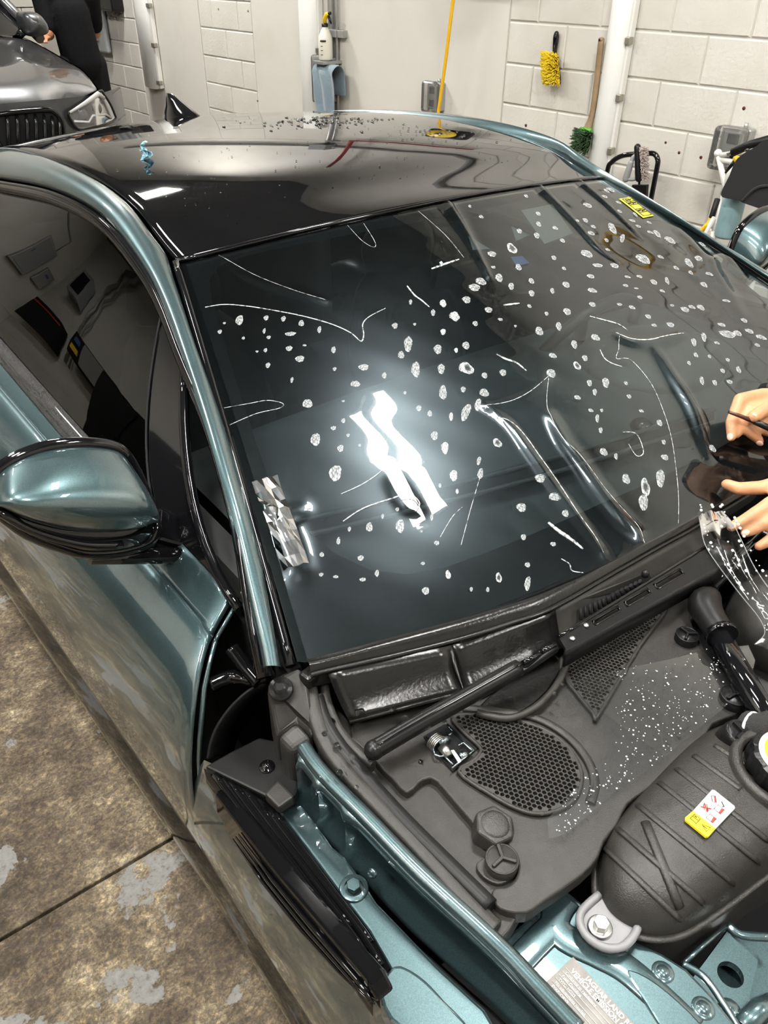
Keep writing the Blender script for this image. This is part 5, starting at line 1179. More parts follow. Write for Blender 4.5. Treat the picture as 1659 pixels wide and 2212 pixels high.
for i in range(150):
    px = rnd.gauss(700, 70); py = 253 + abs(rnd.gauss(0, 11)) + abs(px-700)*0.02; y = 1.5
    t = None; r = ray(px, py).normalized(); s = 1.2
    while s < 4.0:
        p = CAM + r*s
        if p.z < roofz(p.x, p.y): t = s; break
        s += 0.004
    if t: pts.append((V((p.x, p.y, roofz(p.x, p.y)+0.0005)), V((0, 0.15, 1)), rnd.uniform(0.0016, 0.0042), rnd.uniform(1, 2.4)))
for i in range(130):
    x, y = rnd.uniform(-0.5, 0.35), rnd.uniform(0.70, 1.1); pts.append((V((x, y, roofz(x, y)+0.0012)), V((0, 0, 1)), rnd.choice((0.001, 0.0014, 0.002)), 1.0))
for i in range(60):
    x, y = rnd.gauss(0.28, 0.08), rnd.gauss(1.0, 0.05); pts.append((V((x, y, roofz(x, y)+0.001)), V((0, 0, 1)), rnd.choice((0.0015, 0.002, 0.003)), 1.2))
bead_field('water_drops', ROOF, pts)
# yellow inspection sticker on the driver's side of the glass
def s3(cx, cy): return 1320+cx/15.08, 415+cy/15.08
def sp(x, y, off): u, v = hit(*s3(x, y)); return film_pt(u, v, off)
SQ = ((235, 265), (610, 215), (1370, 815), (1020, 885))
def bil(a, c, off): 
    x = lerp(lerp(SQ[0][0], SQ[1][0], a), lerp(SQ[3][0], SQ[2][0], a), c); y = lerp(lerp(SQ[0][1], SQ[1][1], a), lerp(SQ[3][1], SQ[2][1], a), c); return sp(x, y, off)
b = MB(); b.grid([[bil(i/4, j/8, 0.002) for i in range(5)] for j in range(9)]); STK = b.build('yellow_sticker', mat('yellow_vinyl', (0.90, 0.80, 0.06), 0.5), None, solid=0.0008, soff=1)
tag(STK, 'yellow paper service sticker with black grid, at the upper right of the windscreen', 'sticker')
def sln(pts, r=0.0008): b = MB(); b.tube([bil(a, c, 0.0034) for a, c in pts], r, 4); b.build('sticker_rule', M['black_ink'], STK)
sln([(0.12, 0.06), (0.88, 0.06), (0.88, 0.94), (0.12, 0.94), (0.12, 0.06)]); 
for c in (0.21, 0.37, 0.60, 0.76): sln([(0.12, c), (0.88, c)])
sln([(0.5, 0.21), (0.5, 0.37)]); sln([(0.5, 0.60), (0.5, 0.76)])
for a, c, w in ((0.5, 0.13, 0.22), (0.3, 0.29, 0.12), (0.7, 0.29, 0.14), (0.3, 0.68, 0.12), (0.7, 0.68, 0.14)): sln([(a-w, c-0.02), (a-w/2, c+0.02), (a, c-0.015), (a+w/2, c+0.02), (a+w, c-0.02)], 0.0012)
# scrap of blue tape on the roof
px, py = 316, 345
r = ray(px, py).normalized(); s = 1.2
while s < 4:
    p = CAM+r*s
    if p.z < roofz(p.x, p.y): break
    s += 0.002
sc = random.Random(3); base = V((p.x, p.y, roofz(p.x, p.y)+0.001)); g = []
for i in range(9):
    t = i/8; row = []
    for j in range(6):
        w = 0.013*(1-0.75*t)*(j/5-0.5)*2; row.append(base + V((w*0.8+0.006*math.sin(t*7)*(1-t*0.3)*0.8+sc.uniform(-0.005, 0.005), sc.uniform(-0.008, 0.008), t*0.034+sc.uniform(-0.002, 0.003))))
    g.append(row)
for q in g[0]: q.z = roofz(q.x, q.y)+0.0008
b = MB(); b.grid(g, False); SCR = b.build('paper_scrap', mat('pale_blue_paper', (0.36, 0.66, 0.80), 0.55), None, solid=0.001); tag(SCR, 'crumpled scrap of pale blue paper standing on the black roof', 'paper scrap')
# ================================================================ things on and along the long wall
M['clear_cover'] = thin_glass('clear_polycarbonate', (0.84, 0.84, 0.82), 1.5, rough=0.08, haze=0.10, haze_rough=0.4, diffuse=0.10, dcol=(0.7, 0.69, 0.66))
M['rust_steel'] = mat('dull_clip_steel', (0.40, 0.37, 0.31), 0.4, 0.8)
M['diffuser'] = mat('milky_diffuser', (0.80, 0.80, 0.77), 0.3)
M['wood'] = mat('worn_wood', (0.36, 0.25, 0.14), 0.55, noise=(18, (0.26, 0.18, 0.10), 0.4, 0.7))
M['yel_hose'] = mat('yellow_hose_rubber', (0.80, 0.45, 0.01), 0.45)
M['blue_cloth'] = mat('grey_blue_cloth', (0.20, 0.27, 0.32), 0.9, sheen=0.4, bump=(160, 0.8, 0.004))
M['bot_white'] = mat('milky_bottle', (0.80, 0.78, 0.68), 0.4)
M['bot_blue'] = mat('pale_blue_fluid_bottle', (0.28, 0.44, 0.48), 0.3)
M['fabric_blk'] = mat('black_fabric', (0.012, 0.012, 0.013), 0.9, sheen=0.15, bump=(600, 0.6, 0.002))
def wbox(b, s, z, off0, off1, ds, dz):
    b.box(WN*(WD-(off0+off1)/2) + WT*s + V((0, 0, z)), (off1-off0, ds, dz), R3); return b
def vapour_light(s, z0, z1, w, label, clips, first=0.1):
    e = empty('wall_light', wall_pt(s, z0, 0.0), label, 'light', 'long white sealed lights mounted upright on the wall')
    b = MB(); wbox(b, s, (z0+z1)/2, 0.008, 0.045, w*0.95, z1-z0); b.build('housing', M['white_pl'], e, bevel=0.008)
    rows = []
    for z in (z0, z0+0.012, z1-0.012, z1):
        q = 0.7 if z in (z0, z1) else 1.0; rows.append([wall_pt(s+math.cos(PI*k/10)*w*0.5*q, z, 0.04+math.sin(PI*k/10)*0.05*q) for k in range(11)])
    b = MB(); b.grid(rows); n = 11
    b.f.append(list(range(n))); b.sm.append(False); b.mi.append(0); b.f.append(list(range(3*n, 4*n))[::-1]); b.sm.append(False); b.mi.append(0); b.build('diffuser', M['diffuser'], e)
    b = MB(); wbox(b, s-w*0.56, (z0+z1)/2, 0.012, 0.050, w*0.14, z1-z0-0.02); b.build('edge_channel', M['white_pl'], e, bevel=0.004)
    z = z0+first
    while z < z1-0.05:
        b = MB(); wbox(b, s-w*0.60, z, 0.030, 0.066, w*0.24, 0.032); b.build('latch', M['rust_steel'], e, bevel=0.004); z += clips
sR = wall_s(PW(1318, 180, 0.05)); vapour_light(sR, 0.35, 1.95, 0.115, 'long white sealed light on the wall beside the wooden brush', 0.245, 0.02)
sM = wall_s(PW(668, 120, 0.05)); vapour_light(sM, 0.30, 1.95, 0.20, 'long white sealed light on the wall beside the white spray bottle', 0.37, 0.10)
sL = wall_s(PW(316, 95, 0.05)); vapour_light(sL, 0.655, 1.95, 0.26, 'long white sealed light ending above the shark fin, by the dark grey car', 0.30, 0.06)
# conduits
def conduit(px, z0, z1, r, label, grp=None):
    s = wall_s(PW(px[0], px[1], 0.02)); e = empty('conduit', wall_pt(s, z0, 0.02), label, 'pipe', grp)
    b = MB(); b.tube([wall_pt(s, z0, 0.03), wall_pt(s, z1, 0.03)], r, 10); b.build('pipe', M['grey_metal'], e)
    for z in (z0+0.1, 1.25, z1-0.2):
        b = MB(); wbox(b, s-0.035, z, 0.0, 0.035+r, 0.10, 0.045); b.build('strap', M['grey_metal'], e, bevel=0.004)
conduit((719, 120), 0.25, 2.62, 0.020, 'grey metal conduit on the wall right behind the white spray bottle', 'upright conduits by the spray bottle')
conduit((731, 120), 0.25, 2.62, 0.010, 'thin grey conduit right of the thicker one by the spray bottle', 'upright conduits by the spray bottle')
e = empty('conduit', wall_pt(5, 2.66, 0.03), 'long dark conduit running level high along the wall', 'pipe'); b = MB(); b.tube([wall_pt(2.2, 2.66, 0.05), wall_pt(8.6, 2.66, 0.05)], 0.03, 10); b.build('pipe', M['grey_paint'], e)
b = MB(); wbox(b, wall_s(PW(725, 120)), 2.66, 0.01, 0.13, 0.25, 0.22); b.build('junction_box', M['grey_paint'], e, bevel=0.006)
e = empty('sprinkler_pipe', wall_pt(3.6, 2.3, 0.05), 'red painted pipe bent along the upper wall', 'pipe'); b = MB(); b.tube([wall_pt(4.0, 3.6, 0.08), wall_pt(4.0, 2.35, 0.08), wall_pt(2.6, 2.30, 0.08)], 0.025, 10); b.build('pipe', mat('red_paint', (0.30, 0.02, 0.02), 0.4), e)
# outlets under clear covers
def outlet(px0, px1, label, dz, ds, off=0.02, depth=0.11):
    p = PW((px0[0]+px1[0])/2, (px0[1]+px1[1])/2, 0.06); s, z = wall_s(p), p.z
    e = empty('outlet_box', wall_pt(s, z, 0.0), label, 'outlet')
    b = MB(); wbox(b, s, z, 0.0, 0.055, ds, dz*0.9); b.build('box', M['grey_metal'], e, bevel=0.008)
    b = MB(); wbox(b, s, z, 0.057, depth, ds*1.02, dz); b.build('clear_cover', M['clear_cover'], e, bevel=0.02, seg=3)
    b = MB(); wbox(b, s, z, 0.058, 0.064, ds*0.7, dz*0.7); b.build('socket_plate', M['grey_paint'], e, bevel=0.004)
    for q in (-0.2, 0.2): b = MB(); wbox(b, s, z+q*dz, 0.064, 0.068, ds*0.4, dz*0.22); b.build('socket', M['black_mat'], e, bevel=0.002)
    b = MB(); b.tube([wall_pt(s-ds*0.2, z+dz*0.42, 0.03), wall_pt(s-ds*0.2, z+dz*0.56, 0.03)], 0.010, 8); b.build('hinge_pin', M['grey_metal'], e)
    b = MB(); b.tube([wall_pt(s, z-dz*0.45, 0.03), wall_pt(s, 0.1, 0.03)], 0.013, 8); b.build('conduit_stub', M['grey_metal'], e)
outlet((906, 177), (962, 241), 'grey outlet box with a clear cover beside the yellow hose', 0.175, 0.115)
outlet((1540, 279), (1620, 360), 'outlet box with a clear cover behind the white rack, near the black mat', 0.185, 0.14, depth=0.13)
outlet((684, 138), (722, 205), 'outlet box with a clear cover half hidden under the grey blue cloth', 0.30, 0.16, depth=0.13)
# cloth over that outlet
p = PW(712, 150, 0.10); s0, z0 = wall_s(p), p.z; rows = []
for i in range(21):
    t = i/20; row = []
    for j in range(10):
        w = j/9
        if t < 0.22: z = z0 - 0.10*(0.22-t)/0.22*1.6; off = 0.05
        elif t < 0.34: z = z0 + 0.045*math.sin((t-0.22)/0.12*PI); off = lerp(0.05, 0.16, (t-0.22)/0.12)
        else: z = z0 - 0.30*(t-0.34)/0.66 + 0.01*math.sin(w*9); off = 0.165+0.015*math.sin(w*11+t*5)
        row.append(wall_pt(s0 - 0.12 + 0.24*w*(1-0.35*max(0, t-0.34)) + 0.01*math.sin(t*9), z, off))
    rows.append(row)
b = MB(); b.grid(rows); CL = b.build('cleaning_cloth', M['blue_cloth'], None, solid=0.006, sub=1); tag(CL, 'grey blue cleaning cloth draped over a wall outlet below the spray bottle', 'cloth')
# spray bottles
def bottle(base, h, r, body, label, trig=True, name='spray_bottle', lean=V((0, 0, 1)), side_=V((1, 0, 0))):
    e = empty(name, base, label, 'bottle'); b = MB()
    b.lathe([(0.0, 0.0), (r*0.9, 0.0), (r, 0.01), (r, h*0.60), (r*0.92, h*0.70), (r*0.62, h*0.86), (r*0.40, h*0.95), (r*0.38, h)], base, lean, 24); b.build('body', body, e)
    b = MB(); b.lathe([(r*0.44, h*0.97), (r*0.46, h*1.06), (r*0.30, h*1.08)], base, lean, 20); b.build('collar', M['black_pl'], e)
    t0 = base + lean*h*1.06
    b = MB(); b.tube([t0, t0+lean*h*0.14, t0+lean*h*0.26+side_*r*0.5, t0+lean*h*0.30+side_*r*1.0], [r*0.28, r*0.30, r*0.36, r*0.22], 10); b.build('spray_head', M['yellow'], e)
    b = MB(); b.tube([t0+lean*h*0.30+side_*r*0.95, t0+lean*h*0.31+side_*r*1.35], r*0.20, 8); b.build('nozzle', M['black_pl'], e)
    b = MB(); b.tube([t0+lean*h*0.27+side_*r*0.8, t0+lean*h*0.14+side_*r*1.15, t0+lean*h*0.02+side_*r*1.45], [r*0.20, r*0.16, r*0.10], 8); b.build('trigger', M['black_pl'], e)
    return e
p = PW(704, 130, 0.10); SB = bottle(p, 0.20, 0.048, M['bot_white'], 'white spray bottle with a yellow trigger head standing against the wall', side_=-WT)
for q, w in ((0.115, 0.05), (0.085, 0.02), (0.060, 0.02), (0.035, 0.02)):
    c = p+V((0, 0, q)); pts = [c + (-WN*math.cos(t)-WT*math.sin(t))*0.0488 for t in [0.2+k*w*4 for k in range(5)]]; b = MB(); b.tube(pts, 0.002 if w < 0.03 else 0.006, 5); b.build('printed_mark', M['black_ink'], SB)
b = MB(); wbox(b, wall_s(p), p.z-0.012, 0.0, 0.17, 0.12, 0.02); BRK = b.build('bottle_bracket', M['grey_metal'], None, bevel=0.003); tag(BRK, 'small metal bracket under the white spray bottle', 'bracket')
# yellow hose and its reel above the frame
rc = V((2.28, 3.05, 1.78))
RE = empty('hose_reel', rc, 'black hose reel with a yellow drum, high on the wall above the yellow hose', 'hose reel')
b = MB(); b.box(rc+WN*0.02, (0.12, 0.36, 0.34), R3); b.build('housing', M['black_pl'], RE, bevel=0.05, seg=4)
b = MB(); b.lathe([(0.0, 0.075), (0.05, 0.075), (0.055, 0.07), (0.13, 0.068), (0.135, 0.05)], rc-WN*0.005, -WN, 32); b.build('drum', M['yellow'], RE)
b = MB(); b.lathe([(0.0, 0.09), (0.03, 0.088), (0.035, 0.07)], rc-WN*0.005, -WN, 20); b.build('hub', M['black_pl'], RE)
b = MB(); b.box(wall_pt(wall_s(rc), 1.78, 0.11), (0.22, 0.10, 0.10), R3); b.build('wall_bracket', M['black_pl'], RE, bevel=0.01)
hp = [rc-V((0, 0, 0.14))-WN*0.05, PW(988, -40, 0.30), PW(979, 0, 0.30), PW(964, 120, 0.30), PW(945, 258, 0.30), PW(935, 340, 0.32), V((2.05, 3.1, 0.15)), V((2.0, 2.8, 0.012)), V((1.95, 2.2, 0.012)), V((2.1, 1.7, 0.012)), PW(1504, 511, 0.32), PW(1522, 492, 0.30), PW(1538, 470, 0.28)]
b = MB(); b.tube(catmull(hp, 8), 0.0095, 10); HO = b.build('air_hose', M['yel_hose'], None); tag(HO, 'thick yellow air hose hanging from the reel down behind the car', 'hose')
b = MB(); b.tube(catmull([PW(1537, 471, 0.28), PW(1543, 452, 0.27), PW(1550, 430, 0.25)], 4), 0.013, 10); b.build('hose_end', M['rubber'], HO)
# brush with yellow bristles
def tufts(name, pts, m, parent):
    b = MB()
    for a, c, r in pts: b.tube([a, lerp(a, c, 0.6), c], [r, r, r*0.7], 4)
    return tag(b.build(name, m, parent), kind='stuff')
rnd = random.Random(21)
e = empty('yellow_brush', PW(1200, 175, 0.0), 'brush with a black handle and yellow bristles hanging on the wall', 'brush')
h0, h1 = PW(1202, 73, 0.025), PW(1197, 124, 0.025)
b = MB(); b.tube(catmull([h0, lerp(h0, h1, 0.3), lerp(h0, h1, 0.7), h1], 4), [0.013, 0.015, 0.016, 0.016, 0.0155, 0.015, 0.014, 0.013, 0.012, 0.012, 0.013, 0.014, 0.016], 10); b.ball(h0, (0.013, 0.013, 0.013)); b.build('handle', M['black_gl'], e)
b = MB(); g0, g1 = PW(1198, 122, 0.03), PW(1203, 172, 0.03); b.capsule(g0, g1, 0.02, 0.022); b.build('head_block', M['black_gl'], e)
pts = []
for i in range(700):
    t, a = rnd.random(), rnd.uniform(-1, 1); base = lerp(g0, g1, t) + WT*a*0.018; d = (-WN + WT*a*0.9 + V((0, 0, (t-0.5)*-0.9)) + V((rnd.uniform(-.12, .12), rnd.uniform(-.12, .12), rnd.uniform(-.12, .12)))).normalized(); pts.append((base, base+d*rnd.uniform(0.062, 0.072), 0.0024))
tufts('bristles', pts, mat('yellow_bristle', (0.85, 0.62, 0.02), 0.6), e)
# wooden brush with green bristles
e = empty('wooden_brush', PW(1262, 330, 0.0), 'long wooden handled brush with green bristles leaning on the wall', 'brush')
hh = [PW(1299, 86, 0.05), PW(1292, 150, 0.05), PW(1284, 220, 0.05), PW(1277, 255, 0.055), PW(1268, 285, 0.06), PW(1262, 318, 0.06)]
b = MB(); b.tube(catmull(hh, 5), [0.017]*12+[0.016, 0.016, 0.016, 0.017, 0.018, 0.020, 0.023, 0.026, 0.029, 0.031, 0.032, 0.032, 0.032, 0.030], 12, flat=0.7); b.ball(hh[0], (0.016, 0.016, 0.012)); b.build('handle', M['wood'], e)
b = MB(); b.ball(hh[0]-WN*0.012, (0.006, 0.006, 0.006)); b.build('hang_hole', M['black_mat'], e)
g0, g1 = PW(1270, 285, 0.07), PW(1262, 322, 0.07); pts = []
for i in range(420):
    t, a = rnd.random(), rnd.uniform(-1, 1); base = lerp(g0, g1, t) + WT*a*0.03; d = (-WN*1.1 + WT*a*0.6 + V((0, 0, (0.5-t)*0.7)) + V((rnd.uniform(-.2, .2), rnd.uniform(-.2, .2), rnd.uniform(-.2, .2)))).normalized(); pts.append((base, base+d*rnd.uniform(0.060, 0.070), 0.0022))
tufts('bristles', pts, mat('green_bristle', (0.035, 0.085, 0.03), 0.7), e)
b = MB(); b.tube([lerp(g0, g1, -0.1)-WN*0.0+WT*0.035, lerp(g0, g1, -0.1)-WN*0.05], 0.012, 8); b.tube([g0+WT*0.035-WN*0.02+V((0, 0, 0.012)), g0-WT*0.035-WN*0.02+V((0, 0, 0.012))], 0.010, 8); b.build('green_band', mat('bright_green', (0.10, 0.42, 0.03), 0.6), e)
# black tube trolley handle with a wheel brush hanging on it
e = empty('trolley', PW(1365, 430, 0.14)*1.0, 'black tubular hand trolley standing by the wall behind the car', 'trolley'); e.location.z = 0
tp_ = [(1311, 374), (1322, 350), (1343, 337), (1368, 333), (1396, 331), (1414, 333), (1421, 346), (1419, 364), (1405, 437)]
pts = [PW(x, y, 0.16) for x, y in tp_]; pts = [V((pts[0].x, pts[0].y, 0.02))] + [V((pts[0].x, pts[0].y, 0.5))] + pts + [V((pts[-1].x, pts[-1].y, 0.45)), V((pts[-1].x, pts[-1].y, 0.02))]
b = MB(); b.tube(catmull(pts, 6), 0.0125, 10); b.build('frame', M['black_gl'], e)
for z in (0.25, 0.55): b = MB(); b.tube([V((pts[0].x, pts[0].y, z)), V((pts[-1].x, pts[-1].y, z))], 0.010, 8); b.build('cross_bar', M['black_gl'], e)
b = MB(); b.box((pts[0]+pts[-1])/2+V((-0.08, 0, 0.0)), (0.22, 0.30, 0.012)); b.build('toe_plate', M['black_gl'], e)
for q in (pts[0], pts[-1]):
    b = MB(); b.lathe([(0.03, -0.02), (0.075, -0.02), (0.08, 0), (0.075, 0.02), (0.03, 0.02)], V((q.x+0.06, q.y, 0.08)), WT, 24); b.build('wheel', M['rubber'], e)
e = empty('wheel_brush', PW(1385, 395, 0.2), 'grey wheel brush with pinkish bristles hanging on the black trolley', 'brush')
b = MB(); b.capsule(PW(1377, 318, 0.21), PW(1380, 385, 0.21), 0.016, 0.018); b.build('head_block', M['black_pl'], e)
b = MB(); b.capsule(PW(1352, 386, 0.22), PW(1363, 352, 0.22), 0.017, 0.014); b.tube(catmull([PW(1363, 352, 0.22), PW(1368, 340, 0.215), PW(1377, 335, 0.21)], 4), 0.011, 8); b.tube(catmull([PW(1352, 386, 0.22), PW(1366, 388, 0.215), PW(1378, 384, 0.21)], 4), 0.008, 8); b.build('grip', M['grey_paint'], e)
g0, g1 = PW(1383, 318, 0.21), PW(1388, 386, 0.21); pts_d, pts_p = [], []
for i in range(500):
    t, a = rnd.random(), rnd.uniform(-1, 1); base = lerp(g0, g1, t)+WN*a*0.01; d = (-WT*1.0 - WN*0.3 + WN*a*0.7 + V((rnd.uniform(-.2, .2), rnd.uniform(-.2, .2), rnd.uniform(-.25, .25)))).normalized(); (pts_d if i % 3 == 0 else pts_p).append((base, base+d*rnd.uniform(0.028, 0.036)*(1.0 if i % 3 else 0.7), 0.0020))
tufts('dark_bristles', pts_d, M['grey_paint'], e); tufts('pink_bristles', pts_p, mat('pinkish_bristle', (0.48, 0.40, 0.36), 0.8), e)
b = MB(); b.prism([PW(1370, 398, 0.19), PW(1402, 398, 0.19), PW(1400, 428, 0.19), PW(1366, 430, 0.19)], -WN*0.02); b.tube([PW(1381, 380, 0.20), PW(1381, 402, 0.20)], 0.006, 8); HK = b.build('brush_hook', M['black_pl'], None, bevel=0.004); tag(HK, 'small black hook bracket under the wheel brush', 'bracket')
# white tubular rack with bottle and mat
e = empty('pipe_rack', wall_pt(wall_s(PW(1575, 430, 0.3)), 0, 0.3), 'white tubular rack standing by the wall at the right', 'rack')
def rk(name, pts, r=0.011): b = MB(); b.tube(pts, r, 10); b.build(name, M['white_pl'], e)
J = lambda x, y, o=0.30: PW(x, y, o)
rk('upright', [J(1551, 331), J(1566, 400), J(1575, 470), J(1583, 505)], 0.012); rk('rail', [J(1551, 336), J(1607, 328), J(1700, 312)]); rk('rail', [J(1554, 345), J(1595, 352), J(1620, 330)]); rk('brace', [J(1583, 350), J(1572, 385), J(1560, 420)])
rk('leg', [J(1543, 470), J(1514, 520), J(1490, 600)]); rk('leg', [J(1541, 500), J(1537, 530), J(1530, 620)]); rk('brace', [J(1600, 491), J(1588, 510), J(1575, 535)]); rk('rail', [J(1600, 493), J(1659, 508), J(1720, 520)]); rk('rail', [J(1533, 532), J(1570, 545), J(1640, 560)])
for x, y in ((1551, 331), (1600, 491), (1537, 530)): b = MB(); b.ball(J(x, y), (0.017, 0.017, 0.017)); b.build('joint', M['white_pl'], e)
for (x, y) in ((1520, 600), (1640, 600)): 
    q = J(x, 560); b = MB(); b.tube([q, V((q.x, q.y, 0.0))], 0.012, 8); b.build('leg', M['white_pl'], e)
BB = bottle(PW(1566, 512, 0.36)+V((0, 0, 0.0)), 0.235, 0.048, M['bot_blue'], 'pale blue spray bottle hanging on the white rack under the black mat', side_=WT)
mp_ = [(1665, 300), (1632, 317), (1592, 343), (1575, 380), (1558, 415), (1563, 427), (1597, 433), (1604, 438), (1665, 458), (1760, 480), (1790, 400), (1770, 300)]
MT = slab('floor_mat', catmull([PW(x, y, 0.46-0.00025*(x-1560)) for x, y in mp_], 3, True), M['fabric_blk'], None, None, vec=WN*0.012, bevel=0.004); tag(MT, 'black car floor mat hung over the white rack at the right edge', 'mat')
b = MB(); b.tube(catmull([PW(x, y, 0.463-0.00025*(x-1560)) for x, y in ((1604, 434), (1622, 415), (1640, 404), (1665, 402), (1740, 408))], 5), 0.006, 8); b.build('mat_seam', M['fabric_blk'], MT)
e = empty('black_wand', PW(1600, 330, 0.42), 'black foam covered wand lying across the top of the white rack', 'wand')
b = MB(); b.tube([PW(1582, 330, 0.42), PW(1622, 312, 0.42), PW(1700, 290, 0.42)], 0.017, 10); b.build('foam_grip', M['rubber'], e)
b = MB(); b.tube(catmull([PW(1572, 334, 0.42), PW(1588, 325, 0.42), PW(1606, 322, 0.42)], 4), 0.009, 8); b.ball(PW(1615, 322, 0.42), (0.014, 0.014, 0.014)); b.build('wand_tip', M['steel'], e)
# left end of the wall: small black box and dark panel
e = empty('wall_speaker', wall_pt(wall_s(PW(230, 20)), 1.2, 0), 'small black speaker box high on the wall near the dark grey car', 'speaker')
p = PW(231, -6, 0.08); b = MB(); wbox(b, wall_s(p), p.z+0.10, 0.0, 0.12, 0.34, 0.42); b.build('cabinet', M['black_pl'], e, bevel=0.02, seg=3)
for k in range(6): b = MB(); wbox(b, wall_s(p), p.z+0.02+k*0.035, 0.118, 0.126, 0.26, 0.012); b.build('grille_slot', M['black_mat'], e)
e = empty('dark_panel', wall_pt(wall_s(PW(190, 60)), 0.9, 0), 'dark grey ribbed panel leaning on the wall behind the standing person', 'panel')
s = wall_s(PW(192, 50, 0.05)); b = MB(); wbox(b, s, 1.45, 0.02, 0.07, 0.75, 1.15); b.build('board', M['grey_paint'], e, bevel=0.02)
for k in range(3): b = MB(); wbox(b, s-0.2+k*0.2, 1.45, 0.068, 0.085, 0.06, 0.95); b.build('rib', mat('panel_rib', (0.16, 0.16, 0.16), 0.5), e, bevel=0.006)
# paint spots and drill marks on the wall
M['spot'] = mat('dark_red_spot', (0.10, 0.015, 0.012), 0.6); M['spot2'] = mat('grey_chip', (0.16, 0.14, 0.11), 0.8)
for x, y, r, k in ((1136, 271, 4, 0), (1209, 179, 4, 0), (1607, 234, 4.5, 0), (1438, 308, 3.5, 0), (1467, 330, 4, 0), (1514, 340, 4, 0), (768, 80, 3.5, 1), (773, 104, 4, 1), (820, 40, 2, 1), (823, 115, 2.5, 1), (825, 172, 3, 1), (853, 216, 4, 1), (985, 245, 2.5, 1), (921, 70, 2, 1), (472, 20, 3, 1), (536, 24, 3, 1), (556, 218, 2.5, 1)):
    c = PW(x, y, 0.0045); d = (c-CAM).length/FPX*r*0.7; b = MB(); b.lathe([(0, 0.001), (d, 0.001), (d, -0.004)], c, -WN, 10); b.build('paint_spot', M['spot' if k == 0 else 'spot2'], WALL)
# things on the opposite and end walls (they show mirrored in the side window)
def wallbox(name, c, n, w, h, d, m, label, cat, parts):
    n = V(n); t = V((0, 0, 1)).cross(n); c = V(c); RR = Matrix((n, t, V((0, 0, 1)))).transposed()
    e = empty(name, c-V((0, 0, h/2)), label, cat); b = MB(); b.box(c+n*d/2, (d, w, h), RR); b.build('body', m, e, bevel=0.01)
    for nm, tt, zz, sw, sh_, mm in parts: b = MB(); b.box(c+n*(d+0.008)+t*tt+V((0, 0, zz)), (0.02, sw, sh_), RR); b.build(nm, mm, e, bevel=0.003)
wallbox('electrical_panel', (-3.5, 10.05, 2.35), (0, -1, 0), 0.62, 0.95, 0.15, M['grey_metal'], 'large grey electrical panel mirrored in the side window', 'panel', [('panel_door', 0, 0, 0.54, 0.86, M['grey_paint']), ('door_handle', 0.2, 0, 0.03, 0.12, M['black_pl'])])
wallbox('switch_box', (-4.15, 10.05, 2.25), (0, -1, 0), 0.34, 0.5, 0.12, M['grey_metal'], 'smaller grey switch box mirrored in the side window beside the large panel', 'panel', [('switch_label', 0, 0.1, 0.1, 0.06, M['sensor_blue'])])
wallbox('wall_heater', (-4.46, 8.3, 2.9), (1, 0, 0), 1.0, 0.75, 0.3, M['grey_paint'], 'dark louvred heater mirrored in the side window', 'heater', [('louvre', -0.36+0.06*k, 0, 0.025, 0.55, M['black_mat']) for k in range(13)])
wallbox('tool_rack', (-4.46, 8.6, 1.45), (1, 0, 0), 1.7, 0.7, 0.25, M['black_mat'], 'long black tool rack mirrored low in the side window', 'rack', [('shelf_edge', 0, 0.25, 1.6, 0.03, M['red_ink'])])
wallbox('parts_shelf', (-4.46, 6.42, 1.75), (1, 0, 0), 1.2, 0.55, 0.3, M['black_mat'], 'dark parts shelf with a pale board mirrored near the pillar in the side window', 'shelf', [('board', -0.2, 0.0, 0.55, 0.5, M['grey_metal']), ('yellow_tray', 0.35, -0.1, 0.3, 0.12, M['yellow']), ('blue_tray', 0.35, 0.12, 0.25, 0.12, M['sensor_blue'])])
for y_, r_, lab in ((7.4, 0.035, 'thick grey conduit mirrored in the side window beside the louvred heater'), (7.2, 0.02, 'thin grey conduit mirrored in the side window beside the thick one')):
    e = empty('conduit', (-4.44, y_, 1.2), lab, 'pipe'); b = MB(); b.tube([(-4.44, y_, 1.2), (-4.44, y_, ZC-0.02)], r_, 8); b.build('pipe', M['grey_metal'], e)
for k in range(1):
    e = empty('conduit', (-3.7+0.12*k, 10.02, 2.85), 'grey conduit bending away above the mirrored electrical panel', 'pipe'); b = MB(); b.tube([(-3.7+0.12*k, 10.02, 2.85), (-3.7+0.12*k, 10.02, 3.3+0.1*k), (-1.0, 10.02, 3.3+0.1*k)], 0.018, 8); b.build('pipe', M['grey_paint'], e)
wallbox('added_tall_cabinet', (-4.46, 5.1, 1.0), (1, 0, 0), 1.3, 1.9, 0.5, M['black_mat'], 'unseen tall black cabinet added opposite to darken the reflection in the side panel behind the mirror', 'cabinet', [('cabinet_door', -0.32, 0, 0.6, 1.8, M['rubber']), ('cabinet_door', 0.32, 0, 0.6, 1.8, M['rubber']), ('door_handle', 0.04, 0, 0.02, 0.15, M['steel'])])  # out of view, added so the sail panel mirrors something dark
for k, (y_, lab) in enumerate(((-0.6, 'unseen dark cabinet added opposite to darken the door, nearest the room front'), (0.9, 'unseen dark cabinet added opposite to darken the door, second from the room front'), (2.4, 'unseen dark cabinet added opposite to darken the door, third from the room front'), (3.75, 'unseen dark cabinet added opposite to darken the door, beside the tall one'))):  # unseen row added to darken what the door side reflects
    wallbox('added_cabinet', (-4.46, y_, 0.86), (1, 0, 0), 1.28, 1.7, 0.6, M['black_mat'], lab, 'cabinet', [('cabinet_door', -0.31, -0.05, 0.58, 1.5, M['rubber']), ('cabinet_door', 0.31, -0.05, 0.58, 1.5, M['rubber']), ('top_edge', 0, 0.82, 1.26, 0.04, M['grey_paint'])])
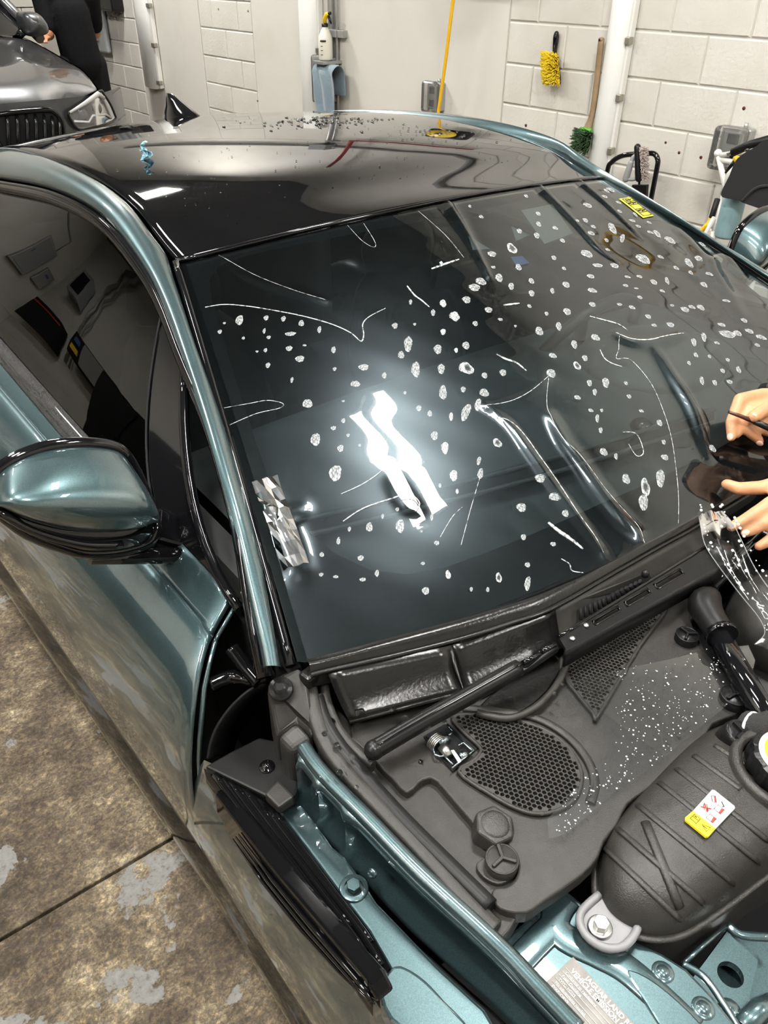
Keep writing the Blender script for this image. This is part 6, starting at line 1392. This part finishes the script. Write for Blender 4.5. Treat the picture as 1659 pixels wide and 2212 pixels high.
cc = wall_pt(0.98, 2.22, 0.10); e = empty('hose_coil', cc, 'yellow hose coil on the wall above the rack, mirrored in the windscreen', 'hose')
for k in range(5):
    b = MB(); b.tube([cc - WN*(0.012*k) + WT*math.cos(2*PI*i/32)*(0.15+0.012*(k % 3)) + V((0, 0, math.sin(2*PI*i/32)*(0.13+0.01*(k % 2)))) for i in range(32)], 0.0095, 8, closed=True); b.build('coil', M['yel_hose'], e)
b = MB(); b.tube([wall_pt(0.98, 2.34, 0.0), wall_pt(0.98, 2.34, 0.17), wall_pt(0.98, 2.38, 0.18)], 0.008, 8); b.build('hook', M['steel'], e)
# ================================================================ the dark grey car behind
SUV = empty('grey_suv', (0.05, 6.9, 0), 'dark grey SUV with a black slatted grille parked behind the teal car', 'car')
XC = 0.05
def sx(p): return V((2*XC-p.x, p.y, p.z))
# bonnet: right edge from the photograph, mirrored
edge = [PY(150, 246, 4.60), PY(213, 194, 4.72), PY(181, 153, 5.15), PY(146, 132, 5.5), PY(111, 111, 5.85), PY(60, 84, 6.25)]
print('suv edge', [tuple(round(c, 2) for c in p) for p in edge])
front = [(XC, 4.50, 0.965), (0.25, 4.50, 0.962), (0.40, 4.51, 0.95), (0.50, 4.56, 0.925), (0.56, 4.62, 0.925), (0.68, 4.72, 0.985)]
hood_r = catmull(edge[1:], 4)
rows = []
for k, r in enumerate(hood_r):
    q = k/(len(hood_r)-1); row = []
    fr_ = [V(p) for p in front]
    for i in range(13):
        u = i/12; x = lerp(XC, r.x, u)
        if q == 0:
            j = u*(len(fr_)-1); a = int(min(j, len(fr_)-2)); p = lerp(fr_[a], fr_[a+1], j-a); p = lerp(p, r, u**6)
        else:
            zc = r.z + 0.05*(1-u**2.5) + 0.012*math.exp(-((u-0.62)/0.08)**2); p = V((x, lerp(r.y+0.0, r.y, u) - 0.22*(1-u*u)*(1-q)**2, zc))
        row.append(p)
    rows.append([sx(p) for p in row[::-1]][:-1] + row)
b = MB(); b.grid(rows); b.build('bonnet', M['suv_grey'], SUV, sub=1, solid=0.01)
# front fascia wrapping round to the fender
def fas(u, z):
    x = XC + u*0.93; y = 4.50 + 0.10*abs(u)**2 + 0.42*max(0, abs(u)-0.62)**1.6*3.2; return V((x, y + 0.05*(0.95-z)*(-1 if z > 0.6 else 0.6), z))
rows = [[fas(-1+i/16, z) for i in range(33)] for z in (0.985, 0.94, 0.86, 0.76, 0.66, 0.55, 0.42, 0.30, 0.22)]
b = MB(); b.grid(rows); b.build('front_bumper', M['suv_grey'], SUV, sub=1)
# fenders and flanks
for s in (1, -1):
    f = (lambda p: p) if s > 0 else sx
    rows = []
    for k, r in enumerate(hood_r):
        if r.y < 4.95: continue
        q = k/(len(hood_r)-1); rows.append([f(r), f(V((max(r.x+0.06, lerp(0.86, 1.0, q)), r.y+0.05, r.z-0.07))), f(V((lerp(0.96, 1.02, min(1, q*3)), r.y+0.08, 0.80))), f(V((lerp(0.96, 1.03, min(1, q*3)), r.y+0.10, 0.55))), f(V((0.98, r.y+0.10, 0.28)))])
    rows.append([f(V((1.0, 9.2, 1.2))), f(V((1.02, 9.2, 1.1))), f(V((1.03, 9.2, 0.8))), f(V((1.03, 9.2, 0.55))), f(V((0.98, 9.2, 0.28)))])
    b = MB(); b.grid(rows); b.build('flank', M['suv_grey'], SUV)
# kidney grille
def gz(px, py, y=4.46): return PY(px, py, y)
kid = [(-14, 262), (-6, 247), (95, 237), (118, 243), (133, 262), (138, 295), (134, 330), (120, 352), (0, 362), (-12, 345)]
K = [gz(*p) for p in kid]
for f in ((lambda p: p), sx):
    KK = catmull([f(p) for p in K], 3, True); g = slab('grille', KK, M['black_mat'], SUV, None, vec=V((0, 0.02, 0)), bevel=0)
    b = MB(); b.tube([p+V((0, -0.004, 0)) for p in KK], 0.013, 8, closed=True); b.build('grille_frame', M['black_gl'], g)
    for px in (15, 36, 57, 76, 95, 112, 127):
        a, c = f(gz(px, 248+max(0, px-100)*0.3, 4.455)), f(gz(px+3, 352-max(0, px-100)*0.4, 4.455)); b = MB(); b.tube([a+V((0, 0.01, 0)), lerp(a, c, 0.15)+V((0, -0.012, 0)), lerp(a, c, 0.85)+V((0, -0.012, 0)), c+V((0, 0.01, 0))], 0.010, 8); b.build('grille_slat', M['black_gl'], g)
# headlights
M['lamp_glass'] = thin_glass('lamp_lens', (0.75, 0.76, 0.76), 1.5, haze=0.06, haze_rough=0.3, diffuse=0.05)
M['lamp_in'] = mat('lamp_inner', (0.22, 0.22, 0.22), 0.3, 0.7); M['drl'] = mat('white_light_guide', (0.55, 0.55, 0.54), 0.3)
hl = [(149, 243), (182, 222), (215, 197), (224, 203), (238, 224), (247, 245), (249, 258), (226, 269), (200, 276), (177, 281), (164, 275), (154, 260)]
def hpt(px, py, d=0.0):
    y = 4.5
    for _ in range(30): p = PY(px, py, y); y = 0.5*y + 0.5*(fas((p.x-XC)/0.93, p.z).y - 0.03 + d)
    return PY(px, py, y)
for f in ((lambda p: p), sx):
    HP = [f(hpt(x, y)) for x, y in hl]; cen_ = V((0, 0, 0))
    for p in HP: cen_ += p
    cen_ /= len(HP)
    b = MB(); b.add([p+V((0, 0.015, 0)) for p in HP], [list(range(len(HP)))]); LM = b.build('headlight', M['lamp_in'], SUV)
    b = MB(); HPc = catmull(HP, 3, True); b.add(HPc+[cen_+V((0, -0.035, 0))], [(i, (i+1) % len(HPc), len(HPc)) for i in range(len(HPc))], True); b.build('lens', M['lamp_glass'], LM)
    b = MB(); b.tube(HPc, 0.008, 6, closed=True); b.build('lamp_bezel', M['black_gl'], LM)
    b = MB(); b.tube([f(hpt(x, y, -0.01)) for x, y in ((151, 243), (182, 224), (212, 203), (224, 212))], [0.007, 0.011, 0.016, 0.012], 8); b.build('light_guide', M['drl'], LM)
    b = MB(); b.tube([f(hpt(x, y, 0.0)) for x, y in ((160, 262), (192, 264), (200, 250), (228, 247), (240, 255))], 0.007, 8); b.build('light_guide', M['drl'], LM)
    for x, y in ((178, 247), (208, 235)): b = MB(); b.ball(f(hpt(x, y, 0.02)), (0.035, 0.015, 0.035)); b.build('projector', M['lamp_in'], LM)
# glasshouse, mirrors, wheels
ws0 = V((0.92, 6.3, 1.18)); ws1 = V((0.70, 7.2, 1.66))
b = MB(); b.grid([[V((XC+(lerp(ws0.x, ws1.x, q)-XC)*u, lerp(ws0.y, ws1.y, q)-0.22*(1-u*u)*(1-q), lerp(ws0.z, ws1.z, q)+0.03*(1-u*u))) for u in [-1+i/6 for i in range(13)]] for q in (0, 0.25, 0.5, 0.75, 1)]); b.build('windscreen', M['black_gl'], SUV)
b = MB(); b.grid([[V((XC+0.66*u, y, z+0.03*(1-u*u))) for u in [-1+i/5 for i in range(11)]] for y, z in ((7.2, 1.66), (7.8, 1.72), (8.6, 1.71), (9.2, 1.6))]); b.build('roof', M['suv_grey'], SUV)
for f in ((lambda p: p), sx):
    b = MB(); b.tube([f(ws0+V((0.02, -0.08, -0.02))), f(lerp(ws0, ws1, 0.5)+V((0.01, 0, 0.03))), f(ws1+V((0, 0, 0.02)))], 0.035, 8); b.build('pillar', M['suv_grey'], SUV)
    b = MB(); b.grid([[f(V((0.99, 6.3, 1.16))), f(V((0.97, 6.5, 1.2)))], [f(V((0.99, 7.3, 1.2))), f(V((0.74, 7.25, 1.64)))], [f(V((1.0, 8.6, 1.2))), f(V((0.70, 8.5, 1.66)))], [f(V((1.0, 9.2, 1.2))), f(V((0.70, 9.2, 1.58)))]]); b.build('side_glass', M['black_gl'], SUV)
    mc = [PY(x, y, 6.2) for x, y in ((46, 30), (60, 25), (78, 27), (90, 36), (101, 52), (104, 66), (98, 75), (76, 80), (54, 74), (48, 55))]
    MC = [f(p) for p in catmull(mc, 2, True)]; mcc = V((0, 0, 0))
    for p in MC: mcc += p
    mcc /= len(MC); b = MB(); b.grid([[p+V((0, 0.12, 0)) for p in MC], MC] + [[lerp(mcc, p, r)+V((0, -0.10*math.sqrt(1-r*r), 0)) for p in MC] for r in (0.92, 0.75, 0.5, 0.2, 0.02)], True, True); MR = b.build('door_mirror', M['suv_grey'], SUV)
    b = MB(); b.tube([f(PY(52, 66, 6.22)), f(PY(45, 74, 6.25)), f(PY(36, 84, 6.35))], [0.03, 0.025, 0.03], 8); b.build('mirror_arm', M['black_gl'], MR)
    for y in (5.35, 8.3):
        c = f(V((0.90, y, 0.37))); b = MB(); b.lathe([(0.24, -0.13), (0.35, -0.13), (0.37, -0.10), (0.37, 0.10), (0.35, 0.13), (0.24, 0.13), (0.24, -0.13)], c, (1, 0, 0), 32); w = b.build('wheel', M['rubber'], SUV); b = MB(); b.lathe([(0.02, 0.1), (0.24, 0.08), (0.24, -0.08), (0.02, -0.1)], c, (1, 0, 0), 24); b.build('rim', M['alloy'], w)
b = MB(); b.box((XC, 9.2, 0.9), (1.9, 0.06, 1.2)); b.build('tailgate', M['suv_grey'], SUV, bevel=0.05)
b = MB(); b.box((XC, 6.9, 0.3), (1.7, 4.5, 0.1)); b.build('floor_pan', M['black_mat'], SUV)
# ================================================================ people
def skin_material(name, a, c):
    m = mat(name, a, 0.45, noise=(25, c, 0.35, 0.7), bump=(180, 0.25, 0.002)); b = m.node_tree.nodes['Principled BSDF']
    b.inputs['Subsurface Weight'].default_value = 0.15; b.inputs['Subsurface Radius'].default_value = (0.012, 0.005, 0.003); return m
M['skin'] = skin_material('skin_warm', (0.62, 0.33, 0.17), (0.56, 0.25, 0.13)); M['skin2'] = skin_material('skin_tan', (0.42, 0.20, 0.10), (0.36, 0.16, 0.08))
M['nail'] = mat('fingernail', (0.72, 0.46, 0.36), 0.25); M['shirt'] = mat('black_cotton', (0.006, 0.006, 0.007), 0.95, spec=0.2, sheen=0.0, bump=(90, 0.6, 0.006)); M['trouser'] = mat('charcoal_trousers', (0.008, 0.008, 0.009), 0.95, spec=0.2)
M['hair'] = mat('dark_hair', (0.02, 0.014, 0.010), 0.6, bump=(140, 1, 0.004)); M['eye'] = mat('eye_white', (0.8, 0.8, 0.78), 0.2)
def chain(b, pts, rad, seg=10):
    for i in range(len(pts)-1): b.capsule(pts[i], pts[i+1], rad[i], rad[i+1], seg)
def head(b, c, fwd, r=0.098):
    fwd = V(fwd).normalized(); up = V((0, 0, 1)); sd = fwd.cross(up).normalized(); up = sd.cross(fwd)
    R = Matrix((sd, fwd, up)).transposed()
    b.ball(c+up*0.02, (0.076, 0.095, 0.095), R=R); b.ball(c+fwd*0.025-up*0.05, (0.058, 0.065, 0.062), R=R)
    b.capsule(c+fwd*0.092+up*0.005, c+fwd*0.108-up*0.025, 0.009, 0.014); b.ball(c+fwd*0.085-up*0.062, (0.026, 0.012, 0.010), R=R)
    for s in (-1, 1):
        b.ball(c+sd*s*0.078-fwd*0.005-up*0.012, (0.010, 0.02, 0.032), R=R); b.ball(c+fwd*0.078+sd*s*0.032+up*0.022, (0.022, 0.012, 0.010), R=R)
    return sd, fwd, up, R
def finish_head(c, fr, root):
    sd, fwd, up, R = fr
    b = MB(); b.ball(c+up*0.038-fwd*0.018, (0.084, 0.094, 0.090), R=R); b.build('hair', M['hair'], root)
    for s in (-1, 1): b = MB(); b.ball(c+fwd*0.086+sd*s*0.032+up*0.008, (0.013, 0.008, 0.008), R=R); b.build('eye', M['eye'], root)
# ---- the fitter whose hands work on the film
root = empty('person', (1.22, -0.55, 0), 'person in black at the right edge, bare hands smoothing film, holding a blade', 'person')
def S(x, y, o):
    r = ray(x, y).normalized(); p = WS(x, y); return p - r*o*1.15
b = MB()
# upper hand
w1 = S(1742, 872, 0.115)
mcp = [S(1648, 852, 0.088), S(1664, 872, 0.082), S(1680, 894, 0.074), S(1694, 914, 0.064)]
for i, m_ in enumerate(mcp): b.capsule(w1 + (m_-mcp[1])*0.45, m_, 0.0155, 0.0118)
for i in range(3): b.capsule(lerp(w1, mcp[i], 0.55), lerp(w1, mcp[i+1], 0.55), 0.0155, 0.015)
chain(b, [mcp[0], S(1598, 862, 0.080), S(1579, 912, 0.052), S(1580, 944, 0.034)], [0.0118, 0.0108, 0.0096, 0.0082])
chain(b, [mcp[1], S(1622, 886, 0.076), S(1596, 920, 0.050), S(1592, 938, 0.036)], [0.0112, 0.0104, 0.0092, 0.0080])
chain(b, [mcp[2], S(1640, 905, 0.068), S(1606, 926, 0.050), S(1640, 951, 0.036)], [0.0108, 0.0100, 0.0092, 0.0082])
chain(b, [mcp[3], S(1655, 918, 0.060), S(1632, 926, 0.050), S(1664, 936, 0.036)], [0.0100, 0.0092, 0.0084, 0.0074])
chain(b, [w1+V((0, -0.01, 0.004)), S(1700, 866, 0.118), S(1662, 880, 0.112), S(1628, 900, 0.100)], [0.0165, 0.0150, 0.0125, 0.0112])
# lower hand
w2 = S(1768, 1070, 0.120)
mc2 = [S(1672, 1082, 0.078), S(1686, 1110, 0.070), S(1702, 1136, 0.062), S(1718, 1158, 0.054)]
for i, m_ in enumerate(mc2): b.capsule(w2 + (m_-mc2[1])*0.4, m_, 0.0155, 0.0118)
for i in range(3): b.capsule(lerp(w2, mc2[i], 0.55), lerp(w2, mc2[i+1], 0.55), 0.0155, 0.015)
chain(b, [mc2[0], S(1638, 1104, 0.062), S(1606, 1124, 0.040), S(1580, 1138, 0.024)], [0.0120, 0.0108, 0.0096, 0.0084])
chain(b, [mc2[1], S(1652, 1130, 0.056), S(1628, 1144, 0.036), S(1610, 1151, 0.024)], [0.0115, 0.0104, 0.0094, 0.0082])
chain(b, [mc2[2], S(1676, 1156, 0.050), S(1654, 1172, 0.034), S(1640, 1180, 0.024)], [0.0108, 0.0100, 0.0090, 0.0080])
chain(b, [mc2[3], S(1696, 1176, 0.044), S(1680, 1190, 0.030), S(1668, 1196, 0.022)], [0.0100, 0.0090, 0.0082, 0.0072])
chain(b, [w2+V((0, 0.01, 0.0)), S(1700, 1042, 0.086), S(1645, 1054, 0.060), S(1596, 1056, 0.040), S(1570, 1046, 0.030)], [0.0175, 0.0160, 0.0125, 0.0112, 0.0092])
b.capsule(S(1700, 1050, 0.085), mc2[0], 0.014, 0.012)
# arms, torso, head, legs
sh1, sh2 = V((0.98, -0.12, 1.38)), V((0.96, -0.52, 1.36)); e1, e2 = V((0.74, -0.02, 1.16)), V((0.66, -0.48, 1.10))
chain(b, [w1, lerp(w1, e1, 0.35), e1, lerp(e1, sh1, 0.5), sh1], [0.024, 0.036, 0.040, 0.046, 0.055], 14)
chain(b, [w2, lerp(w2, e2, 0.35), e2, lerp(e2, sh2, 0.5), sh2], [0.024, 0.036, 0.040, 0.046, 0.055], 14)
hip = V((1.24, -0.42, 0.95)); chest = V((1.06, -0.33, 1.28)); nk = V((0.93, -0.31, 1.45)); hc_ = V((0.84, -0.30, 1.56))
chain(b, [hip, chest], [0.13, 0.125], 16); b.capsule(sh1, sh2, 0.065, 0.065); b.capsule(lerp(sh1, chest, 0.5), lerp(sh2, chest, 0.5), 0.10, 0.10); chain(b, [chest, nk, hc_], [0.07, 0.052, 0.05])
fr_ = head(b, hc_, (-0.9, 0.05, -0.45))
for s in (-1, 1):
    k0 = hip+V((0.0, s*0.09, -0.03)); chain(b, [k0, V((1.24, -0.42+s*0.11, 0.50)), V((1.27, -0.42+s*0.12, 0.09))], [0.085, 0.058, 0.042], 14); chain(b, [V((1.27, -0.42+s*0.12, 0.045)), V((1.12, -0.42+s*0.13, 0.035))], [0.042, 0.034])
BODY = b.build('body', M['skin'], root, remesh=0.0038, smooth_it=3)
finish_head(hc_, fr_, root)
b = MB(); chain(b, [hip+V((0, 0, 0.0)), chest], [0.148, 0.142], 16); b.capsule(sh1, sh2, 0.080, 0.080); b.capsule(lerp(sh1, chest, 0.5), lerp(sh2, chest, 0.5), 0.115, 0.115); chain(b, [chest, lerp(chest, nk, 0.75)], [0.09, 0.066]); chain(b, [sh1, lerp(sh1, e1, 0.6)], [0.074, 0.062]); chain(b, [sh2, lerp(sh2, e2, 0.6)], [0.074, 0.062])
b.build('shirt', M['shirt'], root, remesh=0.012, smooth_it=4)
b = MB()
for s in (-1, 1): chain(b, [hip+V((0, s*0.09, -0.03)), V((1.24, -0.42+s*0.11, 0.50)), V((1.27, -0.42+s*0.12, 0.12))], [0.105, 0.078, 0.066], 14)
b.capsule(hip+V((0, -0.08, -0.01)), hip+V((0, 0.08, -0.01)), 0.125, 0.125); b.build('trousers', M['trouser'], root, remesh=0.012, smooth_it=3)
for s in (-1, 1): b = MB(); chain(b, [V((1.28, -0.42+s*0.12, 0.052)), V((1.10, -0.42+s*0.13, 0.045))], [0.052, 0.045]); b.box((1.19, -0.42+s*0.125, 0.012), (0.27, 0.09, 0.024)); b.build('shoe', M['rubber'], root, bevel=0.006)
def nail(tip, prev, out):
    d = (tip-prev).normalized(); o = (V(out)-d*V(out).dot(d)).normalized(); s = d.cross(o); c = tip + o*0.0072 + d*0.001
    b = MB(); b.ball(c, (0.0052, 0.0068, 0.0022), R=Matrix((s, d, o)).transposed()); b.build('fingernail', M['nail'], root)
tocam = (CAM - S(1620, 900, 0.1)).normalized()
nail(S(1628, 900, 0.100), S(1662, 880, 0.112), tocam+V((0, 0, 0.3))); nail(S(1640, 951, 0.036), S(1606, 926, 0.050), tocam+V((0.3, 0, -0.6))); nail(S(1580, 944, 0.034), S(1579, 912, 0.052), tocam*0.7+V((-0.7, 0, 0)))
nail(S(1580, 1138, 0.024), S(1606, 1124, 0.040), tocam+V((0, 0, 0.4))); nail(S(1610, 1151, 0.024), S(1628, 1144, 0.036), tocam+V((0, 0, 0.2)))
# the blade in the upper hand
e = empty('cutting_blade', S(1610, 905, 0.09), 'thin dark brown cutting blade held between thumb and finger', 'knife')
b = MB(); b.tube([S(1574, 890, 0.088), S(1600, 899, 0.090), S(1632, 912, 0.092)], [0.0028, 0.0036, 0.004], 8); b.build('blade', mat('brown_blade', (0.10, 0.045, 0.035), 0.35, 0.5), e)
b = MB(); b.tube([S(1630, 911, 0.092), S(1665, 926, 0.094), S(1720, 944, 0.096)], [0.0052, 0.006, 0.006], 8); b.build('handle', M['black_pl'], e)
# ---- person standing by the grey car
px0 = V((1.50, 7.05, 0))
root = empty('person', px0, 'person in black clothes standing beside the dark grey car near the wall', 'person'); o = px0
b = MB(); hip = o+V((0, 0, 0.93)); chest = o+V((-0.03, 0, 1.28)); nk = o+V((-0.03, -0.01, 1.50)); hc_ = o+V((-0.05, -0.03, 1.64))
shl, shr = chest+V((-0.20, 0.03, 0.13)), chest+V((0.20, 0.0, 0.13)); el, er = o+V((-0.24, -0.02, 1.13)), o+V((0.22, 0.16, 1.12)); hl_, hr_ = PY(96, 80, 6.78), o+V((-0.04, 0.24, 0.98))
chain(b, [hip, chest], [0.14, 0.14], 14); b.capsule(shl, shr, 0.07, 0.07); chain(b, [chest, nk, hc_], [0.08, 0.055, 0.05])
for s_, e_, h_ in ((shl, el, hl_), (shr, er, hr_)):
    chain(b, [s_, lerp(s_, e_, 0.5), e_, lerp(e_, h_, 0.5), h_], [0.055, 0.05, 0.042, 0.038, 0.028]); d = (h_-e_).normalized(); sd_ = d.cross(V((0, 0, 1))).normalized()
    for k in range(4): q = h_+d*0.06+sd_*(k-1.5)*0.019; chain(b, [h_+sd_*(k-1.5)*0.012, q, q+d*0.045+V((0, 0, -0.012)), q+d*0.07+V((0, 0, -0.03))], [0.014, 0.011, 0.009, 0.008])
    chain(b, [h_-sd_*0.01, h_+d*0.03-sd_*0.04, h_+d*0.06-sd_*0.045], [0.014, 0.011, 0.009])
fr_ = head(b, hc_, (-0.7, -0.6, -0.2))
for s in (-1, 1): chain(b, [hip+V((s*0.09, 0, -0.03)), o+V((s*0.11, -0.01, 0.50)), o+V((s*0.12, 0.02, 0.09))], [0.09, 0.06, 0.045]); chain(b, [o+V((s*0.12, 0.03, 0.045)), o+V((s*0.13, -0.12, 0.035))], [0.042, 0.034])
b.build('body', M['skin2'], root, remesh=0.006, smooth_it=3); finish_head(hc_, fr_, root)
b = MB(); chain(b, [hip+V((0, 0, -0.02)), chest], [0.165, 0.16], 14); b.capsule(shl, shr, 0.085, 0.085); chain(b, [chest, lerp(chest, nk, 0.75)], [0.10, 0.07]); chain(b, [shl, lerp(shl, el, 0.8)], [0.08, 0.066]); chain(b, [shr, lerp(shr, er, 0.8)], [0.08, 0.066]); b.build('shirt', M['shirt'], root, remesh=0.014, smooth_it=3)
b = MB()
for s in (-1, 1): chain(b, [hip+V((s*0.09, 0, -0.03)), o+V((s*0.11, -0.01, 0.50)), o+V((s*0.12, 0.02, 0.12))], [0.115, 0.095, 0.08])
b.build('trousers', M['trouser'], root, remesh=0.014, smooth_it=3)
for s in (-1, 1): b = MB(); chain(b, [o+V((s*0.12, 0.05, 0.052)), o+V((s*0.13, -0.14, 0.045))], [0.052, 0.045]); b.box(o+V((s*0.125, -0.045, 0.012)), (0.09, 0.29, 0.024)); b.build('shoe', M['rubber'], root, bevel=0.006)
